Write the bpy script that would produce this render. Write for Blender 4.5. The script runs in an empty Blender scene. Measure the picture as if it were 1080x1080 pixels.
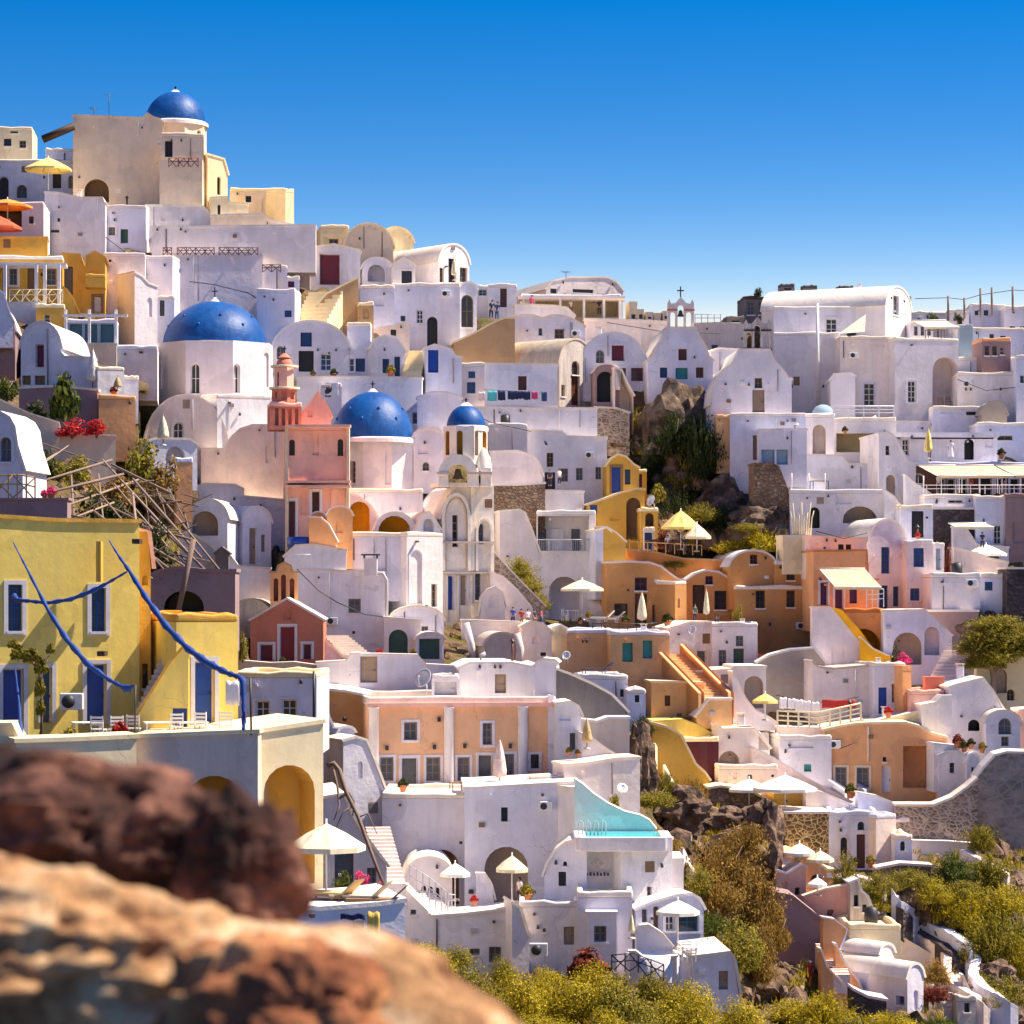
import bpy, bmesh, math, random
from mathutils import Vector, Matrix, noise
from mathutils.geometry import tessellate_polygon
R = math.radians
random.seed(7)
S = bpy.context.scene
COL = S.collection
# ------------------------------------------------------------------ camera, light
F = 3062.0; CX = 540.0; HY = 620.0          # photo pixels (1080 wide)
cd = bpy.data.cameras.new('camera'); cam = bpy.data.objects.new('camera', cd); COL.objects.link(cam)
cd.sensor_width = 36; cd.lens = 36 * F / 1080; cd.shift_y = (HY - 540) / 1080
cd.clip_start = .1; cd.clip_end = 20000
cam.location = (0, 0, 0); cam.rotation_euler = (R(90), 0, 0)
cd.dof.use_dof = True; cd.dof.focus_distance = 190; cd.dof.aperture_fstop = 8.5
S.camera = cam
SUN = Vector((.585, .055, .81)).normalized()
S.world = bpy.data.worlds.new('World'); S.world.use_nodes = True
wt = S.world.node_tree; wt.nodes.clear()
wo = wt.nodes.new('ShaderNodeOutputWorld'); bg = wt.nodes.new('ShaderNodeBackground')
sky = wt.nodes.new('ShaderNodeTexSky'); sky.sky_type = 'NISHITA'; sky.sun_disc = False
sky.sun_elevation = math.asin(SUN.z); sky.sun_rotation = math.atan2(SUN.x, SUN.y)
sky.air_density = 1.0; sky.dust_density = .15; sky.ozone_density = 2.5
tc = wt.nodes.new('ShaderNodeTexCoord'); mp = wt.nodes.new('ShaderNodeMapping'); mp.inputs['Scale'].default_value = (1, 1, 4.2)
mp.inputs['Location'].default_value = (0, 0, -.33)
vn = wt.nodes.new('ShaderNodeVectorMath'); vn.operation = 'NORMALIZE'
hs = wt.nodes.new('ShaderNodeHueSaturation'); hs.inputs['Saturation'].default_value = 1.3
wt.links.new(tc.outputs['Generated'], mp.inputs['Vector']); wt.links.new(mp.outputs[0], vn.inputs[0]); wt.links.new(vn.outputs[0], sky.inputs['Vector'])
tn = wt.nodes.new('ShaderNodeMix'); tn.data_type = 'RGBA'; tn.blend_type = 'MULTIPLY'; tn.inputs[0].default_value = 1; 
sp_ = wt.nodes.new('ShaderNodeSeparateXYZ'); wt.links.new(tc.outputs['Generated'], sp_.inputs[0])
rp_ = wt.nodes.new('ShaderNodeValToRGB'); wt.links.new(sp_.outputs[2], rp_.inputs[0])   # real azure band near the horizon, milder overhead
while len(rp_.color_ramp.elements) < 4: rp_.color_ramp.elements.new(.5)
for e_, (p_, c_) in zip(rp_.color_ramp.elements, ((.08, (1.15, .86, .86)), (.20, (.02, .80, 1.06)), (.34, (.5, .8, 1)), (.6, (.74, .84, 1.05)))): e_.position = p_; e_.color = (*c_, 1)
wt.links.new(rp_.outputs[0], tn.inputs[7])
wt.links.new(sky.outputs[0], hs.inputs['Color']); wt.links.new(hs.outputs[0], tn.inputs[6]); wt.links.new(tn.outputs[2], bg.inputs['Color']); bg.inputs['Strength'].default_value = .083
wt.links.new(bg.outputs[0], wo.inputs['Surface'])
sd = bpy.data.lights.new('sun', 'SUN'); sun = bpy.data.objects.new('sun', sd); COL.objects.link(sun)
sd.energy = 5.0; sd.angle = R(.5); sd.color = (1, .87, .68)
sun.rotation_euler = SUN.to_track_quat('Z', 'Y').to_euler()
S.view_settings.view_transform = 'Standard'; S.view_settings.look = 'None'; S.view_settings.exposure = 1.02; S.view_settings.gamma = 1
S.cycles.max_bounces = 6; S.cycles.diffuse_bounces = 4

# ------------------------------------------------------------------ materials
MATS = {}
def nt(name):
    m = bpy.data.materials.new(name); m.use_nodes = True; t = m.node_tree
    return m, t, t.nodes['Principled BSDF']
def N(t, ty, **kw):
    n = t.nodes.new(ty)
    for k, v in kw.items():
        if k in n.inputs: n.inputs[k].default_value = v
        else: setattr(n, k, v)
    return n
def pos(t, scale):
    g = t.nodes.new('ShaderNodeNewGeometry'); m = t.nodes.new('ShaderNodeMapping'); m.inputs['Scale'].default_value = scale
    t.links.new(g.outputs['Position'], m.inputs['Vector']); return m.outputs[0]
def noise_n(t, sc, vec, detail=4, rough=.6):
    n = N(t, 'ShaderNodeTexNoise', Scale=sc, Detail=detail, Roughness=rough); t.links.new(vec, n.inputs['Vector']); return n.outputs['Fac']
def ramp(t, fac, stops):
    r = t.nodes.new('ShaderNodeValToRGB'); e = r.color_ramp.elements
    while len(e) < len(stops): e.new(.5)
    for el, (p, c) in zip(e, stops): el.position = p; el.color = (*c, 1) if len(c) == 3 else c
    t.links.new(fac, r.inputs[0]); return r.outputs[0]
def mixc(t, fac, a, b, mode='MIX'):
    m = t.nodes.new('ShaderNodeMix'); m.data_type = 'RGBA'; m.blend_type = mode
    for sock, v in ((m.inputs[0], fac), (m.inputs[6], a), (m.inputs[7], b)):
        if hasattr(v, 'is_linked'): t.links.new(v, sock)
        else: sock.default_value = v if isinstance(v, (int, float)) else (*v, 1)
    return m.outputs[2]
def sc3(c, k): return tuple(min(.95, x * k) for x in c)
def plaster(name, c, stain=.35, dirt=(.35, .30, .27), rough=.9, bump=.35):
    m, t, p = nt(name)
    v1 = pos(t, (1, 1, 1)); v2 = pos(t, (1.6, 1.6, .16))
    big = ramp(t, noise_n(t, .5, v1, 6, .65), [(.3, sc3(c, .84)), (.52, c), (.72, sc3(c, 1.06))])
    oi = t.nodes.new('ShaderNodeObjectInfo')
    if name in ('white', 'warm', 'roofw'): big = mixc(t, .75, big, ramp(t, oi.outputs['Random'], [(0, (.80, .86, 1.05)), (.3, (.95, .95, 1.04)), (.5, (1, 1, 1)), (.68, (1.02, .93, .84)), (.8, (.84, .84, .95)), (1, (1.06, .98, .90))]), 'MULTIPLY')
    nd = N(t, 'ShaderNodeTexNoise', Scale=.9, Detail=3); t.links.new(v1, nd.inputs['Vector'])
    vm = t.nodes.new('ShaderNodeVectorMath'); vm.operation = 'MULTIPLY_ADD'; t.links.new(nd.outputs['Color'], vm.inputs[0]); vm.inputs[1].default_value = (1.6, 1.6, 1.6); t.links.new(v1, vm.inputs[2])
    vc = N(t, 'ShaderNodeTexVoronoi', Scale=.33); t.links.new(vm.outputs[0], vc.inputs['Vector']); sp = t.nodes.new('ShaderNodeSeparateColor'); t.links.new(vc.outputs['Color'], sp.inputs[0])
    big = mixc(t, 1, big, ramp(t, sp.outputs[0], [(0, (.88, .88, .90)), (.5, (1, .99, .97)), (1, (1.05, 1.05, 1.05))]), 'MULTIPLY')
    ve = N(t, 'ShaderNodeTexVoronoi', Scale=.42); ve.feature = 'DISTANCE_TO_EDGE'; t.links.new(vm.outputs[0], ve.inputs['Vector'])
    ck = ramp(t, ve.outputs['Distance'], [(0, (.66, .62, .60)), (.009, (1, 1, 1))]); big = mixc(t, ramp(t, noise_n(t, .35, v1, 2), [(.52, (0, 0, 0)), (.62, (1, 1, 1))]), big, mixc(t, 1, big, ck, 'MULTIPLY'))
    st = ramp(t, noise_n(t, 1.3, v2, 6, .7), [(.47, (0, 0, 0)), (.74, (1, 1, 1))])
    sm = ramp(t, noise_n(t, 3.5, v1, 5, .75), [(.56, (0, 0, 0)), (.74, (1, 1, 1))])
    f = t.nodes.new('ShaderNodeMath'); f.operation = 'MULTIPLY'; t.links.new(st, f.inputs[0]); f.inputs[1].default_value = stain
    f2 = t.nodes.new('ShaderNodeMath'); f2.operation = 'MULTIPLY'; t.links.new(sm, f2.inputs[0]); f2.inputs[1].default_value = stain * .6
    c1 = mixc(t, f.outputs[0], big, sc3(tuple(a * .5 + b * .5 for a, b in zip(c, dirt)), .95))
    c2 = mixc(t, f2.outputs[0], c1, tuple(a * .55 + b * .45 for a, b in zip(c, dirt)))
    t.links.new(c2, p.inputs['Base Color']); p.inputs['Roughness'].default_value = rough
    p.inputs['Specular IOR Level'].default_value = .2
    b = N(t, 'ShaderNodeBump', Strength=bump, Distance=.12)
    t.links.new(noise_n(t, 2.2, v1, 8, .65), b.inputs['Height']); t.links.new(b.outputs[0], p.inputs['Normal'])
    MATS[name] = m; return m
def plain(name, c, rough=.6, var=.12, metal=0, emit=None, alpha=None):
    m, t, p = nt(name)
    v = pos(t, (1, 1, 1))
    t.links.new(ramp(t, noise_n(t, 2.5, v, 4, .7), [(.3, sc3(c, 1 - var)), (.7, sc3(c, 1 + var))]), p.inputs['Base Color'])
    p.inputs['Roughness'].default_value = rough; p.inputs['Metallic'].default_value = metal
    MATS[name] = m; return m
def rubble(name, c1, c2, mortar, sc=2.2, rnd=1):
    m, t, p = nt(name); v = pos(t, (1, 1, 1.3))
    nz = N(t, 'ShaderNodeTexNoise', Scale=2.0, Detail=3); t.links.new(v, nz.inputs['Vector'])
    vm = t.nodes.new('ShaderNodeVectorMath'); vm.operation = 'MULTIPLY_ADD'; t.links.new(nz.outputs['Color'], vm.inputs[0]); vm.inputs[1].default_value = (.3, .3, .3); t.links.new(v, vm.inputs[2])
    vo = N(t, 'ShaderNodeTexVoronoi', Scale=sc); vo.feature = 'DISTANCE_TO_EDGE'; t.links.new(vm.outputs[0], vo.inputs['Vector'])
    vc = N(t, 'ShaderNodeTexVoronoi', Scale=sc); t.links.new(vm.outputs[0], vc.inputs['Vector'])
    sp = t.nodes.new('ShaderNodeSeparateColor'); t.links.new(vc.outputs['Color'], sp.inputs[0])
    col = mixc(t, sp.outputs[0], c1, c2)
    col = mixc(t, ramp(t, noise_n(t, .8, v), [(.4, (0, 0, 0)), (.7, (1, 1, 1))]), col, sc3(c1, .6))
    e = ramp(t, vo.outputs['Distance'], [(.02, (0, 0, 0)), (.12, (1, 1, 1))])
    t.links.new(mixc(t, e, mortar, col), p.inputs['Base Color']); p.inputs['Roughness'].default_value = .95
    b = N(t, 'ShaderNodeBump', Strength=.9, Distance=.25); t.links.new(vo.outputs['Distance'], b.inputs['Height']); t.links.new(b.outputs[0], p.inputs['Normal'])
    MATS[name] = m; return m
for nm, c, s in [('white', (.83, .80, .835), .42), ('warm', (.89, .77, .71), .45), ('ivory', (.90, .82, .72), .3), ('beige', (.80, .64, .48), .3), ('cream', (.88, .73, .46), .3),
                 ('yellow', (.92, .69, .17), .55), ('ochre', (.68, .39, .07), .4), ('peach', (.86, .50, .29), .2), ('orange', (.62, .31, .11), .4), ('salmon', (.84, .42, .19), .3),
                 ('terracotta', (.66, .25, .07), .35), ('tan', (.80, .47, .23), .38), ('pink', (.92, .52, .41), .4), ('rose', (.58, .20, .13), .3),
                 ('maroon', (.09, .02, .03), .2), ('mauve', (.34, .22, .22), .4), ('grey', (.40, .34, .30), .95), ('dgrey', (.17, .155, .16), .5),
                 ('turq', (.76, .84, .82), .25), ('roofw', (.88, .80, .70), .3), ('roofc', (.80, .66, .48), .45), ('glowpaint', (.80, .42, .02), .12),  # last one: orange plaster with a sunlit glow put into its colour
                 ('warmstone', (.52, .33, .17), .5), ('shade', (.64, .53, .46), .6), ('paleblue', (.30, .42, .52), .2), ('brick', (.60, .22, .15), .3)]:  # shade: grey-brown plaster, also used where shade is put into the colour
    plaster(nm, c, s, bump=.14 if nm in ('yellow', 'cream', 'beige') else .35)
plaster('weathered', (.62, .55, .50), 1.3, (.05, .04, .04)); plaster('oldplaster', (.46, .40, .36), 1.3, (.04, .03, .025), bump=1.0); plaster('roofold', (.60, .50, .38), .95, (.10, .08, .06))
rubble('stone', (.25, .15, .09), (.42, .30, .20), (.12, .08, .06), 3.0)
rubble('stoney', (.20, .11, .05), (.34, .2, .08), (.72, .52, .24), 2.8)
rubble('stoned', (.06, .045, .05), (.13, .09, .09), (.05, .035, .035), 2)
rubble('stonep', (.30, .2, .15), (.5, .36, .28), (.50, .40, .32), 2.6)
rubble('oldwall', (.26, .22, .20), (.42, .37, .33), (.36, .31, .28), 1.6)
for nm, c, r in [('blue', (.012, .06, .36), .4), ('dblue', (.02, .06, .17), .4), ('teal', (.04, .28, .27), .5), ('brown', (.11, .035, .02), .5), ('red', (.26, .015, .03), .5),
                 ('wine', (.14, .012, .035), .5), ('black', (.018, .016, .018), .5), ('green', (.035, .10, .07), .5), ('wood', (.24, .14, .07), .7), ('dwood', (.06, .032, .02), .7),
                 ('oldwood', (.30, .21, .16), .85), ('slat', (.38, .28, .2), .7), ('greywin', (.10, .105, .125), .25), ('bluewin', (.03, .08, .15), .2), ('purple', (.07, .02, .14), .5), ('wframe', (.78, .76, .76), .5), ('lav', (.6, .58, .62), .6),
                 ('canvas', (.80, .70, .48), .9), ('canvasw', (.82, .78, .72), .9), ('canvasy', (.85, .65, .20), .9), ('canvast', (.55, .38, .18), .9), ('canvasp', (.80, .6, .55), .9), ('canvaso', (.85, .28, .05), .9), ('canvasr', (.55, .1, .04), .9),
                 ('sailblue', (.010, .055, .27), .7), ('cloth', (.78, .74, .78), .9), ('clothr', (.40, .03, .03), .9), ('clotht', (.1, .5, .5), .9), ('clothn', (.02, .03, .09), .9), ('clothy', (.75, .5, .1), .9), ('clothp', (.55, .08, .2), .9),
                 ('skin', (.50, .27, .18), .6), ('hair', (.03, .018, .012), .7), ('pot', (.50, .18, .08), .8), ('iron', (.03, .03, .035), .5), ('steel', (.5, .5, .52), .35), ('dishm', (.62, .6, .62), .5), ('timber', (.22, .15, .12), .9), ('bellm', (.08, .06, .04), .4),
                 ('awn', (.80, .58, .33), .9), ('shutg', (.24, .21, .21), .6), ('pipe', (.10, .06, .06), .7), ('glassteal', (.02, .12, .19), .15), ('lattice', (.50, .30, .10), .8), ('latred', (.16, .025, .02), .7)]:
    plain(nm, c, r)
def dome_mat():
    m, t, p = nt('domeblue'); v = pos(t, (1, 1, 1))
    c = ramp(t, noise_n(t, .9, v, 6, .7), [(.3, (.001, .045, .20)), (.7, (.002, .09, .34))])
    c = mixc(t, ramp(t, noise_n(t, 1.2, pos(t, (2.2, 2.2, .3)), 6, .75), [(.48, (0, 0, 0)), (.8, (.8, .8, .8))]), c, (.015, .13, .42))
    c = mixc(t, ramp(t, noise_n(t, 2.6, v, 6, .8), [(.68, (0, 0, 0)), (.76, (1, 1, 1))]), c, (.12, .2, .45))
    t.links.new(c, p.inputs['Base Color']); p.inputs['Roughness'].default_value = .5; p.inputs['Specular IOR Level'].default_value = .35
    b = N(t, 'ShaderNodeBump', Strength=.25, Distance=.2); t.links.new(noise_n(t, 1.6, v, 6), b.inputs['Height']); t.links.new(b.outputs[0], p.inputs['Normal'])
    MATS['domeblue'] = m
dome_mat()
def glass_mat():
    m, t, p = nt('glass'); p.inputs['Base Color'].default_value = (.03, .035, .045, 1); p.inputs['Roughness'].default_value = .12; MATS['glass'] = m
    m, t, p = nt('water'); v = pos(t, (1, 1, 1)); p.inputs['Base Color'].default_value = (.10, .62, .66, 1); p.inputs['Roughness'].default_value = .08
    b = N(t, 'ShaderNodeBump', Strength=.15, Distance=.05); t.links.new(noise_n(t, 2.5, v), b.inputs['Height']); t.links.new(b.outputs[0], p.inputs['Normal']); MATS['water'] = m
    m, t, p = nt('sea'); p.inputs['Base Color'].default_value = (.01, .05, .12, 1); p.inputs['Roughness'].default_value = .25; MATS['sea'] = m
glass_mat()
def leaf(name, a, b, c):
    m, t, p = nt(name); g = t.nodes.new('ShaderNodeNewGeometry')
    r = ramp(t, g.outputs['Random Per Island'], [(0, a), (.55, b), (1, c)])
    t.links.new(r, p.inputs['Base Color']); p.inputs['Roughness'].default_value = .75; p.inputs['Specular IOR Level'].default_value = .25
    tr = t.nodes.new('ShaderNodeBsdfTranslucent'); t.links.new(r, tr.inputs['Color']); mx = t.nodes.new('ShaderNodeMixShader'); mx.inputs[0].default_value = .35
    t.links.new(p.outputs[0], mx.inputs[1]); t.links.new(tr.outputs[0], mx.inputs[2]); t.links.new(mx.outputs[0], t.nodes['Material Output'].inputs['Surface'])
    MATS[name] = m
leaf('leafy', (.16, .14, .008), (.42, .34, .015), (.72, .52, .04))
leaf('leafg', (.02, .04, .008), (.07, .105, .012), (.2, .2, .025))
leaf('leafd', (.012, .022, .008), (.035, .055, .014), (.09, .10, .02))
leaf('leafo', (.10, .06, .012), (.30, .165, .03), (.52, .33, .07))
leaf('leafr', (.08, .012, .01), (.22, .03, .02), (.35, .12, .06))
leaf('leafol', (.07, .075, .01), (.26, .22, .02), (.50, .38, .05))
leaf('flowerr', (.35, .01, .02), (.6, .02, .04), (.7, .10, .06)); leaf('flowerp', (.5, .01, .12), (.75, .03, .22), (.8, .15, .3))
def terrain_mat():
    m, t, p = nt('hillside'); v = pos(t, (1, 1, 1))
    n1 = noise_n(t, .22, v, 6, .65); n2 = noise_n(t, 1.4, v, 8, .75)
    c = ramp(t, n2, [(.25, (.035, .02, .015)), (.42, (.12, .065, .035)), (.58, (.27, .16, .08)), (.75, (.45, .31, .18))])
    g = ramp(t, n2, [(.3, (.03, .035, .008)), (.6, (.16, .13, .02)), (.8, (.34, .25, .05))])
    c = mixc(t, ramp(t, n1, [(.46, (0, 0, 0)), (.58, (1, 1, 1))]), c, g)
    t.links.new(c, p.inputs['Base Color']); p.inputs['Roughness'].default_value = .95
    b = N(t, 'ShaderNodeBump', Strength=1, Distance=.6); t.links.new(n2, b.inputs['Height']); t.links.new(b.outputs[0], p.inputs['Normal'])
    MATS['hillside'] = m
    for nm, a, bb, cc in (('rockdark', (.012, .005, .005), (.10, .035, .025), (.42, .19, .13)), ('rocklight', (.20, .07, .03), (.72, .40, .19), (.95, .76, .52)), ('rockred', (.10, .025, .015), (.48, .17, .07), (.85, .45, .2)), ('rock', (.05, .03, .02), (.2, .12, .08), (.42, .28, .2)), ('rockshade', (.035, .022, .016), (.13, .085, .06), (.30, .21, .15))):  # rockshade: rock colours darkened, the gully's shade put into them
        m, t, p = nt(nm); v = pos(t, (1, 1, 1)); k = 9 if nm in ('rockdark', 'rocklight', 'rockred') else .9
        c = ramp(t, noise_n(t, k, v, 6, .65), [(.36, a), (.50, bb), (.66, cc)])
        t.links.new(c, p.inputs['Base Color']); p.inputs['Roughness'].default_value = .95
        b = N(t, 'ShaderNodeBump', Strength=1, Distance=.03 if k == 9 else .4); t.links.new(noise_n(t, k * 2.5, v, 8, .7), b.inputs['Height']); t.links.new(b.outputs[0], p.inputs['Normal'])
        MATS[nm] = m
terrain_mat()

# ------------------------------------------------------------------ mesh helpers
def W(px, py, d): return Vector(((px - CX) / F * d, d, (HY - py) / F * d))
class MB:
    def __init__(s): s.v = []; s.f = []; s.mi = []; s.sm = []
    def add(s, vs, fs, mi=0, sm=False):
        o = len(s.v); s.v += [Vector(x) for x in vs]
        for f in fs: s.f.append([o + i for i in f]); s.mi.append(mi); s.sm.append(sm)
    def box(s, a, b, mi=0):
        x0, y0, z0 = a; x1, y1, z1 = b
        s.add([(x0,y0,z0),(x1,y0,z0),(x1,y1,z0),(x0,y1,z0),(x0,y0,z1),(x1,y0,z1),(x1,y1,z1),(x0,y1,z1)],
              [(0,3,2,1),(4,5,6,7),(0,1,5,4),(1,2,6,5),(2,3,7,6),(3,0,4,7)], mi)
    def tube(s, pts, r, n=6, mi=0, r1=None, sm=True):
        pts = [Vector(p) for p in pts]; rings = []
        for i, p in enumerate(pts):
            a = pts[max(0, i-1)]; b = pts[min(len(pts)-1, i+1)]; t = (b - a).normalized()
            u = t.cross(Vector((0, 0, 1)) if abs(t.z) < .95 else Vector((1, 0, 0))).normalized(); w = t.cross(u)
            rr = r if r1 is None else r + (r1 - r) * i / (len(pts) - 1)
            if isinstance(rr, (list, tuple)): rr = rr[i]
            rings.append([p + (u * math.cos(k * 2 * math.pi / n) + w * math.sin(k * 2 * math.pi / n)) * rr for k in range(n)])
        vs = [v for q in rings for v in q]; fs = []
        for i in range(len(pts) - 1):
            for k in range(n): fs.append((i*n+k, i*n+(k+1) % n, (i+1)*n+(k+1) % n, (i+1)*n+k))
        fs.append(tuple(range(n))[::-1]); fs.append(tuple(range((len(pts)-1)*n, len(pts)*n)))
        s.add(vs, fs, mi, sm)
    def lathe(s, prof, c=(0, 0, 0), n=24, mi=0, sm=True, ang=0):
        c = Vector(c); vs = []
        for r, z in prof:
            for k in range(n): a = ang + k * 2 * math.pi / n; vs.append(c + Vector((r * math.cos(a), r * math.sin(a), z)))
        fs = []
        for i in range(len(prof) - 1):
            for k in range(n): fs.append((i*n+k, i*n+(k+1) % n, (i+1)*n+(k+1) % n, (i+1)*n+k))
        s.add(vs, fs, mi, sm)
    def poly(s, frame, outer, holes=(), mi=0):
        """flat polygon with holes; frame = (origin, right, up)"""
        O, U, V = frame; loops = [outer] + list(holes)
        pts = [p for l in loops for p in l]
        tr = tessellate_polygon([[Vector((a, b, 0)) for a, b in l] for l in loops])
        n = U.cross(V); fs = []
        for t in tr:
            a, b, c = [Vector((pts[i][0], pts[i][1], 0)) for i in t]
            fs.append(tuple(t) if (b - a).cross(c - a).z > 0 else tuple(t)[::-1])
        s.add([O + U * a + V * b for a, b in pts], fs, mi)
    def slab(s, frame, outer, d0, d1, holes=(), mi=0):
        """polygon extruded from offset d0 to d1 along the outward normal (d1 outer)"""
        O, U, V = frame; n = U.cross(V)
        s.poly((O + n * d1, U, V), outer, holes, mi)
        for l in [outer] + list(holes):
            k = len(l); P = [O + U * a + V * b for a, b in l]
            s.add([p + n * d0 for p in P] + [p + n * d1 for p in P], [(i, (i+1) % k, k + (i+1) % k, k + i) for i in range(k)], mi)
    def build(s, name, mats, parent=None, world=False):
        me = bpy.data.meshes.new(name); vs = s.v
        if parent is not None and world: im = MAT[parent.name].inverted(); vs = [im @ v for v in vs]
        me.from_pydata([tuple(v) for v in vs], [], s.f)
        for m in ([mats] if isinstance(mats, str) else mats): me.materials.append(MATS[m])
        me.polygons.foreach_set('material_index', s.mi); me.polygons.foreach_set('use_smooth', s.sm); me.update()
        o = bpy.data.objects.new(name, me); COL.objects.link(o)
        if parent is not None: o.parent = parent
        return o
MAT = {}
def tag(o, label=None, cat=None, group=None, kind=None):
    if label: o['label'] = label
    if cat: o['category'] = cat
    if group: o['group'] = group
    if kind: o['kind'] = kind
    return o
def empty(name, label, cat, loc, rz=0, group=None):
    o = bpy.data.objects.new(name, None); COL.objects.link(o); o.location = loc; o.rotation_euler = (0, 0, rz)
    MAT[o.name] = Matrix.Translation(Vector(loc)) @ Matrix.Rotation(rz, 4, 'Z'); return tag(o, label, cat, group)
def bev(o, w=.06, seg=2):
    m = o.modifiers.new('bevel', 'BEVEL'); m.width = w; m.segments = seg; m.limit_method = 'ANGLE'; m.angle_limit = R(50); return o
CLAMP = []; CTRL = []
def copy_tree(o, parent=None):
    c = o.copy(); COL.objects.link(c); c.parent = parent
    for ch in list(o.children): copy_tree(ch, c)
    return c

# ------------------------------------------------------------------ openings
def shape(kind, s0, s1, w0, w1, g=0, n=9):
    s0 -= g; s1 += g; w1 += g
    w0b = w0 - g if kind in 'wN' else w0
    if kind in 'vDon':                                   # arched top
        r = (s1 - s0) / 2; h = min(r, (w1 - w0b) * .8); c = (s0 + s1) / 2
        return [(s0, w0b), (s1, w0b)] + [(c + r * math.cos(math.pi * k / n), w1 - h + h * math.sin(math.pi * k / n)) for k in range(0, n + 1)]
    return [(s0, w0b), (s1, w0b), (s1, w1), (s0, w1)]
def ring(mb, frame, a, b, d0, d1, mi=0):
    O, U, V = frame; n = U.cross(V); k = len(a)
    A = [O + U * x + V * y for x, y in a]; B = [O + U * x + V * y for x, y in b]
    vs = [p + n * d1 for p in A] + [p + n * d1 for p in B] + [p + n * d0 for p in A] + [p + n * d0 for p in B]
    fs = []
    for i in range(k):
        j = (i + 1) % k; fs += [(i, j, k + j, k + i), (2*k + i, 2*k + j, j, i)[::-1], (k + i, k + j, 3*k + j, 3*k + i)]
    mb.add(vs, fs, mi)
LOUV = {'black': 1}
def opening(parent, frame, kind, s0, s1, w0, w1, col, trim, rec, plain_=False):
    n = frame[1].cross(frame[2]); fw = min(.09, (s1 - s0) * .12)
    inner = lambda g: shape(kind, s0, s1, w0, w1, g)
    if kind in 'wv':
        m = MB(); ring(m, frame, inner(-fw), inner(.01), -rec, -rec + .07)
        wd = s1 - s0; hh = w1 - w0; nv = 1 if wd > .45 else 0; nh = max(0, min(3, int(hh / .55)))
        if kind == 'v': nh = min(nh, 1)
        for i in range(nv): c = (s0 + s1) / 2; m.slab(frame, [(c-.03, w0+fw), (c+.03, w0+fw), (c+.03, w1-fw*1.3), (c-.03, w1-fw*1.3)], -rec, -rec+.055)
        for i in range(nh): c = w0 + hh * (i + 1) / (nh + 1); m.slab(frame, [(s0+fw, c-.025), (s1-fw, c-.025), (s1-fw, c+.025), (s0+fw, c+.025)], -rec, -rec+.05)
        fc = 'wframe' if col in ('glass', 'bluewin', 'dblue') else ('shutg' if col == 'greywin' else col)
        win = m.build('window', fc, parent)
        m = MB(); O = frame[0] - n * (rec - .015); m.poly((O, frame[1], frame[2]), inner(-fw*.5)); pane = m.build('pane', 'glass' if col in ('glass',) else ('bluewin' if col in ('blue', 'dblue') else ('greywin' if col == 'greywin' else 'glass')) if not plain_ else col, win)
        if plain_: pass
        if trim: m = MB(); ring(m, frame, inner(.0), inner(.16), -.02, .045); m.build('surround', trim, win)
        m = MB(); m.slab(frame, [(s0-.06, w0-.10), (s1+.06, w0-.10), (s1+.06, w0), (s0-.06, w0)], -.05, .09); m.build('sill', trim or 'wframe', win)
    elif kind in 'dDx':
        m = MB(); m.poly((frame[0] - n * (rec - .02), frame[1], frame[2]), inner(0))
        wd = s1 - s0; hh = w1 - w0; nl = 2 if wd > .8 else 1
        for i in range(nl):
            a = s0 + wd * i / nl + fw; b = s0 + wd * (i + 1) / nl - fw
            for q in range(2):
                c0 = w0 + hh * (.06 + .46 * q); c1 = c0 + hh * (.40 if kind != 'D' or q == 0 else .2)
                m.slab(frame, [(a, c0), (b, c0), (b, c1), (a, c1)], -rec, -rec + .045)
        dr = m.build('door', col, parent)
        m = MB(); ring(m, frame, inner(-.06), inner(.0), -rec, -rec + .08); m.build('frame', trim or col, dr)
        if trim: m = MB(); ring(m, frame, inner(.0), inner(.16), -.02, .045); m.build('surround', trim, dr)
        m = MB(); hx = s1 - wd * .16; m.box((0,0,0),(0,0,0)) if False else m.slab(frame, [(hx-.03, w0+hh*.45), (hx+.03, w0+hh*.45), (hx+.03, w0+hh*.5), (hx-.03, w0+hh*.5)], -rec+.02, -rec+.1); m.build('handle', 'iron', dr)
def parse(s):
    out = []
    for q in s.split(';'):
        q = q.split()
        if not q: continue
        out.append((q[0], *[float(x) for x in q[1:5]], q[5] if len(q) > 5 else 'glass', q[6] if len(q) > 6 else None))
    return out
def rayhit(Mi, frame, px, py):
    o = Mi @ Vector((0, 0, 0)); d = Mi.to_3x3() @ Vector(((px - CX) / F, 1, (HY - py) / F))
    n = frame[1].cross(frame[2]); den = d.dot(n)
    if abs(den) < 1e-6: return None
    t = (frame[0] - o).dot(n) / den; p = o + d * t - frame[0]
    return p.dot(frame[1]), p.dot(frame[2]), t, den
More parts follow.
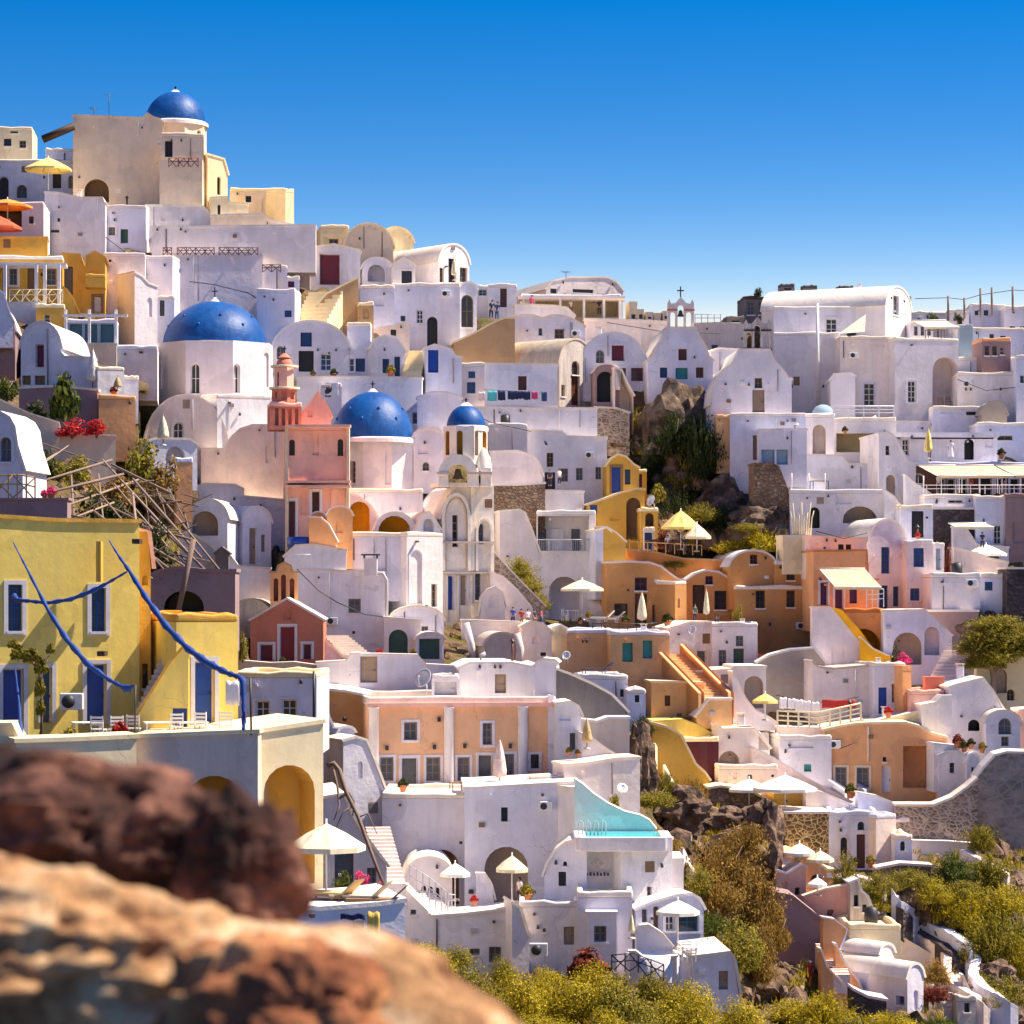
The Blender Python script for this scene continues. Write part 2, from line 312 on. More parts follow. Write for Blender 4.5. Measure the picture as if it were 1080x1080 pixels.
def body(parent, foot, tops, wb, wt_, feats, mat, imat=None, name='wall', roofless=False, warn=''):
    """foot: CCW-from-above local xy list as seen so that edge i has outward normal; tops: dict i-> profile [(s,w)..] left-to-right"""
    Mi = MAT[parent.name].inverted(); k = len(foot); faces = []
    for i in range(k):
        A = Vector((*foot[i], 0)); B = Vector((*foot[(i+1) % k], 0)); L = (B - A).length
        fr = (A, (B - A).normalized(), Vector((0, 0, 1)))
        top = tops.get(i, [(0, wt_), (L, wt_)])
        faces.append([fr, L, top, [], []])
    for ft in parse(feats):
        kind, cx, cy, w, h, col, trim = ft; best = None
        for i, (fr, L, top, hl, _) in enumerate(faces):
            r = rayhit(Mi, fr, cx, cy)
            if not r or r[3] > -1e-3: continue
            if -.05 <= r[0] <= L + .05 and r[2] > 0 and (best is None or r[2] < best[1]): best = (i, r[2])
        if best is None: print('NOFACE', warn, ft); continue
        i = best[0]; fr, L, top, hl, _ = faces[i]
        a = rayhit(Mi, fr, cx - w/2, cy + h/2); b = rayhit(Mi, fr, cx + w/2, cy - h/2)
        mt = max(t[1] for t in top)
        s0, s1 = max(.06, a[0]), min(L - .06, b[0]); w0, w1 = max(wb + .1, a[1]), min(mt - .08, b[1])
        if s1 - s0 < .12 or w1 - w0 < .15: print('SMALL', warn, ft, round(L, 2)); continue
        bad = False
        if i == 0: HOLES.append((a[0], b[0], a[1], b[1]))
        for (q0, q1, r0, r1) in _:
            if s0 < q1 and s1 > q0 and w0 < r1 and w1 > r0: bad = True
        if bad: print('OVERLAP', warn, ft); continue
        _.append((s0, s1, w0, w1))
        hl.append((kind, s0, s1, w0, w1, col, trim))
    m = MB(); IM = 1
    for fr, L, top, hl, _ in faces:
        outer = [(0, wb), (L, wb)] + [(s, w) for s, w in top][::-1]
        holes = []
        for kind, s0, s1, w0, w1, col, trim in hl:
            sh = shape(kind, s0, s1, w0, w1); holes.append(sh)
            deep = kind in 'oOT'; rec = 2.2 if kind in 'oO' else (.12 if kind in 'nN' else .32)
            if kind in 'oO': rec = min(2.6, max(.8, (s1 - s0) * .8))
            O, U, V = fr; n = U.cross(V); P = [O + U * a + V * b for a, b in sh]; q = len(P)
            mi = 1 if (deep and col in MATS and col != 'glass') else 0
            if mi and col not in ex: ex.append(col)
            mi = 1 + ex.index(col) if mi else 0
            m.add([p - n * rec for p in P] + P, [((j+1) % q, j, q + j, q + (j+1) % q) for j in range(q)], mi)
            m.poly((O - n * rec, U, V), sh, (), mi)
            if kind not in 'oOnN': opening(parent, fr, kind if kind != 'x' else 'd', s0, s1, w0, w1, col, trim, rec)
            elif trim: mm = MB(); ring(mm, fr, shape(kind, s0, s1, w0, w1, 0), shape(kind, s0, s1, w0, w1, .16), -.02, .05); mm.build('surround', trim, parent)
        m.poly(fr, outer, holes)
    return m
ex = []; HOLES = []; FD = random.Random(21)
def facade(root, a, b, prof, h0):
    w = b - a
    if w < 2.2: return
    def free(x0, x1, z0, z1):
        x0 -= a; x1 -= a
        return not any(x0 < q1 + .12 and x1 > q0 - .12 and z0 < r1 + .12 and z1 > r0 - .12 for q0, q1, r0, r1 in HOLES)
    def topz(x):
        for (s0, w0), (s1, w1) in zip(prof[:-1], prof[1:]):
            if s0 <= x <= s1 + 1e-6: return w0 + (w1 - w0) * (x - s0) / max(1e-6, s1 - s0)
        return prof[0][1]
    for k in range(min(4, int(w * .7))):
        t = FD.random(); x = FD.uniform(a + .3, b - .3); tz = min(topz(x), topz(min(b, x + .3)), topz(max(a, x - .3)))
        if tz < 1: continue
        if t < .28:
            z1 = tz - .15; z0 = max(.1, z1 - FD.uniform(1.2, 4))
            if free(x-.06, x+.06, z0, z1): q = MB(); r = FD.choice((.03, .045)); q.tube([(x, -.05, z0), (x, -.05, z1), (x, .1, z1 + .05)], r, 5); q.build('pipe', FD.choice(('pipe', 'wframe', 'shutg')), root)
        elif t < .5:
            z = FD.uniform(.3, tz - .4)
            if free(x-.2, x+.2, z, z+.3): q = MB(); q.box((x-.17, -.10, z), (x+.17, .02, z+.26)); q.build('meter_box', FD.choice(('shutg', 'wood', 'wframe', 'steel')), root)
        elif t < .57:
            z = FD.uniform(tz*.4, tz - .3)
            if free(x-.1, x+.1, z, z+.2): q = MB(); q.box((x-.09, -.012, z), (x+.09, .02, z+.16)); q.build('vent', 'black', root)
        elif t < .93:
            z = min(2.3, tz - .3)
            if free(x-.1, x+.1, z, z+.3): q = MB(); q.lathe([(.02, 0), (.09, .03), (.07, .2), (.02, .27)], (x, -.14, z), 8); q.box((x-.02, -.14, z+.2), (x+.02, .01, z+.24)); q.build('wall_lamp', 'iron', root)
        else:
            z = FD.uniform(.2, tz - .7); hh = FD.uniform(.5, .8)
            if free(x-.35, x+.35, z, z+hh) and x - .35 > a and x + .35 < b: q = MB(); q.box((x-.28, -.012, z), (x+.28, .02, z+hh)); [q.box((x-.25, -.025, z+.06+k*.09), (x+.25, -.012, z+.1+k*.09)) for k in range(int(hh/.09)-1)]; HOLES.append((x-a-.3, x-a+.3, z, z+hh)); q.build('shutter', FD.choice(('shutg', 'wood', 'dblue', 'slat')), root)
def H(label, x0, x1, yt, yb, d, rot=0, dep=7, m='white', top=None, f='', name='white_house', cat='house', rm=None, ext=1.5, wallname='wall', roof=True, ctrl=True, par=.35):
    global ex; ex = []
    rm = rm or (m if (top is None and m not in ('white', 'warm')) else 'roofw')
    th = R(rot); xc = (x0 + x1) / 2; C = W(xc, yb, d)
    root = empty(name, label, cat, C, th); Mi = MAT[root.name].inverted()
    fr = (Vector((0, 0, 0)), Vector((1, 0, 0)), Vector((0, 0, 1)))
    loc = lambda px, py: rayhit(Mi, fr, px, py)[:2]
    a, wt_ = loc(x0, yt)[0], loc(xc, yt)[1]; b = loc(x1, yt)[0]
    flat = top is None
    if isinstance(top, str):
        ws = loc(xc, float(top[1:]))[1]; ap = wt_
        if top[0] == 'v':
            n = 14; cc = (a + b) / 2; rr = (b - a) / 2
            prof = [(cc - rr * math.cos(math.pi * i / n), ws + (ap - ws) * math.sin(math.pi * i / n)) for i in range(n + 1)]
        else: prof = [(a, ws), ((a + b) / 2, ap), (b, ws)]
    elif top: prof = [(loc(x, y)) for x, y in top]; prof[0] = (a, prof[0][1]); prof[-1] = (b, prof[-1][1])
    else: prof = [(a, wt_), (b, wt_)]
    if flat and roof and dep > 1: body_top = wt_ - par
    else: body_top = wt_
    foot = [(a, 0), (b, 0), (b, dep), (a, dep)]
    wl, wr = prof[0][1], prof[-1][1]
    if flat: wl = wr = body_top; prof2 = [(a, body_top), (b, body_top)]
    else: prof2 = prof
    tops = {0: [(s - a, w) for s, w in prof2], 1: [(0, wr), (dep, wr)], 2: [(b - s, w) for s, w in prof2][::-1], 3: [(0, wl), (dep, wl)]}
    HOLES.clear(); mb = body(root, foot, tops, -ext, body_top, f, m, warn=label)
    for (s, w), (s2, w2) in zip(prof2[:-1], prof2[1:]):
        mb.add([(s, 0, w), (s2, 0, w2), (s2, dep, w2), (s, dep, w)], [(0, 1, 2, 3)])
    wo_ = mb.build(wallname, [m] + ex, root)
    bev(wo_, .05, 2)
    if dep > 2.5 and b - a > 3 and m in ('white', 'warm', 'orange', 'salmon', 'tan', 'beige'):
        for k in range(1 if b - a < 6 else 2):
            sx = a + (b - a) * (.22 + .5 * k + random.uniform(-.05, .05)); pw = [w for s, w in prof2 if s <= sx]; zz = min(pw[-1], prof2[-1][1]) - .35
            q = MB(); q.box((sx-.07, -.34, zz-.06), (sx+.07, .02, zz+.07)); q.build('rain_spout', 'pipe' if random.random() < .5 else m, root)
    if dep > 2.5 and m in ('white', 'warm', 'orange', 'salmon', 'tan', 'beige', 'ochre', 'ivory'): facade(root, a, b, prof2, 0)
    # roof / coping
    if roof:
        r = MB()
        if flat and dep > 1:
            p = .02; q = .28
            sb = lambda L: [tuple(Vector(L[i]).lerp(Vector(L[(i+1) % 4]), k/5)) for i in range(4) for k in range(5)]
            O = sb([(a-p, -p), (b+p, -p), (b+p, dep+p), (a-p, dep+p)]); I = sb([(a+q, q), (b-q, q), (b-q, dep-q), (a+q, dep-q)])
            if b - a > .8:
                z0, z1, zi = body_top + .0, wt_, body_top + .04
                jz = [random.uniform(-.09, .05) for _ in O]
                vs = [(x, y, z0) for x, y in O] + [(x, y, z1 + jz[i]) for i, (x, y) in enumerate(O)] + [(x, y, z1 + jz[i]) for i, (x, y) in enumerate(I)] + [(x, y, zi) for x, y in I]
                fs = []
                for i in range(20):
                    j = (i+1) % 20; fs += [(i, j, 20+j, 20+i), (20+i, 20+j, 40+j, 40+i), (40+i, 40+j, 60+j, 60+i)]
                fs += [tuple(range(60, 80)), tuple(range(20))[::-1]]
                r.add(vs, fs); rr = r.build('roof', rm, root); bev(rr, .10, 3)
            else: r.box((a-p, -p, body_top), (b+p, dep+p, wt_)); r.build('roof', rm, root)
        else:
            t = .13 if dep > 1 else .08; oh = .07; n = len(prof); nr = []
            for i in range(n):
                p0 = Vector(prof[max(0, i-1)]); p1 = Vector(prof[min(n-1, i+1)]); dd = (p1 - p0).normalized(); nr.append(Vector((-dd.y, dd.x)))
            def q(i, k): 
                e = -oh if i == 0 else (oh if i == n-1 else 0)
                return (prof[i][0] + nr[i].x * k + e, prof[i][1] + nr[i].y * k)
            P = [q(i, t) for i in range(n)] + [q(i, -.02) for i in range(n)][::-1]
            P3 = [(x, -oh, z) for x, z in P] + [(x, dep + oh, z) for x, z in P]; k = len(P)
            smooth = n > 8
            top_f = [(i+1, i, k+i, k+i+1)[::-1] for i in range(n-1)]
            r.add(P3, top_f, 0, smooth)
            r.add(P3, [(i+1, i, k+i, k+i+1)[::-1] for i in range(n-1, k-1)] + [(0, k-1, 2*k-1, k)], 0)
            r.poly((Vector((0, -oh, 0)), Vector((1, 0, 0)), Vector((0, 0, 1))), P[::-1])
            r.poly((Vector((0, dep + oh, 0)), Vector((-1, 0, 0)), Vector((0, 0, 1))), [(-x, z) for x, z in P])
            r.build('roof' if dep > 1 else 'coping', rm, root)
    Mw = MAT[root.name]; pr = []
    for (x, y) in foot:
        for z in (0, wt_): p = Mw @ Vector((x, y, z)); pr.append((CX + p.x / p.y * F, HY - p.z / p.y * F, p.y))
    xs = [p[0] for p in pr]; ys = [p[1] for p in pr]
    CLAMP.append((min(xs) - 3, max(xs) + 3, min(ys) - 3, yb - 1, max(p[2] for p in pr) + .3, min(p[2] for p in pr)))
    if ctrl: CTRL.append((xc, yb, d + .2))
    root['_w'] = b - a; return root
def WL(label, pts, yb, d, m='white', rot=0, dep=.45, name='retaining_wall', cat='wall', **k):
    """freestanding wall with a top polyline in photo pixels"""
    return H(label, pts[0][0], pts[-1][0], min(p[1] for p in pts), yb, d, rot, dep, m, list(pts), name=name, cat=cat, **k)
def strip_tmp():
    for o in bpy.data.objects:
        if '_w' in o: del o['_w']
# ------------------------------------------------------------------ parts and props
def dome(parent, x0, x1, yb, yt, d, finial=None, mat='domeblue', base=True):
    """dome as a part of a church; d = depth of its axis"""
    C = W((x0 + x1) / 2, yb, d); r = (x1 - x0) / 2 / F * d; h = (yb - yt) / F * d
    m = MB(); m.lathe([(r * math.cos(a), h * math.sin(a)) for a in [math.pi / 2 * i / 16 for i in range(17)]], C, 48); m.v = m.v
    o = m.build('dome', mat, parent, True)
    for i in range(0): pass
    if base: b = MB(); b.lathe([(r+.22, -.3), (r+.22, 0), (r+.02, .12)], C, 48, 0, False); b.build('cornice', 'white', parent, True)
    if finial:
        t = MB(); z = C + Vector((0, 0, h)); H_ = (yt - finial) / F * d
        t.lathe([(.5, -.10), (.22, .16), (.09, H_*.3)], z, 12); t.build('finial', 'white' if mat != 'brick' else mat, parent, True)
        t = MB(); k = .045; t.box(z + Vector((-k, -k, H_*.25)), z + Vector((k, k, H_))); t.box(z + Vector((-H_*.2, -k, H_*.68)), z + Vector((H_*.2, k, H_*.68 + 2*k))); t.build('cross', 'iron', parent, True)
    kn = MB()
    for a in range(6):
        an = R(200 + a * 28); e = R(24 + 14 * (a % 2)); p = C + Vector((r * math.cos(e) * math.cos(an), r * math.cos(e) * math.sin(an), h * math.sin(e)))
        kn.lathe([(.10, -.05), (.10, .12), (.02, .16)], p, 6)
    if r > 3: kn.build('vent', 'domeblue', parent, True)
    return o
def ngon_body(parent, label, x0, x1, yt, yb, d, n, ang, mat, f='', dn='drum', ext=.5):
    """n-sided drum in the parent's frame, axis at depth d"""
    C = W((x0 + x1) / 2, yb, d); r = (x1 - x0) / 2 / F * d; h = (yb - yt) / F * d
    t = empty('tmp', None, None, C, 0); rr = r / math.cos(math.pi / n) if n <= 4 else r
    foot = [(rr * math.cos(R(ang) + 2 * math.pi * i / n), rr * math.sin(R(ang) + 2 * math.pi * i / n)) for i in range(n)]
    global ex; ex = []
    m = body(t, foot, {}, -ext, h, f, mat, warn=label)
    m.add([(*p, h) for p in foot], [tuple(range(n))])
    CLAMP.append((x0 - 4, x1 + 4, yt - 20, yb, d + r + 3, d)); o = m.build(dn, [mat] + ex, t); Mi = MAT[parent.name].inverted()
    for ch in list(t.children):
        ch.parent = parent; ch.matrix_basis = Mi @ MAT[t.name] if True else None
    bpy.data.objects.remove(t)
    return C, r
def open_umb(label, cx, w, yt, ye, yg, d, mat='canvasw', sides=8, name='parasol', group=None, pole=True):
    """parasol: canopy centre px, width px, top px, eave px, ground px"""
    G = W(cx, yg, d); root = empty(name, label, 'parasol', G, R(random.uniform(0, 40)), group)
    r = w / 2 / F * d; z1 = (yg - yt) / F * d; z0 = (yg - ye) / F * d; z1 = max(z1, z0 + r * .28)
    m = MB(); n = sides; vs = [(0, 0, z1)]
    for k in range(n * 2):
        a = math.pi * k / n; q = 1 if k % 2 == 0 else .93
        vs += [(r*.5*q*math.cos(a), r*.5*q*math.sin(a), z0 + (z1-z0) * (.56 if k % 2 == 0 else .52)), (r*q*math.cos(a), r*q*math.sin(a), z0), (r*q*math.cos(a), r*q*math.sin(a), z0 - .18)]
    fs = []
    for k in range(n * 2):
        a = 1 + 3*k; b = 1 + 3*((k+1) % (2*n)); fs += [(0, a, b), (a, a+1, b+1, b), (a+1, a+2, b+2, b+1)]
    m.add(vs, fs); m.build('canopy', mat, root)
    m = MB()
    for k in range(n): a = 2 * math.pi * k / n; m.tube([(0, 0, z1-.08), (r*.97*math.cos(a), r*.97*math.sin(a), z0-.03)], .02, 4)
    m.build('ribs', 'wood', root)
    m = MB(); m.tube([(0, 0, 0), (0, 0, z1 + .15)], .04, 6); m.build('pole', 'wframe', root)
    m = MB(); m.lathe([(.24, 0), (.24, .08), (.06, .12)], n=12); m.build('base', 'shade', root)
    return root
def shut_umb(label, cx, w, yt, yg, d, mat='canvas', group=None):
    G = W(cx, yg, d); root = empty('closed_parasol', label, 'parasol', G, 0, group); h = (yg - yt) / F * d; r = w / 2 / F * d
    m = MB(); n = 16; prof = [(.10, .22), (.95, .26), (1, .36), (.82, .55), (.55, .76), (.2, .93), (.03, 1)]; vs = []
    for q, z in prof:
        for k in range(n): a = 2*math.pi*k/n; rr = r * q * (1 if k % 2 else .68); vs.append((rr*math.cos(a), rr*math.sin(a), z*h))
    m.add(vs, [(i*n+k, i*n+(k+1) % n, (i+1)*n+(k+1) % n, (i+1)*n+k) for i in range(len(prof)-1) for k in range(n)], 0, True); m.build('folded_canopy', mat, root)
    m = MB(); m.tube([(0, 0, 0), (0, 0, h + .1)], .035, 6); m.build('pole', 'wood', root)
    m = MB(); m.lathe([(.2, 0), (.2, .06), (.06, .1)], n=10); m.build('base', 'shade', root)
    m = MB(); m.lathe([(r*.72, h*.56), (r*.74, h*.60)], n=12); m.build('strap', mat, root); return root
def chair(label, px, py, d, rz=0, mat='wframe', group=None, s=1):
    root = empty('chair', label, 'chair', W(px, py, d), R(rz), group)
    m = MB(); m.box((-.23*s, -.22*s, .42*s), (.23*s, .22*s, .46*s)); m.build('seat', mat, root)
    m = MB()
    for z in (.58, .70, .82): m.box((-.23*s, .20*s, z*s), (.23*s, .23*s, (z+.07)*s))
    m.build('backrest', mat, root)
    for a, b, h in ((-1, -1, .42), (1, -1, .42), (-1, 1, .92), (1, 1, .92)):
        m = MB(); m.box((a*.21*s-.02, b*.2*s-.02, 0), (a*.21*s+.02, b*.2*s+.02, h*s)); m.build('leg', mat, root)
    return root
def table(label, px, py, d, w=.8, mat='wframe', group=None, h=.74):
    root = empty('table', label, 'table', W(px, py, d), R(15), group)
    m = MB(); m.box((-w/2, -.4, h-.04), (w/2, .4, h)); m.build('tabletop', mat, root)
    for a in (-1, 1):
        for b in (-1, 1): m = MB(); m.box((a*(w/2-.06)-.025, b*.34-.025, 0), (a*(w/2-.06)+.025, b*.34+.025, h-.04)); m.build('leg', mat, root)
    return root
def lounger(label, px, py, d, rz=80, mat='canvasw', group=None, fm='wframe'):
    root = empty('sun_lounger', label, 'sun lounger', W(px, py, d), R(rz), group)
    m = MB(); m.box((-.33, -.6, .30), (.33, .95, .38)); m.build('cushion', mat, root)
    m = MB(); m.add([(-.33, -.6, .3), (.33, -.6, .3), (.33, -1.1, .78), (-.33, -1.1, .78), (-.33, -.6, .38), (.33, -.6, .38), (.33, -1.14, .86), (-.33, -1.14, .86)], [(0,1,2,3)[::-1], (4,5,6,7), (0,1,5,4), (1,2,6,5), (2,3,7,6), (3,0,4,7)]); m.build('backrest', mat, root)
    m = MB(); m.box((-.36, -.62, .24), (.36, .97, .3)); m.build('frame', fm, root)
    for a in (-1, 1):
        for b in (-.5, .85): m = MB(); m.box((a*.3-.03, b-.03, 0), (a*.3+.03, b+.03, .24)); m.build('leg', fm, root)
    return root
def dish(label, px, py, w, d, az=-20, el=30, group=None):
    """satellite dish, w px across, centre px,py"""
    c = W(px, py, d); r = w / 2 / F * d; root = empty('satellite_dish', label, 'satellite dish', c, R(az), group)
    m = MB(); E = Matrix.Rotation(R(90 - el), 3, 'X')
    vs = []; n = 20
    for q in (0.02, .35, .7, 1, 1.0, .7, .02):
        for k in range(n): a = 2*math.pi*k/n; vs.append(E @ Vector((r*q*math.cos(a), r*1.08*q*math.sin(a), r*.28*q*q)))
    for i in range(4 * n, 7 * n): vs[i] = vs[i] - E @ Vector((0, 0, .04))
    m.add(vs, [(i*n+k, i*n+(k+1) % n, (i+1)*n+(k+1) % n, (i+1)*n+k) for i in range(6) for k in range(n)], 0, True); m.build('reflector', 'dishm', root)
    m = MB(); m.tube([E @ Vector((0, -r, r*.28)), E @ Vector((0, -r*.3, r*1.0))], .025, 5); m.box(E @ Vector((-.05, -r*.3, r)) , E @ Vector((-.05, -r*.3, r)) + Vector((.1, .1, .12))); m.build('receiver_arm', 'steel', root)
    m = MB(); m.tube([(0, .12, -.05), (0, .3, -r*.7), (0, .3, -r*1.7)], .04, 6); m.build('mast', 'steel', root); return root
def aircon(label, px, py, d, s=1.0, rz=0):
    root = empty('air_conditioner', label, 'air conditioner', W(px, py, d), R(rz)); w, h = .45*s, .32*s
    m = MB(); m.box((-w, 0, -h), (w, .35, h)); bev(m.build('casing', 'wframe', root), .03)
    m = MB(); m.lathe([(h*.8, 0), (h*.8, .02), (0.01, .03)], (0, 0, 0), 20); m.v = [Vector((v.x - w*.25, -v.z - .005, v.y)) for v in m.v]; m.build('fan', 'iron', root)
    m = MB(); m.box((-w*.7, .05, -h-.15), (-w*.6, .35, -h)); m.box((w*.6, .05, -h-.15), (w*.7, .35, -h)); m.build('bracket', 'steel', root); return root
def rail(label, pts, h, d, mat='wframe', n=5, name='railing', bars=2, balus=False, dd=None, group=None, r=.03, cross=False):
    """railing along photo-pixel foot line pts, height in m; dd = depth at each point"""
    P = [W(x, y, (dd[i] if dd else d)) for i, (x, y) in enumerate(pts)]; root = empty(name, label, 'railing', P[0], 0, group); P = [p - P[0] for p in P]
    m = MB()
    for b in range(bars): z = h * (1 - b * .8 / max(1, bars)); m.tube([p + Vector((0, 0, z)) for p in P], r, 5)
    m.build('rails', mat, root)
    L = [0]
    for a, b in zip(P[:-1], P[1:]): L.append(L[-1] + (b - a).length)
    def at(s):
        for i in range(len(P) - 1):
            if s <= L[i+1] + 1e-6: return P[i].lerp(P[i+1], (s - L[i]) / max(1e-6, L[i+1] - L[i]))
        return P[-1]
    for i in range(n): p = at(L[-1] * i / (n - 1)); q = MB(); q.box(p - Vector((r, r, 0)), p + Vector((r, r, h + .03))); q.build('post', mat, root)
    if balus:
        q = MB(); k = int(L[-1] / .16)
        for i in range(k): p = at(L[-1] * i / k); q.box(p - Vector((.012, .012, 0)), p + Vector((.012, .012, h)))
        q.build('balusters', mat, root)
    if cross:
        q = MB(); k = max(1, int(L[-1] / h / .8))
        for i in range(k): a = at(L[-1]*i/k); b = at(L[-1]*(i+1)/k); u = Vector((0, 0, h)); q.tube([a, b + u], .03, 4); q.tube([a + u, b], .03, 4)
        q.build('lattice', mat, root)
    return root
def stick(name, label, cat, pts, r, d, mat, r1=None, n=6, group=None):
    P = [W(x, y, (q[0] if q else d)) for x, y, *q in pts]; o = MB(); c = P[0]; o.tube([p - c for p in P], r, n, r1=r1); ob = o.build(name, mat); ob.location = c; return tag(ob, label, cat, group)
def blob(n, rx, ry, rz, leafs, seed, up=.25, clump=.55, stalk=0, sticks=0):
    """leaf cloud mesh: small leaf faces on lumpy clumps spread through the crown"""
    rnd = random.Random(seed); m = MB(); cl = []
    for i in range(14):
        a = rnd.uniform(0, 6.28); e = rnd.uniform(-.1, 1.4); q = rnd.uniform(.25, .8)
        cl.append((Vector((q*math.cos(a)*math.cos(e)*rx, q*math.sin(a)*math.cos(e)*ry, max(.05, q*math.sin(e))*rz)), rnd.uniform(.28, clump)))
    for i in range(n):
        c, k = cl[i % 14]; v = Vector((rnd.gauss(0, 1), rnd.gauss(0, 1), rnd.gauss(0, 1))).normalized(); q = rnd.uniform(.55, 1.03)
        p = c + Vector((v.x*k*rx*q, v.y*k*ry*q, v.z*k*rz*q))
        if p.z < -.1 * rz: p.z = abs(p.z) * .3
        s = leafs * rnd.uniform(.6, 1.4); nrm = (v + Vector((rnd.gauss(0, .5), rnd.gauss(0, .5), rnd.gauss(0, .5) + up))).normalized()
        u = nrm.orthogonal().normalized(); u.rotate(Matrix.Rotation(rnd.uniform(0, 6.28), 3, nrm)); w = nrm.cross(u)
        m.add([p - u*s*.5, p + w*s*.28, p + u*s*.8, p - w*s*.28], [(0, 1, 2, 3)])
    for i in range(sticks):
        a = rnd.uniform(0, 6.28); e = rnd.uniform(.3, 1.5); v = Vector((math.cos(a)*math.cos(e)*rx, math.sin(a)*math.cos(e)*ry, math.sin(e)*rz)); q = rnd.uniform(.95, 1.32); s = v.cross(Vector((0, 0, 1))).normalized() * .014
        m.add([v*.5 - s, v*.5 + s, v*q], [(0, 1, 2)])
        for k in range(5): c = v * (q - .05 - k*.06) + Vector((rnd.gauss(0, .02), rnd.gauss(0, .02), rnd.gauss(0, .02))); u = Vector((rnd.gauss(0, 1), rnd.gauss(0, 1), rnd.gauss(0, 1))).normalized() * .045; w = u.orthogonal().normalized() * .02; m.add([c - u, c + w, c + u, c - w], [(0, 1, 2, 3)])
    return m
PROTO = {}
for i in range(4): PROTO['round%d' % i] = blob(5200, 1 + .25*(i % 2), 1, .9 - .1*i, .065, 10 + i, clump=.5, sticks=160)
for i in range(2): PROTO['loose%d' % i] = blob(1100, 1, 1, 1, .13, 30 + i, clump=.35)
PROTO['mound0'] = blob(7500, 1, 1, .85, .058, 77, clump=.66, sticks=40)
PROTO['leafy0'] = blob(700, 1, 1, 1, .24, 50, clump=.4)
PMESH = {}
def bush(label, px, py, w, h, d, kind='round', mat='leafy', name='shrub', cat='shrub', group=None, dpt=1.0, core=True):
    if kind == 'round': w *= 1.18
    """shrub standing at foot pixel px,py, w x h px"""
    k = kind + (str(random.randrange(4)) if kind == 'round' else (str(random.randrange(2)) if kind == 'loose' else '0'))
    key = (k, mat)
    if key not in PMESH:
        o = PROTO[k].build('foliage', mat); PMESH[key] = o.data; bpy.data.objects.remove(o)
    root = empty(name, label, cat, W(px, py, d), R(random.uniform(0, 360)), group)
    o = bpy.data.objects.new('foliage', PMESH[key]); COL.objects.link(o); o.parent = root
    s = w / 2 / F * d / 1.08; z_ = random.uniform(.8, 1.12); o.scale = (s*random.uniform(.9, 1.15), s*random.uniform(.85, 1.2), h / F * d / 1.1 * z_)
    t = MB(); hh = h / F * d
    for q in range(4): a = q * 1.7; t.tube([(0, 0, -.3), (math.cos(a)*s*.2, math.sin(a)*s*.2, hh*.3), (math.cos(a)*s*.5, math.sin(a)*s*.5, hh*.6)], .05, 5, r1=.02)
    t.build('stems', 'timber', root); return root
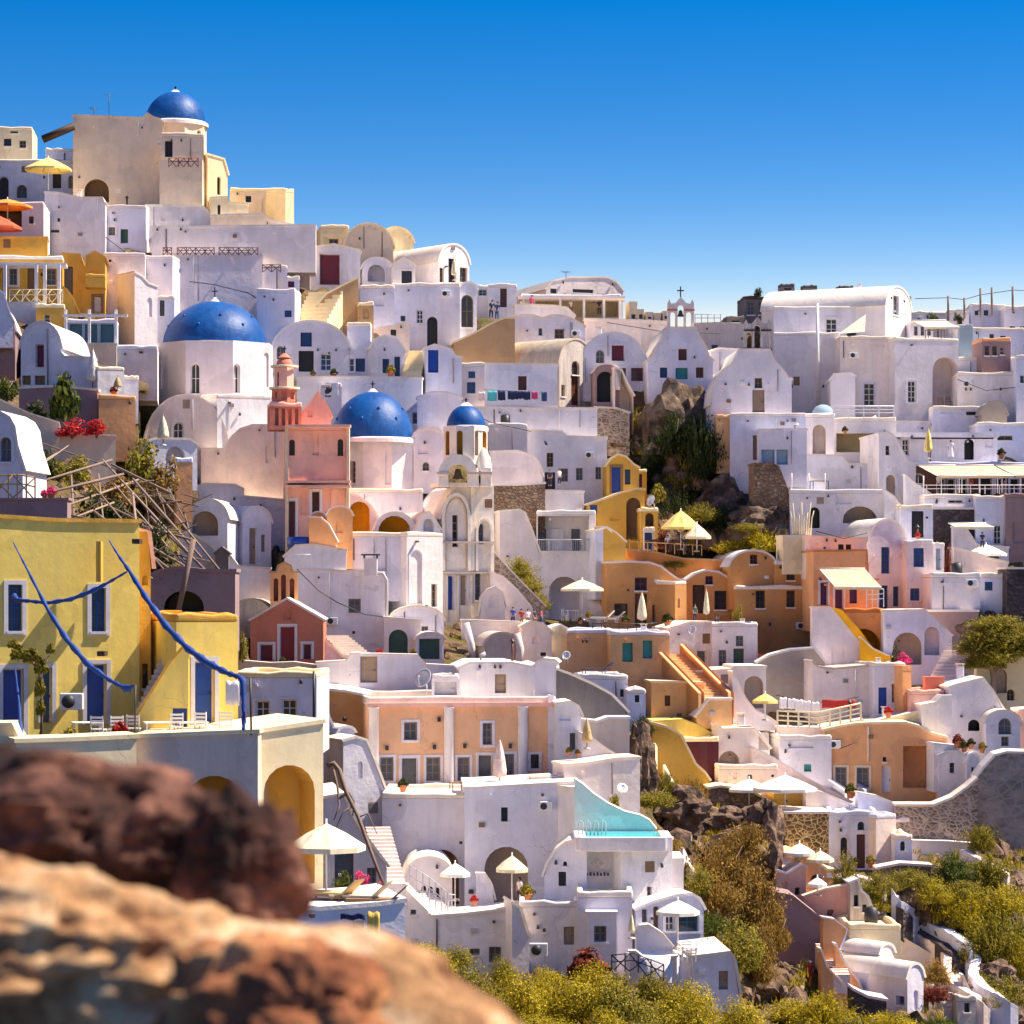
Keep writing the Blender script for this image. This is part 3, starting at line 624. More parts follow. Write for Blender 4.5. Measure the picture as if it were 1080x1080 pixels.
def person(label, px, py, hpx, d, face=0, shirt='cloth', legs='clothn', dress=False, hat=None, lean=0, bag=False, arm=0, hair='hair'):
    h = hpx / F * d; root = empty('person', label, 'person', W(px, py, d), R(face)); k = h
    def skin(name, V, E, mat):
        me = bpy.data.meshes.new(name); me.from_pydata([Vector(v[:3]) * k for v in V], E, []); o = bpy.data.objects.new(name, me); COL.objects.link(o)
        md = o.modifiers.new('s', 'SKIN'); md.use_smooth_shade = True
        for i, v in enumerate(V): me.skin_vertices[0].data[i].radius = (v[3]*k, (v[4] if len(v) > 4 else v[3])*k)
        me.skin_vertices[0].data[0].use_root = True
        s = o.modifiers.new('u', 'SUBSURF'); s.levels = s.render_levels = 1
        dg = bpy.context.evaluated_depsgraph_get(); nm = bpy.data.meshes.new_from_object(o.evaluated_get(dg)); bpy.data.objects.remove(o)
        nm.materials.clear(); nm.materials.append(MATS[mat]); nm.name = name
        ob = bpy.data.objects.new(name, nm); COL.objects.link(ob); ob.parent = root; return ob
    L = lean; st = .045
    hx = L * .5
    V = [(0, 0, .52, .075, .055), (hx*.3, 0, .66, .065, .05), (hx*.7, 0, .79, .082, .055), (hx*.9, 0, .845, .032), (hx, -.008, .875, .03), (hx, -.01, .91, .05, .055), (hx, -.008, .955, .046, .05),
         (.05, 0, .48, .048), (.055+st*.3, -.02, .27, .034), (.055+st*.3, .01, .05, .022), (.055+st*.3, -.05, .018, .02),
         (-.05, 0, .48, .048), (-.055-st*.3, .01, .27, .034), (-.055-st*.3, .03, .05, .022), (-.055-st*.3, -.03, .018, .02),
         (hx*.7+.105, 0, .80, .03), (hx*.5+.14, -.01, .64, .022), (hx*.4+.13, -.06-arm*.05, .50+arm*.12, .017), (hx*.4+.128, -.075-arm*.06, .46+arm*.14, .016),
         (hx*.7-.105, 0, .80, .03), (hx*.5-.14, -.01, .64, .022), (hx*.4-.13, -.06, .50, .017), (hx*.4-.128, -.075, .46, .016)]
    E = [(0,1),(1,2),(2,3),(3,4),(4,5),(5,6),(0,7),(7,8),(8,9),(9,10),(0,11),(11,12),(12,13),(13,14),(2,15),(15,16),(16,17),(17,18),(2,19),(19,20),(20,21),(21,22)]
    skin('body', V, E, 'skin')
    g = .012
    T = [(0, 0, .50, .085, .065), (hx*.3, 0, .66, .078, .062), (hx*.7, 0, .79, .092, .066), (hx*.85, 0, .825, .05), (hx*.7+.105, 0, .80, .042), (hx*.5+.14, -.01, .67, .034), (hx*.7-.105, 0, .80, .042), (hx*.5-.14, -.01, .67, .034)]
    skin('shirt', T, [(0,1),(1,2),(2,3),(2,4),(4,5),(2,6),(6,7)], shirt)
    if dress: m = MB(); m.lathe([(.15*k, .12*k), (.12*k, .35*k), (.09*k, .52*k), (.07*k, .62*k)], n=14); m.build('skirt', legs, root)
    else:
        T = [(0, 0, .52, .088, .066), (.05, 0, .46, .06), (.055+st*.3, -.02, .27, .046), (.055+st*.3, .01, .08, .036), (-.05, 0, .46, .06), (-.055-st*.3, .01, .27, .046), (-.055-st*.3, .03, .08, .036)]
        skin('trousers', T, [(0,1),(1,2),(2,3),(0,4),(4,5),(5,6)], legs)
    m = MB()
    if hat: m.lathe([(.13*k, .955*k), (.062*k, .965*k), (.055*k, 1.01*k), (.01, 1.02*k)], (hx*k, 0, 0), 14); m.build('hat', hat, root)
    m = MB(); m.lathe([(.03*k, .89*k), (.056*k, .90*k), (.062*k, .945*k), (.052*k, .985*k), (.01*k, 1.003*k)], (hx*k, .012*k, 0), 12); m.build('hair', hair, root)
    m = MB()
    for e in (-1, 1): m.lathe([(.002*k, -.006*k), (.007*k, 0), (.002*k, .006*k)], (hx*k + e*.018*k, -.063*k, .93*k), 6)
    m.build('eyes', 'iron', root)
    return root
def pot(label, px, py, d, s=.35, plant='leafg', group=None, mat='pot', kind='loose', ph=1.0):
    s *= .40; root = empty('potted_plant', label, 'potted plant', W(px, py, d), random.random(), group)
    m = MB(); m.lathe([(s*.35, 0), (s*.5, s*.75), (s*.56, s*.75), (s*.56, s*.9), (s*.44, s*.9), (s*.4, s*.8)], n=14); m.build('pot', mat, root)
    o = PROTO['leafy0'].build('foliage', plant, root); o.scale = (s*.9, s*.9, s*1.1*ph); o.location.z = s*.8; return root
def stairs(label, x0, y0, x1, y1, d, wid=1.5, n=12, mat='white', rz=None, d1=None, name='staircase', sidewall=None):
    """flight from foot (x0,y0) up to head (x1,y1) in photo pixels; solid steps"""
    A = W(x0, y0, d); B = W(x1, y1, d1 or d + 3); v = B - A; h = v.z; run = Vector((v.x, v.y, 0)); L = run.length
    root = empty(name, label, 'staircase', A, math.atan2(run.x, run.y) * -1)
    for q in range(1):
        m = MB()
        for i in range(n): m.box((-wid/2, L*i/n, -1), (wid/2, L, h*(i+1)/n) if False else (wid/2, L*(i+1)/n, h*(i+1)/n))
        m.build('steps', mat, root)
    if sidewall:
        for s in sidewall.split():
            sg = -1 if s[0] == 'L' else 1; m = MB(); w = .22; x = sg * (wid/2 + w/2 + .003); P = [(0, -1), (L, -1), (L, h+.75), (0, .75)]
            m.slab((Vector((x - w/2, 0, 0)), Vector((0, 1, 0)), Vector((0, 0, 1))), P, -w, 0); m.poly((Vector((x - w/2 + w, 0, 0)), Vector((0, 1, 0)), Vector((0, 0, 1))), P); m.poly((Vector((x - w/2, 0, 0)), Vector((0, 1, 0)), Vector((0, 0, 1))), P); bev(m.build('side_wall', s[2:] or mat, root), .04)
    return root
def awning(label, x0, x1, yt, ye, d, out=1.8, mat='awn', posts=0, yg=None, rot=0, group=None, name='awning', skew=0):
    C = W((x0+x1)/2, yt, d); w = (x1-x0)/F*d/math.cos(R(rot)); root = empty(name, label, 'awning', C, R(rot), group); z = -(ye - yt) / F * d
    m = MB(); n = 8; vs = []
    for i in range(n + 1):
        x = -w/2 + w*i/n; sg = .05 * math.sin(math.pi * (i*2 % n) / n) 
        vs += [(x, 0, 0), (x + skew*.5, -out*.5, z*.5 - sg - .03), (x + skew, -out, z), (x + skew, -out-.01, z-.2)]
    m.add(vs, [(4*i+j, 4*i+j+1, 4*i+5+j, 4*i+4+j) for i in range(n) for j in range(3)]); m.build('canopy', mat, root)
    m = MB(); m.tube([(-w/2, 0, .03), (w/2, 0, .03)], .06, 6); m.tube([(-w/2+skew, -out, z), (w/2+skew, -out, z)], .04, 6); m.tube([(-w/2+.02, 0, 0), (-w/2+.02+skew, -out, z-.05)], .03, 5); m.tube([(w/2-.02, 0, 0), (w/2-.02+skew, -out, z-.05)], .03, 5); m.build('frame', 'wframe', root)
    if yg:
        for i in range(posts): x = -w/2 + .1 + (w-.2) * i / max(1, posts-1); q = MB(); q.tube([(x, -out+.1, z), (x, -out+.1, -(yg-yt)/F*d)], .05, 6); q.build('post', 'wframe', root)
    return root
def cloth(label, px, py, w, h, d, mat='cloth', group=None, name='hanging_towel'):
    m = MB(); a = w/F*d/2; b = h/F*d; n = 8; vs = []
    for i in range(n+1):
        for j in range(5): vs.append((-a + 2*a*i/n, .04*math.sin(i*2.1 + px)*j/4, -b*j/4 + .03*math.sin(i*1.3)))
    m.add(vs, [(i*5+j, i*5+j+1, i*5+6+j, i*5+5+j) for i in range(n) for j in range(4)], 0, True); o = m.build(name, mat); o.location = W(px, py, d)
    s = o.modifiers.new('t', 'SOLIDIFY'); s.thickness = .02; return tag(o, label, 'laundry', group)
def antenna(label, px, yb, yt, d, arms=3):
    root = empty('antenna', label, 'antenna', W(px, yb, d), .4); h = (yb-yt)/F*d; m = MB(); m.tube([(0,0,0), (0,0,h)], .03, 5); m.build('mast', 'iron', root)
    m = MB()
    for i in range(arms): z = h*(.95-.1*i); m.tube([(-.5+.1*i, 0, z), (.5-.1*i, 0, z)], .015, 4)
    m.tube([(0, -.4, h*.85), (0, .5, h*.85)], .015, 4); m.build('elements', 'iron', root); return root

def onfront(parent, px, py): r = rayhit(MAT[parent.name].inverted(), (Vector((0, 0, 0)), Vector((1, 0, 0)), Vector((0, 0, 1))), px, py); return r[0], r[1]
FR0 = (Vector((0, 0, 0)), Vector((1, 0, 0)), Vector((0, 0, 1)))
def molding(parent, cx, w, yt, yb, tk, mat='warm', proud=.22, name='moulding', y0=0):
    """pointed arch moulding on the front plane of a thing, photo pixels"""
    def pt(g):
        a, b = onfront(parent, cx - w/2 - g, yb), onfront(parent, cx + w/2 + g, yt - g); x0, z0, x1, z1 = a[0], a[1], b[0], b[1]; c = (x0+x1)/2; r = x1 - x0; hh = min(z1 - z0, r * .95); L = [(x0, z0)]
        for i in range(9): t = i/8; L.append((x0 + (c-x0)*(1-math.cos(t*math.pi/2)), z1 - hh + hh*math.sin(t*math.pi/2)))
        for i in range(7, -1, -1): t = i/8; L.append((x1 - (c-x0)*(1-math.cos(t*math.pi/2)), z1 - hh + hh*math.sin(t*math.pi/2)))
        return L + [(x1, z0)]
    A, B_ = pt(0), pt(tk); m = MB(); m.slab((Vector((0, y0, 0)), FR0[1], FR0[2]), B_ + A[::-1], -.02, proud); return m.build(name, mat, parent)
def plate(parent, name, x0, x1, y0, y1, mat, proud=.04, back=-.02, y=0):
    a = onfront(parent, x0, y1); b = onfront(parent, x1, y0); m = MB(); m.box((a[0], y - proud, a[1]), (b[0], y - back, b[1])); return m.build(name, mat, parent)
# ================================================================== far left hill top
H('small cream house with flat roof at the far left of the skyline', -22, 34, 133, 166, 262, 5, 6, 'cream', f='w 15 138 8 5 black;w 8 150 8 8 black;w 24 152 7 8 wood', name='cream_house', rm='cream')
H('low lavender-grey block behind the big yellow parasol on the left skyline', 48, 79, 156, 190, 260, 0, 6, 'white', f='w 60 172 6 8 black')
r = H('white terrace house with two arched openings below the yellow parasol', -22, 79, 168, 216, 255, 4, 8, 'white', f='D 4 198 11 24 black white;v 23 202 11 14 wood white;d 60 190 9 17 dwood;v 75 192 6 14 greywin')
rail('thin white railing along the terrace of the yellow parasol', [(-5, 184), (40, 183), (76, 186)], 0, 251, n=6, bars=2, h=.9) if False else None
open_umb('big yellow parasol on the terrace beside the beige church', 51, 51, 166, 178, 203, 249, 'canvasy')
stick('tilted_panel', 'dark tilted shade panel jutting from the roof of the beige church', 'sun shade', [(45, 147), (78, 133)], .35, 251, 'dwood', n=4)
antenna('thin tall antenna on the roof of the beige church', 115, 124, 99, 254, 1)
antenna('television antenna on the roof left of the tall thin mast', 99, 124, 113, 254, 3)
ch = H('big plain beige church with a deep blue dome on the hilltop', 77, 172, 122, 217, 252, 6, 12, 'beige', top=[(77, 122), (150, 125), (156, 120), (161, 124), (168, 126), (172, 131)], f='o 102 201 26 24 wood beige;n 89 206 4 20', name='domed_church', cat='church', rm='beige')
b = MB(); P0 = W(172, 217, 250.5); P1 = W(217, 131, 250.5)
C, r_ = ngon_body(ch, 'x', 152, 219, 131, 172, 257, 8, 22.5, 'beige', f='v 210 146 4 17 greywin;n 185 152 14 24')
dome(ch, 153, 217, 131, 97, 257, 91, base=True)
b.box((P0.x, 248, W(0, 226, 250).z), (W(216, 0, 250).x, 262, W(0, 172, 250).z)); b.build('wing', 'beige', ch, True)
r = H('beige recess with a door and dark red balcony under the hilltop dome', 170, 215, 140, 178, 248.5, 6, 3, 'beige', f='d 178 157 8 17 black', name='church_porch', cat='building', rm='beige')
rail('dark red lattice balcony rail below the hilltop dome', [(178, 176), (209, 176)], 0, 247, n=4, bars=2, mat='latred', cross=True, h=.75) if False else rail('dark red lattice balcony rail below the hilltop dome', [(178, 176), (209, 176)], .75, 247, 'latred', 4, bars=2, cross=True)
H('sunlit cream annex with one slit window right of the hilltop church', 219, 240, 165, 213, 250, 34, 7, 'cream', top=[(219, 163), (236, 168), (240, 185)], f='v 231 196 4 19 black', name='cream_annex', rm='cream')
H('stepped cream blocks below the slit-windowed annex', 222, 262, 208, 240, 247, 8, 7, 'cream', top=[(222, 209), (240, 208), (240.5, 214), (262, 216)], f='n 252 226 9 9;d 231 222 3 12 black', name='cream_house', rm='cream')
H('tall tan house on the skyline right of the hilltop church', 243, 301, 198, 234, 254, 6, 6, 'beige', f='w 262 210 6 7 black;n 285 216 18 22', name='tan_house', rm='cream')
H('narrow sunlit cream wall end on the skyline', 301, 310, 199, 236, 252, 38, 4, 'cream', name='cream_house')
H('long beige retaining wall with small recess below the tan skyline house', 222, 330, 229, 262, 245, 3, 5, 'beige', top=[(222, 228), (278, 226), (283, 232), (312, 238), (330, 241)], name='retaining_wall', cat='wall', rm='roofw')
H('white barrel roof gleaming below the hilltop church', 154, 224, 217, 262, 247, 10, 6, 'white', top=[(154, 217), (214, 218), (221, 225), (225, 238)], f='w 179 243 4 3 black;n 172 230 5 5', name='vaulted_house')
H('pale house with a green shutter below the hilltop church arch', 111, 154, 216, 262, 245.5, -6, 6, 'white', f='x 131 249 8 15 green;w 118 244 7 9 greywin white')
H('long blank white wall with a rounded corner left of the green shutter', 47, 111, 203, 268, 244, 3, 8, 'white', top=[(47, 203), (62, 204), (84, 209), (108, 209), (109, 214), (111, 215)], f='w 62 232 3 4 black;w 58 244 9 3 black')
for i, (x0, x1, y0, y1, l) in enumerate([(160, 333, 240, 268, 'long plain white wall above the dark red lattices'), (172, 277, 269, 335, 'broad pinkish white wall under the dark red lattices')]):
    WL(l, [(x0, y0), (x1, y0 - 2)], y1, 243 - 2 * i, 'white' if i == 0 else 'warm', 3 + 6 * i, 3)
for x0, x1, l in ((172, 181, 'shortest dark red lattice parapet by the drainpipe'), (187, 226, 'middle dark red lattice parapet on the pinkish wall'), (231, 272, 'right dark red lattice parapet on the pinkish wall'), (277, 296, 'lower dark red lattice parapet on the small white box')):
    y = 269 if x0 < 275 else 287
    rail(l, [(x0, y), (x1, y)], .62, 240.3 if x0 < 275 else 238.6, 'latred', 3 if x1 - x0 < 20 else 5, bars=2, cross=True, name='lattice_parapet', group='dark red lattice parapets')
H('small white box below the wine red door', 275, 303, 279, 306, 242, 6, 3, 'warm', f='x 307 294 1 1 wood' if False else '')
H('dull red gate box beside the small white box', 303, 316, 291, 306, 241.5, 6, 2, 'white', f='x 307 297 7 12 wine', name='gate_house')
H('lavender stone block left of the tan stone wall', 271, 311, 304, 347, 238, -3, 4, 'white', name='retaining_wall', cat='wall')
H('lavender recess wall with drainpipe above the blue dome', 146, 182, 269, 311, 238, -6, 4, 'white', name='retaining_wall', cat='wall')
H('bright white stair wall turning down beside the plain beige house', 142, 166, 288, 352, 233, 34, 4, 'white', top=[(142, 287), (150, 292), (156, 299), (166, 303)], f='n 158 324 5 20', name='stair_wall', cat='wall')
H('slim white house with one dark slit window left of the large dome', 166, 184, 311, 352, 236, 2, 5, 'white', f='w 171 325 5 17 black')
H('tall blank pinkish beige house above the turquoise veranda', 109, 153, 266, 366, 235, 6, 8, 'warm', f='w 116 275 3 3 black', name='plain_house', rm='warm')
H('pale house stub joining the blank pinkish house to the domed church', 124, 166, 364, 402, 222, 6, 6, 'warm', f='', name='plain_house', rm='white')
# yellow cluster
H('dark open terrace room with red and orange parasols on the left edge', -22, 46, 212, 256, 236, 5, 7, 'warm', f='O 8 233 30 22 wood;w 33 232 5 8 black', name='terrace_house', rm='warm')
open_umb('orange parasol at the left edge above the yellow house', 8, 52, 210, 217, 232, 232, 'canvaso')
open_umb('rust red parasol at the left edge above the yellow parapet', -4, 54, 226, 240, 252, 229, 'canvasr')
WL('thick yellow parapet on the left edge', [(-22, 251), (50, 251)], 272, 231, 'ochre', 8, 3, rm='ochre')
H('ochre yellow house with veranda posts at the left edge', -22, 66, 269, 322, 228, 6, 6, 'ochre', f='w 14 292 8 17 greywin white;x 33 293 8 24 wood;w 54 292 10 17 greywin;n 3 290 6 17', name='yellow_house', rm='roofw')
aw = H('white veranda slab of the ochre yellow house', -20, 70, 277, 280, 226, 6, 2, 'white', name='veranda', cat='veranda', ext=0, roof=False, ctrl=False)
for x in (38, 47, 62, 5):
    p = W(x, 320, 225.4); q = MB(); q.box(p + Vector((-.12, 0, 0)), p + Vector((.12, .24, 3.0))); q.build('pillar', 'white', aw, True)
rail('cream lattice balustrade of the ochre yellow house', [(10, 319), (66, 319)], 1.0, 225, 'canvas', 5, bars=2, cross=True)
WL('white base wall under the cream lattice balustrade', [(8, 320), (40, 320)], 345, 224.5, 'white', 5, 2)
H('ochre house with stacked chimneys and a pale door', 66, 111, 270, 330, 231, 6, 6, 'ochre', top=[(66, 268), (84, 269), (90, 286), (92, 270), (100, 266), (110, 272), (111, 275)], f='d 72 296 10 30 greywin;d 103 321 9 18 cloth wood;n 99 292 14 14', name='yellow_house', rm='ochre')
H('ochre box balcony below the stacked chimneys', 90, 111, 288, 303, 228.5, 6, 2, 'ochre', name='yellow_balcony', cat='balcony', rm='ochre', ext=0, ctrl=False)
WL('curved ochre stair wall below the pale door', [(62, 300), (70, 306), (77, 316), (82, 330)], 345, 227, 'ochre', 8, 1.2, rm='ochre')
H('small ochre tower with one pale window', 38, 68, 320, 350, 221, 8, 5, 'ochre', f='w 50 336 6 9 cloth', name='yellow_house', rm='canvas')
vr = H('glazed turquoise veranda with white posts', 71, 123, 336, 364, 221, 5, 3, 'paleblue', f='x 80 350 13 22 glassteal;x 96 350 13 22 glassteal;x 113 350 14 22 glassteal', name='veranda', cat='veranda', rm='white')
for x in (69, 94, 122):
    p = W(x, 364, 219.5); q = MB(); q.box(p + Vector((-.1, 0, 0)), p + Vector((.1, .2, 2.7))); q.build('post', 'wframe', vr, True)
p = W(66, 334, 219.2); q = MB(); q.box(p, p + Vector((4.9, .25, .18))); q.build('beam', 'wframe', vr, True)
WL('beige balustrade wall of the turquoise veranda', [(71, 363), (123, 363)], 378, 219, 'beige', 4, .6)
# tile B left
WL('brown plastered wall with a curved white coping on the left edge', [(-22, 322), (0, 323), (8, 328), (13, 338), (16, 350)], 400, 214, 'mauve', 6, 6)
WL('white stair parapet rising at the left edge', [(-5, 302), (4, 310), (10, 330), (14, 340)], 345, 213, 'white', 10, 1)
H('small white vaulted house with dark red shutters near the left edge', 22, 64, 340, 410, 206, -4, 9, 'white', top='v368', f='x 42 375 9 24 wine white;w 28 401 9 10 wood;w 42 401 11 10 wood', name='vaulted_house')
WL('low white wall right of the small vaulted house', [(64, 372), (68, 377), (97, 378)], 408, 204, 'white', 0, 2)
shut_umb('tall white closed parasol beside the small vaulted house', 98, 14, 368, 412, 203, 'canvasw')
H('bright white terrace block right of the white closed parasol', 103, 131, 386, 415, 203, 22, 5, 'white', f='')
H('step of white terrace wall below the blank pinkish house', 130, 146, 396, 425, 207, 10, 5, 'white')
H('glowing orange plastered block above the red bougainvillea', 104, 143, 416, 462, 186, 8, 5, 'salmon', name='orange_house', rm='salmon')
pot('terracotta bowl of flowers on the orange block', 120, 418, 186.5, .9, 'leafr')
shut_umb('grey glass lantern shaped jar above the orange block', 124, 9, 397, 412, 200, 'canvast')  # bell shaped jar, modelled with the closed parasol helper
WL('long sweeping beige garden wall at the left edge', [(-22, 420), (0, 422), (30, 436), (62, 446), (62.5, 457)], 495, 180, 'beige', 8, 1)
WL('straight beige garden wall under the bougainvillea', [(62, 457), (92, 458), (122, 460)], 486, 179, 'beige', 8, 1)
WL('stone garden wall behind the broad leaved tree', [(20, 410), (60, 408), (103, 412)], 450, 188, 'mauve', 4, 1.5)
bush('red bougainvillea spilling over the beige garden wall', 76, 458, 46, 22, 178, 'loose', 'flowerr', 'bougainvillea', 'shrub')
bush('crimson bougainvillea beside the orange block', 102, 457, 34, 16, 177.5, 'loose', 'flowerr', 'bougainvillea', 'shrub')
bush('broad leaved green tree above the beige garden wall', 68, 436, 44, 46, 183, 'leafy', 'leafg', 'small_tree', 'tree')
bush('dark green shrub at the left end of the sweeping wall', 6, 420, 34, 30, 184, 'loose', 'leafg')
bush('low dark shrub behind the sweeping wall', 38, 440, 50, 24, 184, 'loose', 'leafd')
# ruined pergola on the slope
rp = empty('collapsed_pergola', 'collapsed timber pergola of grey poles on the dark slope above the yellow house', 'pergola', W(110, 545, 150)); rnd = random.Random(4)
BE = [((15, 457, 172), (100, 487, 165)), ((100, 487, 165), (160, 507, 160)), ((30, 500, 150), (72, 470, 160)), ((20, 515, 150), (118, 485, 158)), ((66, 535, 140), (148, 505, 155)), ((108, 485, 158), (205, 590, 130)),
      ((120, 510, 150), (190, 592, 132)), ((95, 508, 150), (172, 600, 130)), ((140, 505, 150), (212, 588, 134)), ((150, 555, 140), (205, 570, 136)), ((60, 540, 140), (150, 560, 138)), ((75, 500, 155), (78, 545, 140)),
      ((118, 490, 155), (180, 520, 150)), ((170, 525, 150), (232, 602, 136)), ((85, 520, 148), (170, 560, 140)), ((60, 478, 160), (32, 495, 150)), ((48, 520, 145), (130, 500, 152)), ((130, 560, 139), (200, 600, 132)),
      ((100, 540, 142), (186, 606, 131)), ((158, 545, 142), (215, 600, 134)), ((90, 560, 138), (160, 610, 130)), ((62, 552, 139), (120, 530, 145)), ((104, 500, 152), (110, 560, 139)), ((140, 520, 147), (146, 575, 136))]
for a, b_ in BE:
    q = MB(); q.tube([W(*a), W(*b_)], rnd.uniform(.035, .075), 5); q.build('beam', 'oldwood' if rnd.random() < .45 else 'timber', rp, True)
for i in range(70):
    x = rnd.uniform(55, 195); y = rnd.uniform(505, 590); dd = 160 - (y - 490) * .24; a = rnd.uniform(-.6, 1.5); l = rnd.uniform(12, 42)
    q = MB(); q.tube([W(x, y, dd), W(x + l * math.cos(a), y + l * math.sin(a), dd - l*.15)], rnd.uniform(.018, .045), 4); q.build('beam', 'timber' if rnd.random() < .75 else 'oldwood', rp, True)
stick('wooden_post', 'dark leaning wooden post above the yellow stair wing', 'post', [(204, 569), (187, 650)], .13, 128, 'timber')
bush('green and brown climbing shrub above the collapsed pergola', 150, 508, 56, 50, 160, 'loose', 'leafol')
bush('dry orange shrub right of the collapsed pergola', 174, 515, 44, 36, 158, 'loose', 'leafo')
bush('grey green shrub on the dark slope left of the pergola', 45, 500, 60, 34, 162, 'loose', 'leafd')
bush('dark scrub under the middle of the pergola beams', 110, 560, 90, 50, 146, 'loose', 'leafd'); bush('brown dry scrub among the pergola beams', 120, 530, 70, 36, 152, 'loose', 'leafo'); bush('dry olive scrub at the upper end of the pergola', 80, 505, 60, 28, 160, 'loose', 'leafol')
bush('dark scrub under the lower pergola beams', 165, 600, 60, 50, 137, 'loose', 'leafd')
shut_umb('closed beige parasol in front of the big white arch', 172, 13, 438, 470, 178, 'canvas')
H('white rounded roof kiosk above the orange shrub', 157, 208, 464, 492, 182, 15, 4, 'white', top=[(157, 466), (165, 463), (200, 464), (208, 470)], f='o 185 480 20 18', name='kiosk', cat='kiosk')
H('orange wall end beside the orange shrub', 186, 203, 482, 525, 176, 10, 2, 'salmon', name='orange_wall', cat='wall', rm='white')
# small white chapel + balcony left edge
H('small white domed structure with an arched window at the left edge', -22, 24, 435, 500, 140, -4, 5, 'white', top=[(-22, 440), (-10, 436), (0, 436), (9, 441), (14, 450), (17, 470), (24, 497)], f='v 6 474 12 26 greywin white;n 5 487 10 10', name='vaulted_house')
rail('rustic wooden balcony fence at the left edge', [(-10, 525), (24, 525), (37, 528)], 1.0, 127, 'lattice', 6, bars=2, cross=True)
pot('pink flowering pot above the yellow house', 54, 527, 126, .8, 'flowerp')
pot('second pink flowering pot nearer the wooden fence', 47, 527, 125.5, .6, 'flowerp')
WL('mauve plaster wall behind the roof of the yellow house', [(-22, 527), (71, 527)], 560, 124, 'mauve', 0, 1, rm='mauve')
WL('curved mauve plaster wall with a dark arch right of the yellow house', [(159, 608), (172, 602), (190, 600), (215, 603), (248, 603)], 652, 131, 'mauve', 0, 2, f='o 194 634 42 22 black', rm='mauve')
# ================================================================== big domed church
c1 = H('big white church with a wide blue dome left of the pink belfry', 212, 288, 416, 470, 229, 4, 6, 'white', f='', name='domed_church', cat='church')
C, r_ = ngon_body(c1, 'church one', 163, 291, 364, 424, 236, 8, 22.5, 'warm', f='v 206 399 10 32 bluewin;v 249 399 9 30 bluewin;n 173 393 6 34;n 281 390 5 36', ext=1.5)
dome(c1, 172, 281, 365, 318, 236, 303)
H('wide white arched chapel front below the left of the big dome', 152, 240, 417, 500, 225, 8, 6, 'warm', top='v474', f='v 188 454 11 18 bluewin white', name='vaulted_chapel', cat='chapel')
H('bright box wing under the right facet of the big dome', 229, 286, 416, 470, 226, 22, 5, 'white', ctrl=False)
H('huge blank rounded nave wall left of the pink church front', 212, 301, 449, 575, 222, 3, 9, 'warm', top=[(212, 474), (237, 474), (244, 462), (254, 453), (266, 449), (301, 449)], f='n 282 479 4 18', name='church_nave', cat='church')
# pink church
c2 = H('tall pink church front with fluted doorway', 301, 368, 449, 580, 212, 5.5, 9, 'pink', f='v 308 472 6 17 black pink;n 333 466 7 28;v 359 472 6 18 black pink;x 308 550 8 44 brown white;d 333 530 9 24 dwood white;n 358 530 6 20;n 320 530 7 26;n 346 528 6 26', name='pink_church', cat='church', rm='pink')
q = MB()
for y in (450, 509, 514): p = W(300, y, 210.4); q.box(p + Vector((0, .4, 0)), p + Vector((4.75, 1.5, .18)))
q.build('cornice', 'pink', c2, True)
q = MB()
for x in (301, 365.5): p = W(x, 580, 211.6 + (x > 340) * .2); q.box(p, p + Vector((.2, .8, 9)))
q.build('corner_pilaster', 'roofc', c2, True)
H('pink gabled pediment beside the pink belfry', 318, 349, 414, 452, 214, 6, 6, 'pink', top=[(318, 438), (326, 428), (335, 414), (344, 428), (349, 440)], f='n 327 436 5 8', name='pink_gable', cat='church', rm='pink', ctrl=False)
bt = H('tiered pink and brick belfry with a little red dome', 285, 318, 424, 452, 213, 10, 2.4, 'brick', f='o 292 438 4 22 pink;o 299 438 4 22 pink;o 306 438 4 22 pink;o 313 438 4 22 pink', name='belfry', cat='belfry', rm='pink', ctrl=False, ext=.1)
C, r_ = ngon_body(bt, 'belfry', 286, 312, 410, 424, 214, 8, 22.5, 'brick', f='n 292 417 4 8;n 300 417 5 9;n 308 417 4 8', dn='tier')
C, r_ = ngon_body(bt, 'belfry', 289, 310, 388, 410, 214, 8, 22.5, 'pink', f='o 295 400 5 16 brick;o 303 400 5 16 brick', dn='tier')
q = MB(); q.lathe([(1.0, 0), (1.05, .15), (.85, .18)], W(300, 388, 214), 16); q.lathe([(1.1, 0), (1.15, .15), (.9, .18)], W(300, 411, 214), 16); q.build('cornice', 'roofc', bt, True)
dome(bt, 291, 309, 387, 376, 214, 365, 'brick', base=False)
for x, y, x1, l in ((326, 540, 345, 'left rust red arched parapet in front of the pink church'), (345, 534, 372, 'right rust red arched parapet in front of the pink church')):
    H(l, x, x1, y, 578, 207 - (x > 340), 6, .8, 'salmon', top='v%d' % (y + 10), f='n %d %d 8 12' % ((x + x1) // 2, y + 22), name='arched_parapet', cat='wall')
H('low red plaster wall curving below the pink church', 326, 355, 553, 575, 205, 0, 1, 'salmon', top=[(326, 545), (338, 546), (346, 553), (355, 572)], name='retaining_wall', cat='wall')
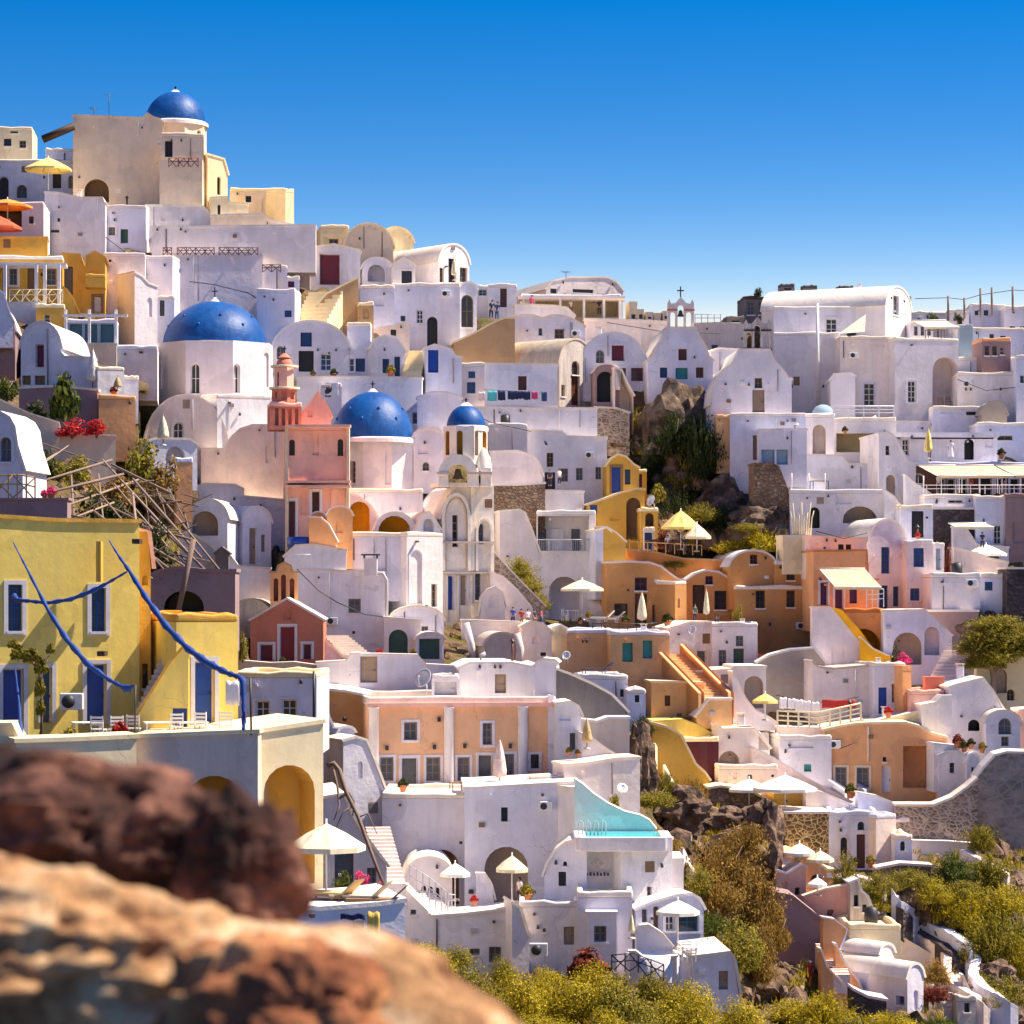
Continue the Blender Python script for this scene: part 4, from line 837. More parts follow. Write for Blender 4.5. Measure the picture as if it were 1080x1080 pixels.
# dome 2
c3 = H('white church with the round blue dome right of the pink church', 368, 446, 515, 570, 221, 6, 8, 'white', name='domed_church', cat='church')
C, r_ = ngon_body(c3, 'church three', 366, 447, 464, 518, 226, 8, 12, 'white', f='w 372 498 6 24 slat;n 411 492 9 38;n 438 490 5 30', ext=1)
dome(c3, 350, 436, 464, 413, 225, 402)
H('white half vault with an orange arch left of the small orange arch', 366, 408, 520, 566, 217, 10, 6, 'white', top=[(366, 520), (378, 524), (390, 533), (400, 548), (408, 564)], f='o 379 550 22 42 glow', name='vaulted_wing', cat='chapel', ctrl=False)
H('white barrel vault with a glowing orange arched wall', 396, 437, 541, 570, 214.5, 5, 9, 'white', top='v560', f='o 416 555 34 22 glow', name='vaulted_wing', cat='chapel', ctrl=False)  # glow of the arched wall is put into the orange plaster colour
H('small white pointed gable with a round niche beside the orange arch', 440, 466, 541, 570, 214, 16, 9, 'white', top=[(440, 562), (443, 552), (448, 544), (452, 541), (456, 545), (460, 552), (466, 562)], f='o 452 554 11 14', name='vaulted_wing', cat='chapel', ctrl=False)
# bell tower church
c4 = H('tall cream bell tower church with two pointed blind arches', 465, 521, 512, 660, 215, 12, 14, 'ivory', top=[(465, 548), (468, 534), (473, 524), (479, 516), (485, 512), (521, 512)], f='x 475 625 7 36 blue white;x 489 622 7 32 slat white;w 504 618 6 30 greywin white;w 480 560 6 34 slat white;v 507 563 6 22 greywin', name='bell_tower_church', cat='church', rm='ivory')
molding(c4, 480.5, 24, 523, 602, 3.2, 'ivory', .40); molding(c4, 510, 13, 549, 602, 2.6, 'ivory', .40); molding(c4, 480.5, 20, 527, 600, 1.2, 'roofc', .15)
for y in (571, 603): plate(c4, 'string_course', 465.5, 520.5, y, y + 2, 'shade', .5)
for x in (471, 482.5, 497, 516): plate(c4, 'pilaster', x - 1, x + 1, 606, 655, 'ivory', .18)
plate(c4, 'pilaster', 496, 500, 514, 602, 'ivory', .25)
c5 = H('open arched belfry stage with blue domed lantern', 462, 519, 509, 513, 214.2, 12, 3.2, 'ivory', f='', name='bell_tower', cat='bell tower', ctrl=False, ext=.05, roof=False, rm='ivory')
for x0, x1 in ((463, 473), (493, 505), (507, 518)):
    a = W(x0, 513, 213.5); b_ = W(x1, 496, 213.5); q = MB(); q.box((a.x, 212.8, a.z), (b_.x, 215.2, b_.z + .15)); q.build('pillar', 'ivory', c5, True)
q = MB(); fr = (W(483, 500, 212.6), Vector((1, 0, 0)), Vector((0, 0, 1))); ro = 20.5/F*213; ri = 10.5/F*213
arc = lambda r0: [(r0*math.cos(math.pi*i/12), r0*1.02*math.sin(math.pi*i/12)) for i in range(13)]
q.slab(fr, arc(ro) + arc(ri)[::-1], -2.6, 0); q.build('arch', 'ivory', c5, True)
q = MB()
for x0, x1 in ((461, 474), (492, 519)): a = W(x0, 500, 212.4); b_ = W(x1, 497.6, 212.4); q.box((a.x, 212.5, a.z), (b_.x, 215.5, b_.z))
q.build('cornice', 'shade', c5, True)
q = MB(); q.lathe([(.02, .75), (.2, .7), (.28, .3), (.42, 0)], W(483, 505, 213.8), 14); q.build('bell', 'bellm', c5, True)
C, r_ = ngon_body(c5, 'lantern', 466, 516, 450, 484, 214.5, 8, 22.5, 'ivory', f='o 484 467 8 26 ochre;o 472 467 4 26 ochre;o 500 467 9 26 shade;o 511 467 4 24 ochre', dn='lantern')
q = MB(); a = W(510, 497, 213.4); q.lathe([(.62, 0), (.5, 1.0), (.1, 1.7), (0, 1.75)], a, 12); q.build('pinnacle', 'ivory', c5, True)
dome(c5, 471, 512, 451, 427, 214.5, 420)
# ================================================================== upper middle
H('cream vaulted house with sunlit barrel roof on the skyline', 363, 415, 236, 280, 262, 8, 10, 'beige', top='v262', name='vaulted_house', rm='cream')
H('low cream house with rooftop railing left of the skyline vault', 338, 368, 237, 268, 263, 8, 6, 'cream', f='w 352 255 10 6 wood;n 344 254 5 8', name='cream_house', rm='cream')
H('long cream barrel roof running behind the skyline vault', 400, 436, 240, 268, 268, 12, 10, 'cream', top='v256', name='vaulted_house', rm='cream')
H('grey vaulted house with a white parasol at the skyline edge', 463, 495, 258, 302, 258, 38, 13, 'white', top='v278', f='w 465 290 7 15 wood;d 477 286 8 26 black;w 489 290 8 15 wood', name='vaulted_house')
shut_umb('cream closed parasol at the door of the skyline vault', 479, 7, 271, 296, 252, 'canvas')
H('white house with a wine red double door', 326, 380, 257, 304, 250, 6, 7, 'white', top=[(326, 262), (352, 258), (378, 264), (380, 266)], f='x 348 284 22 32 wine white', name='white_house')
H('long grey pink wall left of the wine red door', 275, 327, 240, 302, 248, 3, 5, 'warm', f='w 306 273 3 3 black', name='retaining_wall', cat='wall')
WL('tan stone stair wall sloping down left of the white houses', [(328, 330), (345, 310), (362, 301), (378, 293)], 342, 242, 'warmstone', 10, 1.2, rm='cream')
H('tan stone pier at the foot of the sloping stair wall', 378, 394, 318, 342, 241, 6, 3, 'warmstone', f='n 386 330 6 12', name='stone_pier', cat='wall', rm='cream')
stairs('broad cream steps below the wine red door', 325, 345, 345, 308, 240, 3.2, 9, 'cream')
H('small white block with a square window below the skyline vaults', 414, 438, 276, 304, 252, 6, 5, 'white', top=[(414, 280), (426, 272), (438, 280)], f='w 429 293 11 15 black white')
H('white rounded niche house left of the square window block', 382, 414, 272, 308, 254, 4, 5, 'white', top='v284', f='o 397 288 18 18', name='vaulted_house')
H('white terrace wall between the tan wall and the arch doored house', 380, 416, 300, 340, 246, 4, 4, 'white', f='n 400 318 10 10')
lh = H('large white house with black arched doorway and blue shutter', 413, 485, 298, 368, 250, 4, 8, 'white', f='D 456 350 11 32 black;x 467 332 12 8 blue;w 443 334 7 14 cloth;w 425 336 5 6 black')
H('white corner house with a tall brown arched window', 485, 503, 298, 346, 251, 12, 6, 'white', top='v306', f='v 493 328 13 34 wood', name='vaulted_house')
H('grey white roof hut with a brown door beside the standing people', 515, 545, 299, 330, 258, 2, 6, 'white', f='x 531 314 7 20 brown', name='roof_hut')
H('white frame opening on the skyline left of the roof hut', 503, 516, 300, 322, 259, 2, 4, 'white', f='w 509 308 9 8 paleblue', name='roof_hut')
WL('triangular tan stone wall below the standing people', [(479, 362), (500, 352), (518, 342), (532, 336), (543, 336)], 364, 247, 'warmstone', 5, 4, rm='cream')
person('person in dark clothes leaning on the skyline parapet, left of two', 518, 337, 21, 250, 20, 'clothn', 'clothn', lean=.15)
person('person in blue jeans leaning on the skyline parapet, right of two', 524, 338, 20, 249.5, -20, 'dblue', 'dblue', lean=.1)
person('person in a pink shirt standing on the roof terrace near the veranda', 561, 331, 20, 257, 10, 'clothp', 'clothn')
# veranda restaurant
H('white barrel roofed building behind the skyline veranda', 576, 657, 294, 326, 272, 20, 14, 'warm', top=[(576, 306), (583, 297), (600, 293), (640, 293), (650, 298), (657, 308)], f='w 584 307 7 5 black;w 615 307 22 3 black', name='restaurant_building', cat='restaurant')
vr = H('long open skyline veranda with cream screens', 550, 655, 310, 337, 262, 2, 7, 'beige', f='O 605 325 94 18 cream', name='veranda', cat='veranda', rm='white')
for x in (552, 591, 616, 637, 654):
    p = W(x, 337, 259.5); q = MB(); q.box(p + Vector((-.11, 0, 0)), p + Vector((.11, .2, 2.0))); q.build('post', 'wframe', vr, True)
q = MB(); p = W(546, 315, 258.6); q.box(p, p + Vector((9.6, 2.6, .22))); q.build('canopy', 'warm', vr, True)
antenna('small antenna on the barrel roof behind the veranda', 597, 294, 286, 268, 2)
for i, x in enumerate((664, 672, 681, 690, 699)):
    H('%s white rooftop box on the skyline right of the veranda' % ('first second third fourth fifth'.split()[i]), x, x + 8 - i % 2, (318, 326, 329, 330, 328)[i], 340, 262, 5, 3, 'roofc', name='rooftop_box', cat='box', f='w %d %d 4 5 black' % (x + 4, 334), ctrl=False)
WL('white curved parapet of the roof terrace below the veranda', [(543, 322), (560, 322), (585, 323), (598, 325), (606, 334)], 340, 255, 'white', 4, 2)
H('white house with low twin vaults below the roof terrace', 543, 617, 333, 372, 252, 3, 8, 'white', top=[(543, 335), (549, 333), (562, 333), (572, 336), (582, 333), (590, 333), (602, 336), (617, 345)], f='w 590 352 10 10 wood;w 570 350 4 8 greywin')
WL('long rough white wall under the skyline boxes', [(617, 337), (660, 338), (706, 340)], 378, 257, 'warm', 2, 3)
H('tall old vaulted chapel with black weathered gable', 590, 625, 358, 430, 246, 47, 13, 'weathered', top='v385', f='v 607 388 8 14 brown;x 607 412 9 30 brown;w 594 412 4 12 wood;w 618 410 6 22 greywin', name='old_chapel', cat='chapel', rm='roofold')
WL('white side wall of the weathered chapel with a brown shutter', [(512, 384), (588, 385)], 432, 240, 'white', 3, 1.5, f='x 551 404 9 15 brown')
H('rounded white outbuilding left of the weathered chapel', 478, 515, 382, 428, 242, 3, 5, 'white', f='w 497 409 9 12 blue')
# laundry line
lb = stick('washing_line', 'thin washing line on the roof below the weathered chapel', 'washing line', [(510, 411), (575, 414)], .02, 237.6, 'iron')
for i, (x, w, h, mt, l) in enumerate(((519, 10, 11, 'clotht', 'turquoise'), (529, 8, 10, 'clothn', 'navy'), (541, 11, 9, 'clothn', 'dark blue wide'), (549, 7, 8, 'clothn', 'black small'), (556, 7, 9, 'clothn', 'dark rectangular'), (564, 7, 8, 'clothp', 'pinkish red'), (574, 6, 10, 'dblue', 'last blue'), (508, 7, 9, 'canvasp', 'pale pink'))):
    cloth('%s garment hanging on the line below the weathered chapel' % l, x, 412 + i * .2, w, h, 237.4, mt, 'garments on the chapel washing line')
H('vaulted white house with dark red window frames', 612, 682, 351, 405, 247, 6, 9, 'white', top='v386', f='x 652 372 14 17 wine white;w 672 395 13 14 wine white;w 657 393 7 10 wine white;v 633 376 9 14 greywin', name='vaulted_house')
bc = H('white bell gable chapel with three small coloured windows', 683, 752, 346, 407, 244, 3, 12, 'white', top=[(683, 381), (690, 375), (694, 366), (700, 357), (703, 346), (734, 346), (738, 357), (744, 366), (747, 376), (752, 381)], f='x 720 374 9 12 brown;x 700 393 8 11 dblue;x 719 394 13 12 teal;x 738 393 8 11 brown', name='bell_gable_chapel', cat='chapel')
def belfry(parent, x0, x1, yt, yb, d, mat='warm', cross=True, rust='brick'):
    w = (x1 - x0) / F * d; h = (yb - yt) / F * d; O = W(x0, yb, d); q = MB(); fr = (O, Vector((1, 0, 0)), Vector((0, 0, 1)))
    def arch(a, b, z0, z1, n=8): r = (b-a)/2; return [(a, z0), (b, z0)] + [((a+b)/2 + r*math.cos(math.pi*i/n), z1 - r + r*math.sin(math.pi*i/n)) for i in range(n+1)]
    out = [(0, .0), (w, .0), (w, h*.80), (w*.93, h*.92), (w*.86, h*.78), (w*.70, h*.80), (w*.5, h), (w*.30, h*.80), (w*.14, h*.78), (w*.07, h*.92), (0, h*.80)]
    q.slab(fr, out, -.7, 0, [arch(w*.10, w*.30, .1, h*.52), arch(w*.38, w*.62, .1, h*.74), arch(w*.70, w*.90, .1, h*.52)])
    q.slab((O - Vector((0, -.7, 0)), Vector((1, 0, 0)), Vector((0, 0, 1))), out, -.01, 0, [arch(w*.10, w*.30, .1, h*.52), arch(w*.38, w*.62, .1, h*.74), arch(w*.70, w*.90, .1, h*.52)])
    b_ = q.build('belfry', mat, parent, True)
    t = MB(); t.box(O + Vector((-.1, -.12, -.15)), O + Vector((w+.1, .82, .08))); t.box(O + Vector((-.05, -.06, h*.55)), O + Vector((w*.38, -.003, h*.60))); t.box(O + Vector((w*.62, -.06, h*.55)), O + Vector((w+.05, -.003, h*.60))); t.build('ledge', rust, b_).parent = parent
    for o in (parent.children[-1],): pass
    k = MB(); k.lathe([(.02, .55), (.14, .5), (.2, .2), (.3, 0)], O + Vector((w*.5, .35, h*.38)), 12); k.build('bell', 'bellm', parent, True)
    if cross:
        z = O + Vector((w*.5, .35, h)); t = MB(); t.box(z + Vector((-.05, -.05, 0)), z + Vector((.05, .05, .9))); t.box(z + Vector((-.3, -.05, .5)), z + Vector((.3, .05, .6))); t.build('cross', 'iron', parent, True)
def fixledge(parent):
    for o in parent.children:
        if o.name.startswith('ledge'):
            im = MAT[parent.name].inverted()
            for v in o.data.vertices: v.co = im @ v.co
belfry(bc, 704, 732, 313, 346, 244.3); fixledge(bc)
sc_ = H('larger white chapel with a stepped rounded gable and weathered door', 750, 835, 368, 437, 237, 2, 13, 'white', top=[(750, 428), (752, 412), (757, 400), (765, 389), (774, 384), (780, 369), (812, 369), (817, 382), (824, 388), (831, 399), (834, 399), (835, 401)], f='x 800 423 13 24 oldwood;w 800 404 8 11 wood', name='stepped_gable_chapel', cat='chapel')
belfry(sc_, 785, 813, 334, 368, 237.5, 'weathered', False, 'dwood'); fixledge(sc_)
WL('white ridge wall between the two bell gables', [(733, 342), (760, 341), (786, 343)], 385, 264, 'warm', 2, 4)
H('low sunlit barrel roof left of the larger chapel', 750, 782, 369, 396, 247, 12, 9, 'white', top=[(750, 372), (758, 368), (778, 369), (782, 376)], name='vaulted_house')
rail('thin railing on the ridge wall right of the first bell gable', [(733, 341), (760, 341)], .8, 262, 'steel', 5, bars=2)
H('dark hut on the ridge between the chapels', 767, 785, 333, 348, 268, 4, 4, 'dgrey', name='roof_hut', rm='dgrey', f='w 776 338 9 4 black')
tb = H('weathered roof pergola hut behind the second bell gable', 785, 817, 312, 352, 270, 3, 5, 'dgrey', f='w 792 325 8 14 greywin;w 806 325 12 14 greywin;w 802 345 10 10 black', name='roof_hut', rm='dwood')
bush('dark potted tree on the pergola hut roof', 800, 312, 14, 9, 270, 'loose', 'leafd', 'potted_shrub', 'shrub')
# row of houses under the sloping stair
H('wide vaulted white house with dark green door and windows', 288, 368, 339, 400, 238, 7, 10, 'white', top='v368', f='x 323 358 12 15 dblue;d 323 381 16 22 black;w 344 382 12 18 dblue;v 296 372 8 14 greywin', name='vaulted_house')
H('narrow white house with one blue window beside the wide vault', 366, 391, 340, 400, 239, 0, 8, 'white', f='x 380 385 10 14 dblue;w 371 385 5 14 dblue')
H('white house with teal door and sunlit vault roof', 391, 427, 355, 400, 237, 8, 8, 'white', top=[(391, 368), (396, 358), (406, 354), (418, 356), (425, 366), (427, 372)], f='x 407 386 7 15 dblue;x 419 387 6 22 dblue', name='vaulted_house')
H('whitewashed jumble block above the teal door house', 376, 432, 340, 372, 243, 6, 5, 'warm', f='w 415 352 6 9 black;o 395 356 12 10', top=[(376, 343), (388, 341), (390, 348), (414, 344), (428, 340), (432, 342)])
WL('long lavender garden wall below the vaulted houses', [(313, 399), (360, 398), (445, 399)], 440, 232, 'white', 0, 2)
aircon('white rooftop box beside the pink belfry', 347, 410, 229, 1.6)
H('white rooftop water box behind the pink gable', 338, 360, 404, 428, 229, 5, 3, 'white', f='w 346 415 7 8 cloth', name='rooftop_box', cat='box')
stairs('narrow cream stairs left of the blue gate', 434, 394, 442, 370, 236, 1.6, 10, 'cream')
H('white house with a bright blue door and a blue gate', 449, 487, 364, 415, 235, 6, 5, 'white', top=[(449, 368), (458, 364), (476, 369), (480, 376), (487, 378)], f='x 457 381 11 24 blue;D 466 404 13 26 blue')
WL('white curved stair wall below the blue gate', [(440, 420), (456, 414), (470, 414), (487, 420)], 445, 227, 'white', 2, 2)
H('low white house with a glazed porch right of the second dome', 430, 470, 432, 462, 230, 0, 5, 'white', top=[(430, 435), (446, 421), (462, 414), (470, 415)], f='w 440 441 10 12 greywin;w 457 437 6 16 cloth')
H('white block under the glazed porch with a small arch', 436, 468, 452, 500, 224, -3, 5, 'white', f='v 449 492 7 9 greywin;n 446 475 10 8', top='v462', name='vaulted_house')
WL('white zigzag parapet above the lavender house', [(512, 434), (548, 436), (552, 442), (575, 450), (585, 454)], 462, 242, 'white', 3, 2)
WL('purple stained wall below the weathered chapel', [(500, 430), (560, 431), (630, 431)], 452, 240, 'white', 3, 4)
WL('rough stone wall stub right of the purple stained wall', [(628, 430), (650, 431), (664, 436)], 462, 241, 'stonep', 3, 4)
H('stone arch hut right of the weathered chapel', 627, 653, 384, 432, 243, 3, 5, 'mauve', top='v392', f='o 638 408 17 32 black', name='stone_hut', cat='hut')
H('broken cream pillar wall right of the stone arch hut', 648, 668, 386, 440, 242, 8, 2, 'warm', top=[(648, 388), (655, 390), (660, 402), (668, 418)], f='d 652 400 5 22 brown', name='ruined_wall', cat='wall')
H('long lavender house with a row of four grey windows', 555, 640, 455, 540, 239, -2, 8, 'white', top=[(555, 455), (592, 456), (598, 461), (640, 462)], f='w 580 485 7 15 wood;d 580 507 11 18 black;w 595 501 8 14 greywin;w 611 500 7 13 greywin;w 631 499 6 13 greywin')
H('plain white terrace block left of the lavender house', 515, 556, 446, 520, 238, 5, 5, 'warm', f='w 527 503 14 12 paleblue')
WL('round ended pinkish wall below the lavender house', [(517, 477), (545, 476), (560, 480), (568, 488), (572, 503)], 515, 231, 'warm', 5, 2)
WL('rough brown stone wall with white capping', [(520, 512), (548, 512), (575, 510)], 542, 228, 'stone', 4, 3)
WL('white balcony parapet below the two standing figures', [(572, 518), (616, 519)], 545, 230, 'white', 3, 2)
person('person in a white shirt on the terrace of the lavender house', 590, 512, 18, 232, 40, 'cloth', 'clothn')
person('person in dark clothes in the doorway of the lavender house', 580, 513, 18, 233, -10, 'clothn', 'clothn')
# balcony house
H('pinkish side house with sloping white coping left of the balcony', 527, 568, 537, 640, 224, 6, 8, 'warm', top=[(527, 540), (548, 538), (553, 541), (560, 558), (568, 582)])
bh = H('white house with a three door balcony and arched ground floor', 566, 628, 538, 655, 226, -2, 8, 'white', f='O 593 561 56 40;o 595 630 32 44', name='balcony_house')
q = H('balcony back wall with grey doors and a white door', 561, 625, 544, 582, 227.6, -2, .5, 'white', f='d 570 567 10 24 greywin;d 588 567 13 24 cloth white;d 607 567 9 24 greywin', name='balcony_wall', cat='wall', ctrl=False, ext=0) if False else None
for x, w_, mt in ((571, 10, 'greywin'), (588, 13, 'wframe'), (607, 9, 'greywin')):
    p = W(x - w_/2, 581, 226 + 2.45); p2 = W(x + w_/2, 558, 226 + 2.45); q = MB(); q.box(p, (p2.x, p2.y + .06, p2.z)); dd = q.build('door', mt, bh, True)
for x, w_, y0, y1, mt in ((590, 16, 650, 628, 'greywin'), (608, 7, 650, 632, 'black')):
    p = W(x - w_/2, y0, 226 + 2.0); p2 = W(x + w_/2, y1, 226 + 2.0); q = MB(); q.box(p, (p2.x, p2.y + .06, p2.z)); dd = q.build('door', mt, bh, True)
rail('thin white balcony rail in front of the three doors', [(567, 582), (627, 582)], .95, 225.6, 'steel', 6, bars=1, balus=True)
WL('rounded white wall right of the balcony house', [(628, 560), (640, 557), (646, 563), (650, 580), (652, 595)], 612, 224, 'white', 12, 3)
stairs('small white steps beside the ground floor arch', 636, 650, 638, 628, 223, 2.2, 8, 'warm')
open_umb('cream parasol shading the tables by the arched ground floor', 614, 48, 611, 621, 654, 219, 'canvas')
table('white table under the cream parasol, left', 603, 654, 218, .9, 'wframe', 'terrace tables of the arched house')
chair('white chair beside the left terrace table of the arched house', 596, 655, 217.5, 70)
pot('big potted palm beside the cream parasol', 621, 654, 217, .9, 'leafol')
pot('dark potted plant at the foot of the cream parasol', 612, 658, 215.5, .7, 'leafd')
lounger('cream lounger left of the pair near the orange house', 632, 656, 217, 75)
lounger('cream lounger right of the pair near the orange house', 643, 657, 217, 75)
rail('dark terrace railing edge above the tan house', [(625, 665), (690, 665)], .5, 212, 'iron', 8, bars=2)
WL('white niche wall with a small cream arch beside the bell tower church', [(506, 650), (508, 630), (514, 622), (522, 619), (530, 625), (533, 640)], 655, 213, 'warm', 6, 1, f='n 521 634 10 14')
WL('sloping pinkish path wall between church and green bank', [(517, 603), (530, 608), (545, 622), (560, 640), (562, 652)], 660, 214, 'warm', 6, 1)
WL('rubble edged path wall beside the green bank', [(520, 580), (526, 588), (548, 612), (575, 640)], 655, 217, 'stonep', 5, .8)
for i, (x, y, w_, h_) in enumerate(((548, 605, 34, 24), (558, 622, 36, 26), (568, 638, 26, 22))):
    bush('%s yellow green clump on the bank left of the balcony house' % ('top middle bottom'.split()[i]), x, y + 4, w_, h_, 220 - i, 'round', 'leafol')
for i, (x, c, l) in enumerate(((550, 'clothr', 'red top'), (557, 'cloth', 'white top'), (564, 'clothn', 'navy top'), (571, 'clothp', 'pink top'))):
    person('person in a %s walking on the path below the green bank' % l, x, 662, 20, 209 - i * .3, 30 * i, c, 'clothn' if i % 2 else 'wood', dress=i == 3)
person('person in blue by the low wall right of the bell tower church', 541, 660, 20, 210, 0, 'blue', 'clothn')
# ================================================================== church foreground blocks
H('bright white church wing with a tall blue-grey niche', 429, 467, 561, 660, 207, 33, 8.6, 'white', f='n 439 608 12 56 shade white;w 458 628 6 24 oldwood;w 450 640 3 4 black')
WL('white parapet wall with tank below the pink church', [(300, 588), (312, 576), (330, 575), (365, 581)], 612, 204, 'white', 3, 2)
m_ = MB(); m_.lathe([(.02, 0), (.95, 0), (.95, .7), (.02, .75)], n=20); o_ = m_.build('water_tank', 'blue'); o_.location = W(317, 577, 206); tag(o_, 'small blue water tank in front of the pink church door', 'water tank')
rail('white garden gate bars below the blue water tank', [(311, 600), (328, 600)], 1.0, 202, 'wframe', 3, bars=2, balus=True)
H('white vaulted house with two grey shutters left of the pink church', 256, 286, 535, 600, 212, 36, 5, 'white', top='v552', f='d 267 576 8 38 slat;x 278 573 5 18 slat', name='vaulted_house')
H('white vault house with arched front above the mauve wall', 197, 240, 527, 596, 206, -2, 8, 'white', top='v548', f='o 216 552 28 26 shade', name='vaulted_house')
H('long low white roof between the two small vaults', 208, 300, 511, 560, 217, 5, 8, 'white', top=[(208, 514), (215, 511), (248, 512), (256, 516), (257, 524), (300, 528)], f='w 229 528 3 3 black')
WL('white curved parapet beside the charcoal niche', [(190, 560), (205, 565), (222, 576), (238, 590), (246, 600)], 620, 201, 'white', 6, 1.5)
WL('white garden wall stepping down toward the orange belfry', [(235, 585), (243, 588), (250, 597), (262, 599), (285, 600)], 635, 200, 'white', 4, 2, f='n 233 600 1 1' if False else '')
m_ = H('charcoal pointed chimney box above the stepping garden wall', 227, 241, 579, 603, 199, 0, 1.2, 'dgrey', top=[(227, 585), (234, 578), (241, 585)], name='chimney', cat='chimney', rm='dgrey', ctrl=False)
H('big plain white house with one dark square window', 315, 406, 603, 695, 204, 3, 9, 'white', top=[(315, 602), (404, 604), (406, 604)], f='w 374 639 13 15 greywin;w 373 667 3 3 black;n 392 683 20 10')
H('rough white wall block rising behind the square window house', 345, 431, 561, 612, 206.8, 2, 6, 'white', f='w 388 585 1 1 black' if False else '')
for i, (x, y) in enumerate(((391, 604), (404, 606))):
    r = empty('chimney', ['whitewashed chimney with a dark flat cap on the plain white house', 'slim bent metal flue right of the whitewashed chimney'][i], 'chimney', W(x, y, 203)); q = MB()
    if i == 0: q.box((-.45, -.4, -.2), (.45, .4, 1.0)); q.build('stack', 'white', r); q = MB(); q.box((-.65, -.5, 1.2), (.65, .5, 1.3)); q.box((-.5, -.4, 1.0), (-.4, .4, 1.2)); q.box((.4, -.4, 1.0), (.5, .4, 1.2)); q.build('cap', 'iron', r)
    else: q.tube([(-.5, 0, .1), (0, 0, .1), (.25, 0, -.4), (.25, 0, -3.2)], .12, 8); q.build('pipe', 'steel', r); q = MB(); q.lathe([(.15, -3.3), (.2, -3.2), (.15, -3.1)], (.25, 0, 0), 8); q.build('collar', 'steel', r)
stick('cable', 'thin sagging cable crossing the plain white house', 'cable', [(313, 600), (335, 622), (355, 635), (385, 648), (440, 655)], .035, 202.4, 'iron', n=4)
stick('cable', 'thin cable drooping across the pinkish wall near the big blue dome', 'cable', [(200, 297), (225, 300), (262, 309), (270, 314)], .04, 238.5, 'iron', n=4)
H('white house with an arched dark green gate', 405, 443, 648, 695, 202, 2, 6, 'white', f='D 420 679 20 30 green;w 400 0 0 0' if False else 'D 420 679 20 30 green', top=[(405, 652), (443, 655)])
H('white half vault above the green gate', 412, 468, 640, 668, 203.5, 4, 6, 'white', top='v655', f='w 448 664 7 7 greywin', name='vaulted_house')
H('white shed with a green roller shutter', 440, 468, 668, 700, 200, 5, 4, 'white', top='v675', f='x 453 684 23 22 green white', name='shed', cat='shed')
pot('low flower trough between the two green gates', 436, 692, 199, .7, 'leafol'); 
# red chapel
rc = H('small dusty red chapel with white trimmed gable and red door', 264, 341, 632, 700, 192, 2, 7, 'rose', top='g655', f='x 303 679 16 37 red white;x 281 688 14 17 wine white;x 324 687 9 16 wine white;n 303 648 9 11 white', name='red_chapel', cat='chapel', rm='roofw')
ob = H('small orange domed stone belfry above the red chapel', 285, 314, 604, 642, 197, 4, 2, 'salmon', top=[(285, 604), (292, 604), (294, 597), (300, 594), (306, 597), (308, 604), (314, 604)], f='o 291 622 5 24 brick;o 299 620 5 28 brick;o 308 622 5 24 brick', name='belfry', cat='belfry', rm='warmstone', ctrl=False)
H('weathered cream vault roof left of the red chapel', 237, 290, 633, 670, 197, -5, 6, 'weathered', top='v665', name='vaulted_house', rm='roofold', f='')
WL('small red side wall with sloping roof right of the red chapel', [(335, 670), (342, 676), (360, 694)], 700, 195, 'white', 10, 3)
stairs('steep white steps right of the red chapel', 380, 693, 352, 670, 197, 2, 9, 'shade')
bush('rusty green plants between the yellow wing and the red chapel', 256, 694, 16, 36, 178, 'loose', 'leafol', 'climbing_plant', 'plant')
WL('low cream path wall in front of the red chapel', [(250, 697), (285, 700), (310, 699), (345, 704)], 712, 187, 'beige', 2, 1)
WL('white terrace parapet in front of the green gates, left part', [(334, 700), (366, 698), (371, 690), (379, 690)], 735, 186, 'white', 3, 1.5)
g_ = WL('white gate wall with a beige slatted gate above the orange building', [(378, 691), (400, 691), (440, 692), (449, 702), (485, 704)], 735, 186.5, 'white', 3, 1.2, f='x 389 705 18 30 slat')
dish('big white satellite dish on the roof of the orange building', 447, 716, 20, 178, -35, 28)
H('grey panelled roof shed beside the big satellite dish', 457, 484, 711, 735, 181, 3, 3, 'white', f='x 470 723 24 20 lav white', name='shed', cat='shed')
H('white rounded parapet roof with a beige hatch door', 484, 567, 698, 735, 183, 4, 9, 'white', top=[(484, 706), (496, 700), (540, 700), (560, 704), (567, 702)], f='x 528 721 12 20 slat', name='white_house')
H('lavender chimney block at the corner of the orange building roof', 564, 587, 697, 728, 178, -4, 3, 'white', f='w 574 692 5 4 black', name='chimney', cat='chimney', top=[(564, 704), (568, 698), (573, 696), (585, 697), (587, 700)])
# dark stone ruins
H('old grey brown stone vault among rubble', 511, 548, 668, 703, 203, 8, 6, 'shade', top='v682', name='stone_vault', cat='building', rm='shade')
WL('white rim wall around the stone ruins', [(487, 655), (520, 656), (548, 657), (552, 660)], 672, 208, 'warm', 3, 1.5)
stick('wall_rib', 'curved cream rib wall left of the stone vault', 'wall', [(491, 657), (497, 680), (499, 700)], .3, 204, 'warm', n=6)
stick('wall_rib', 'curved cream rib wall right of the stone vault', 'wall', [(545, 668), (549, 685), (546, 703)], .3, 203, 'warm', n=6)
H('white rubble smeared house between the stone vault and the tan house', 550, 582, 658, 700, 206, 5, 6, 'warm', top=[(550, 662), (560, 656), (572, 658), (582, 668)], f='n 565 675 8 8;w 573 690 6 4 black')
WL('rough cream plaster outcrop wall left of the tan house', [(580, 664), (592, 660), (600, 664), (602, 700)], 705, 207, 'cream', 8, 3)
dish('small satellite dish below the tan house', 597, 692, 10, 196, -20, 30)
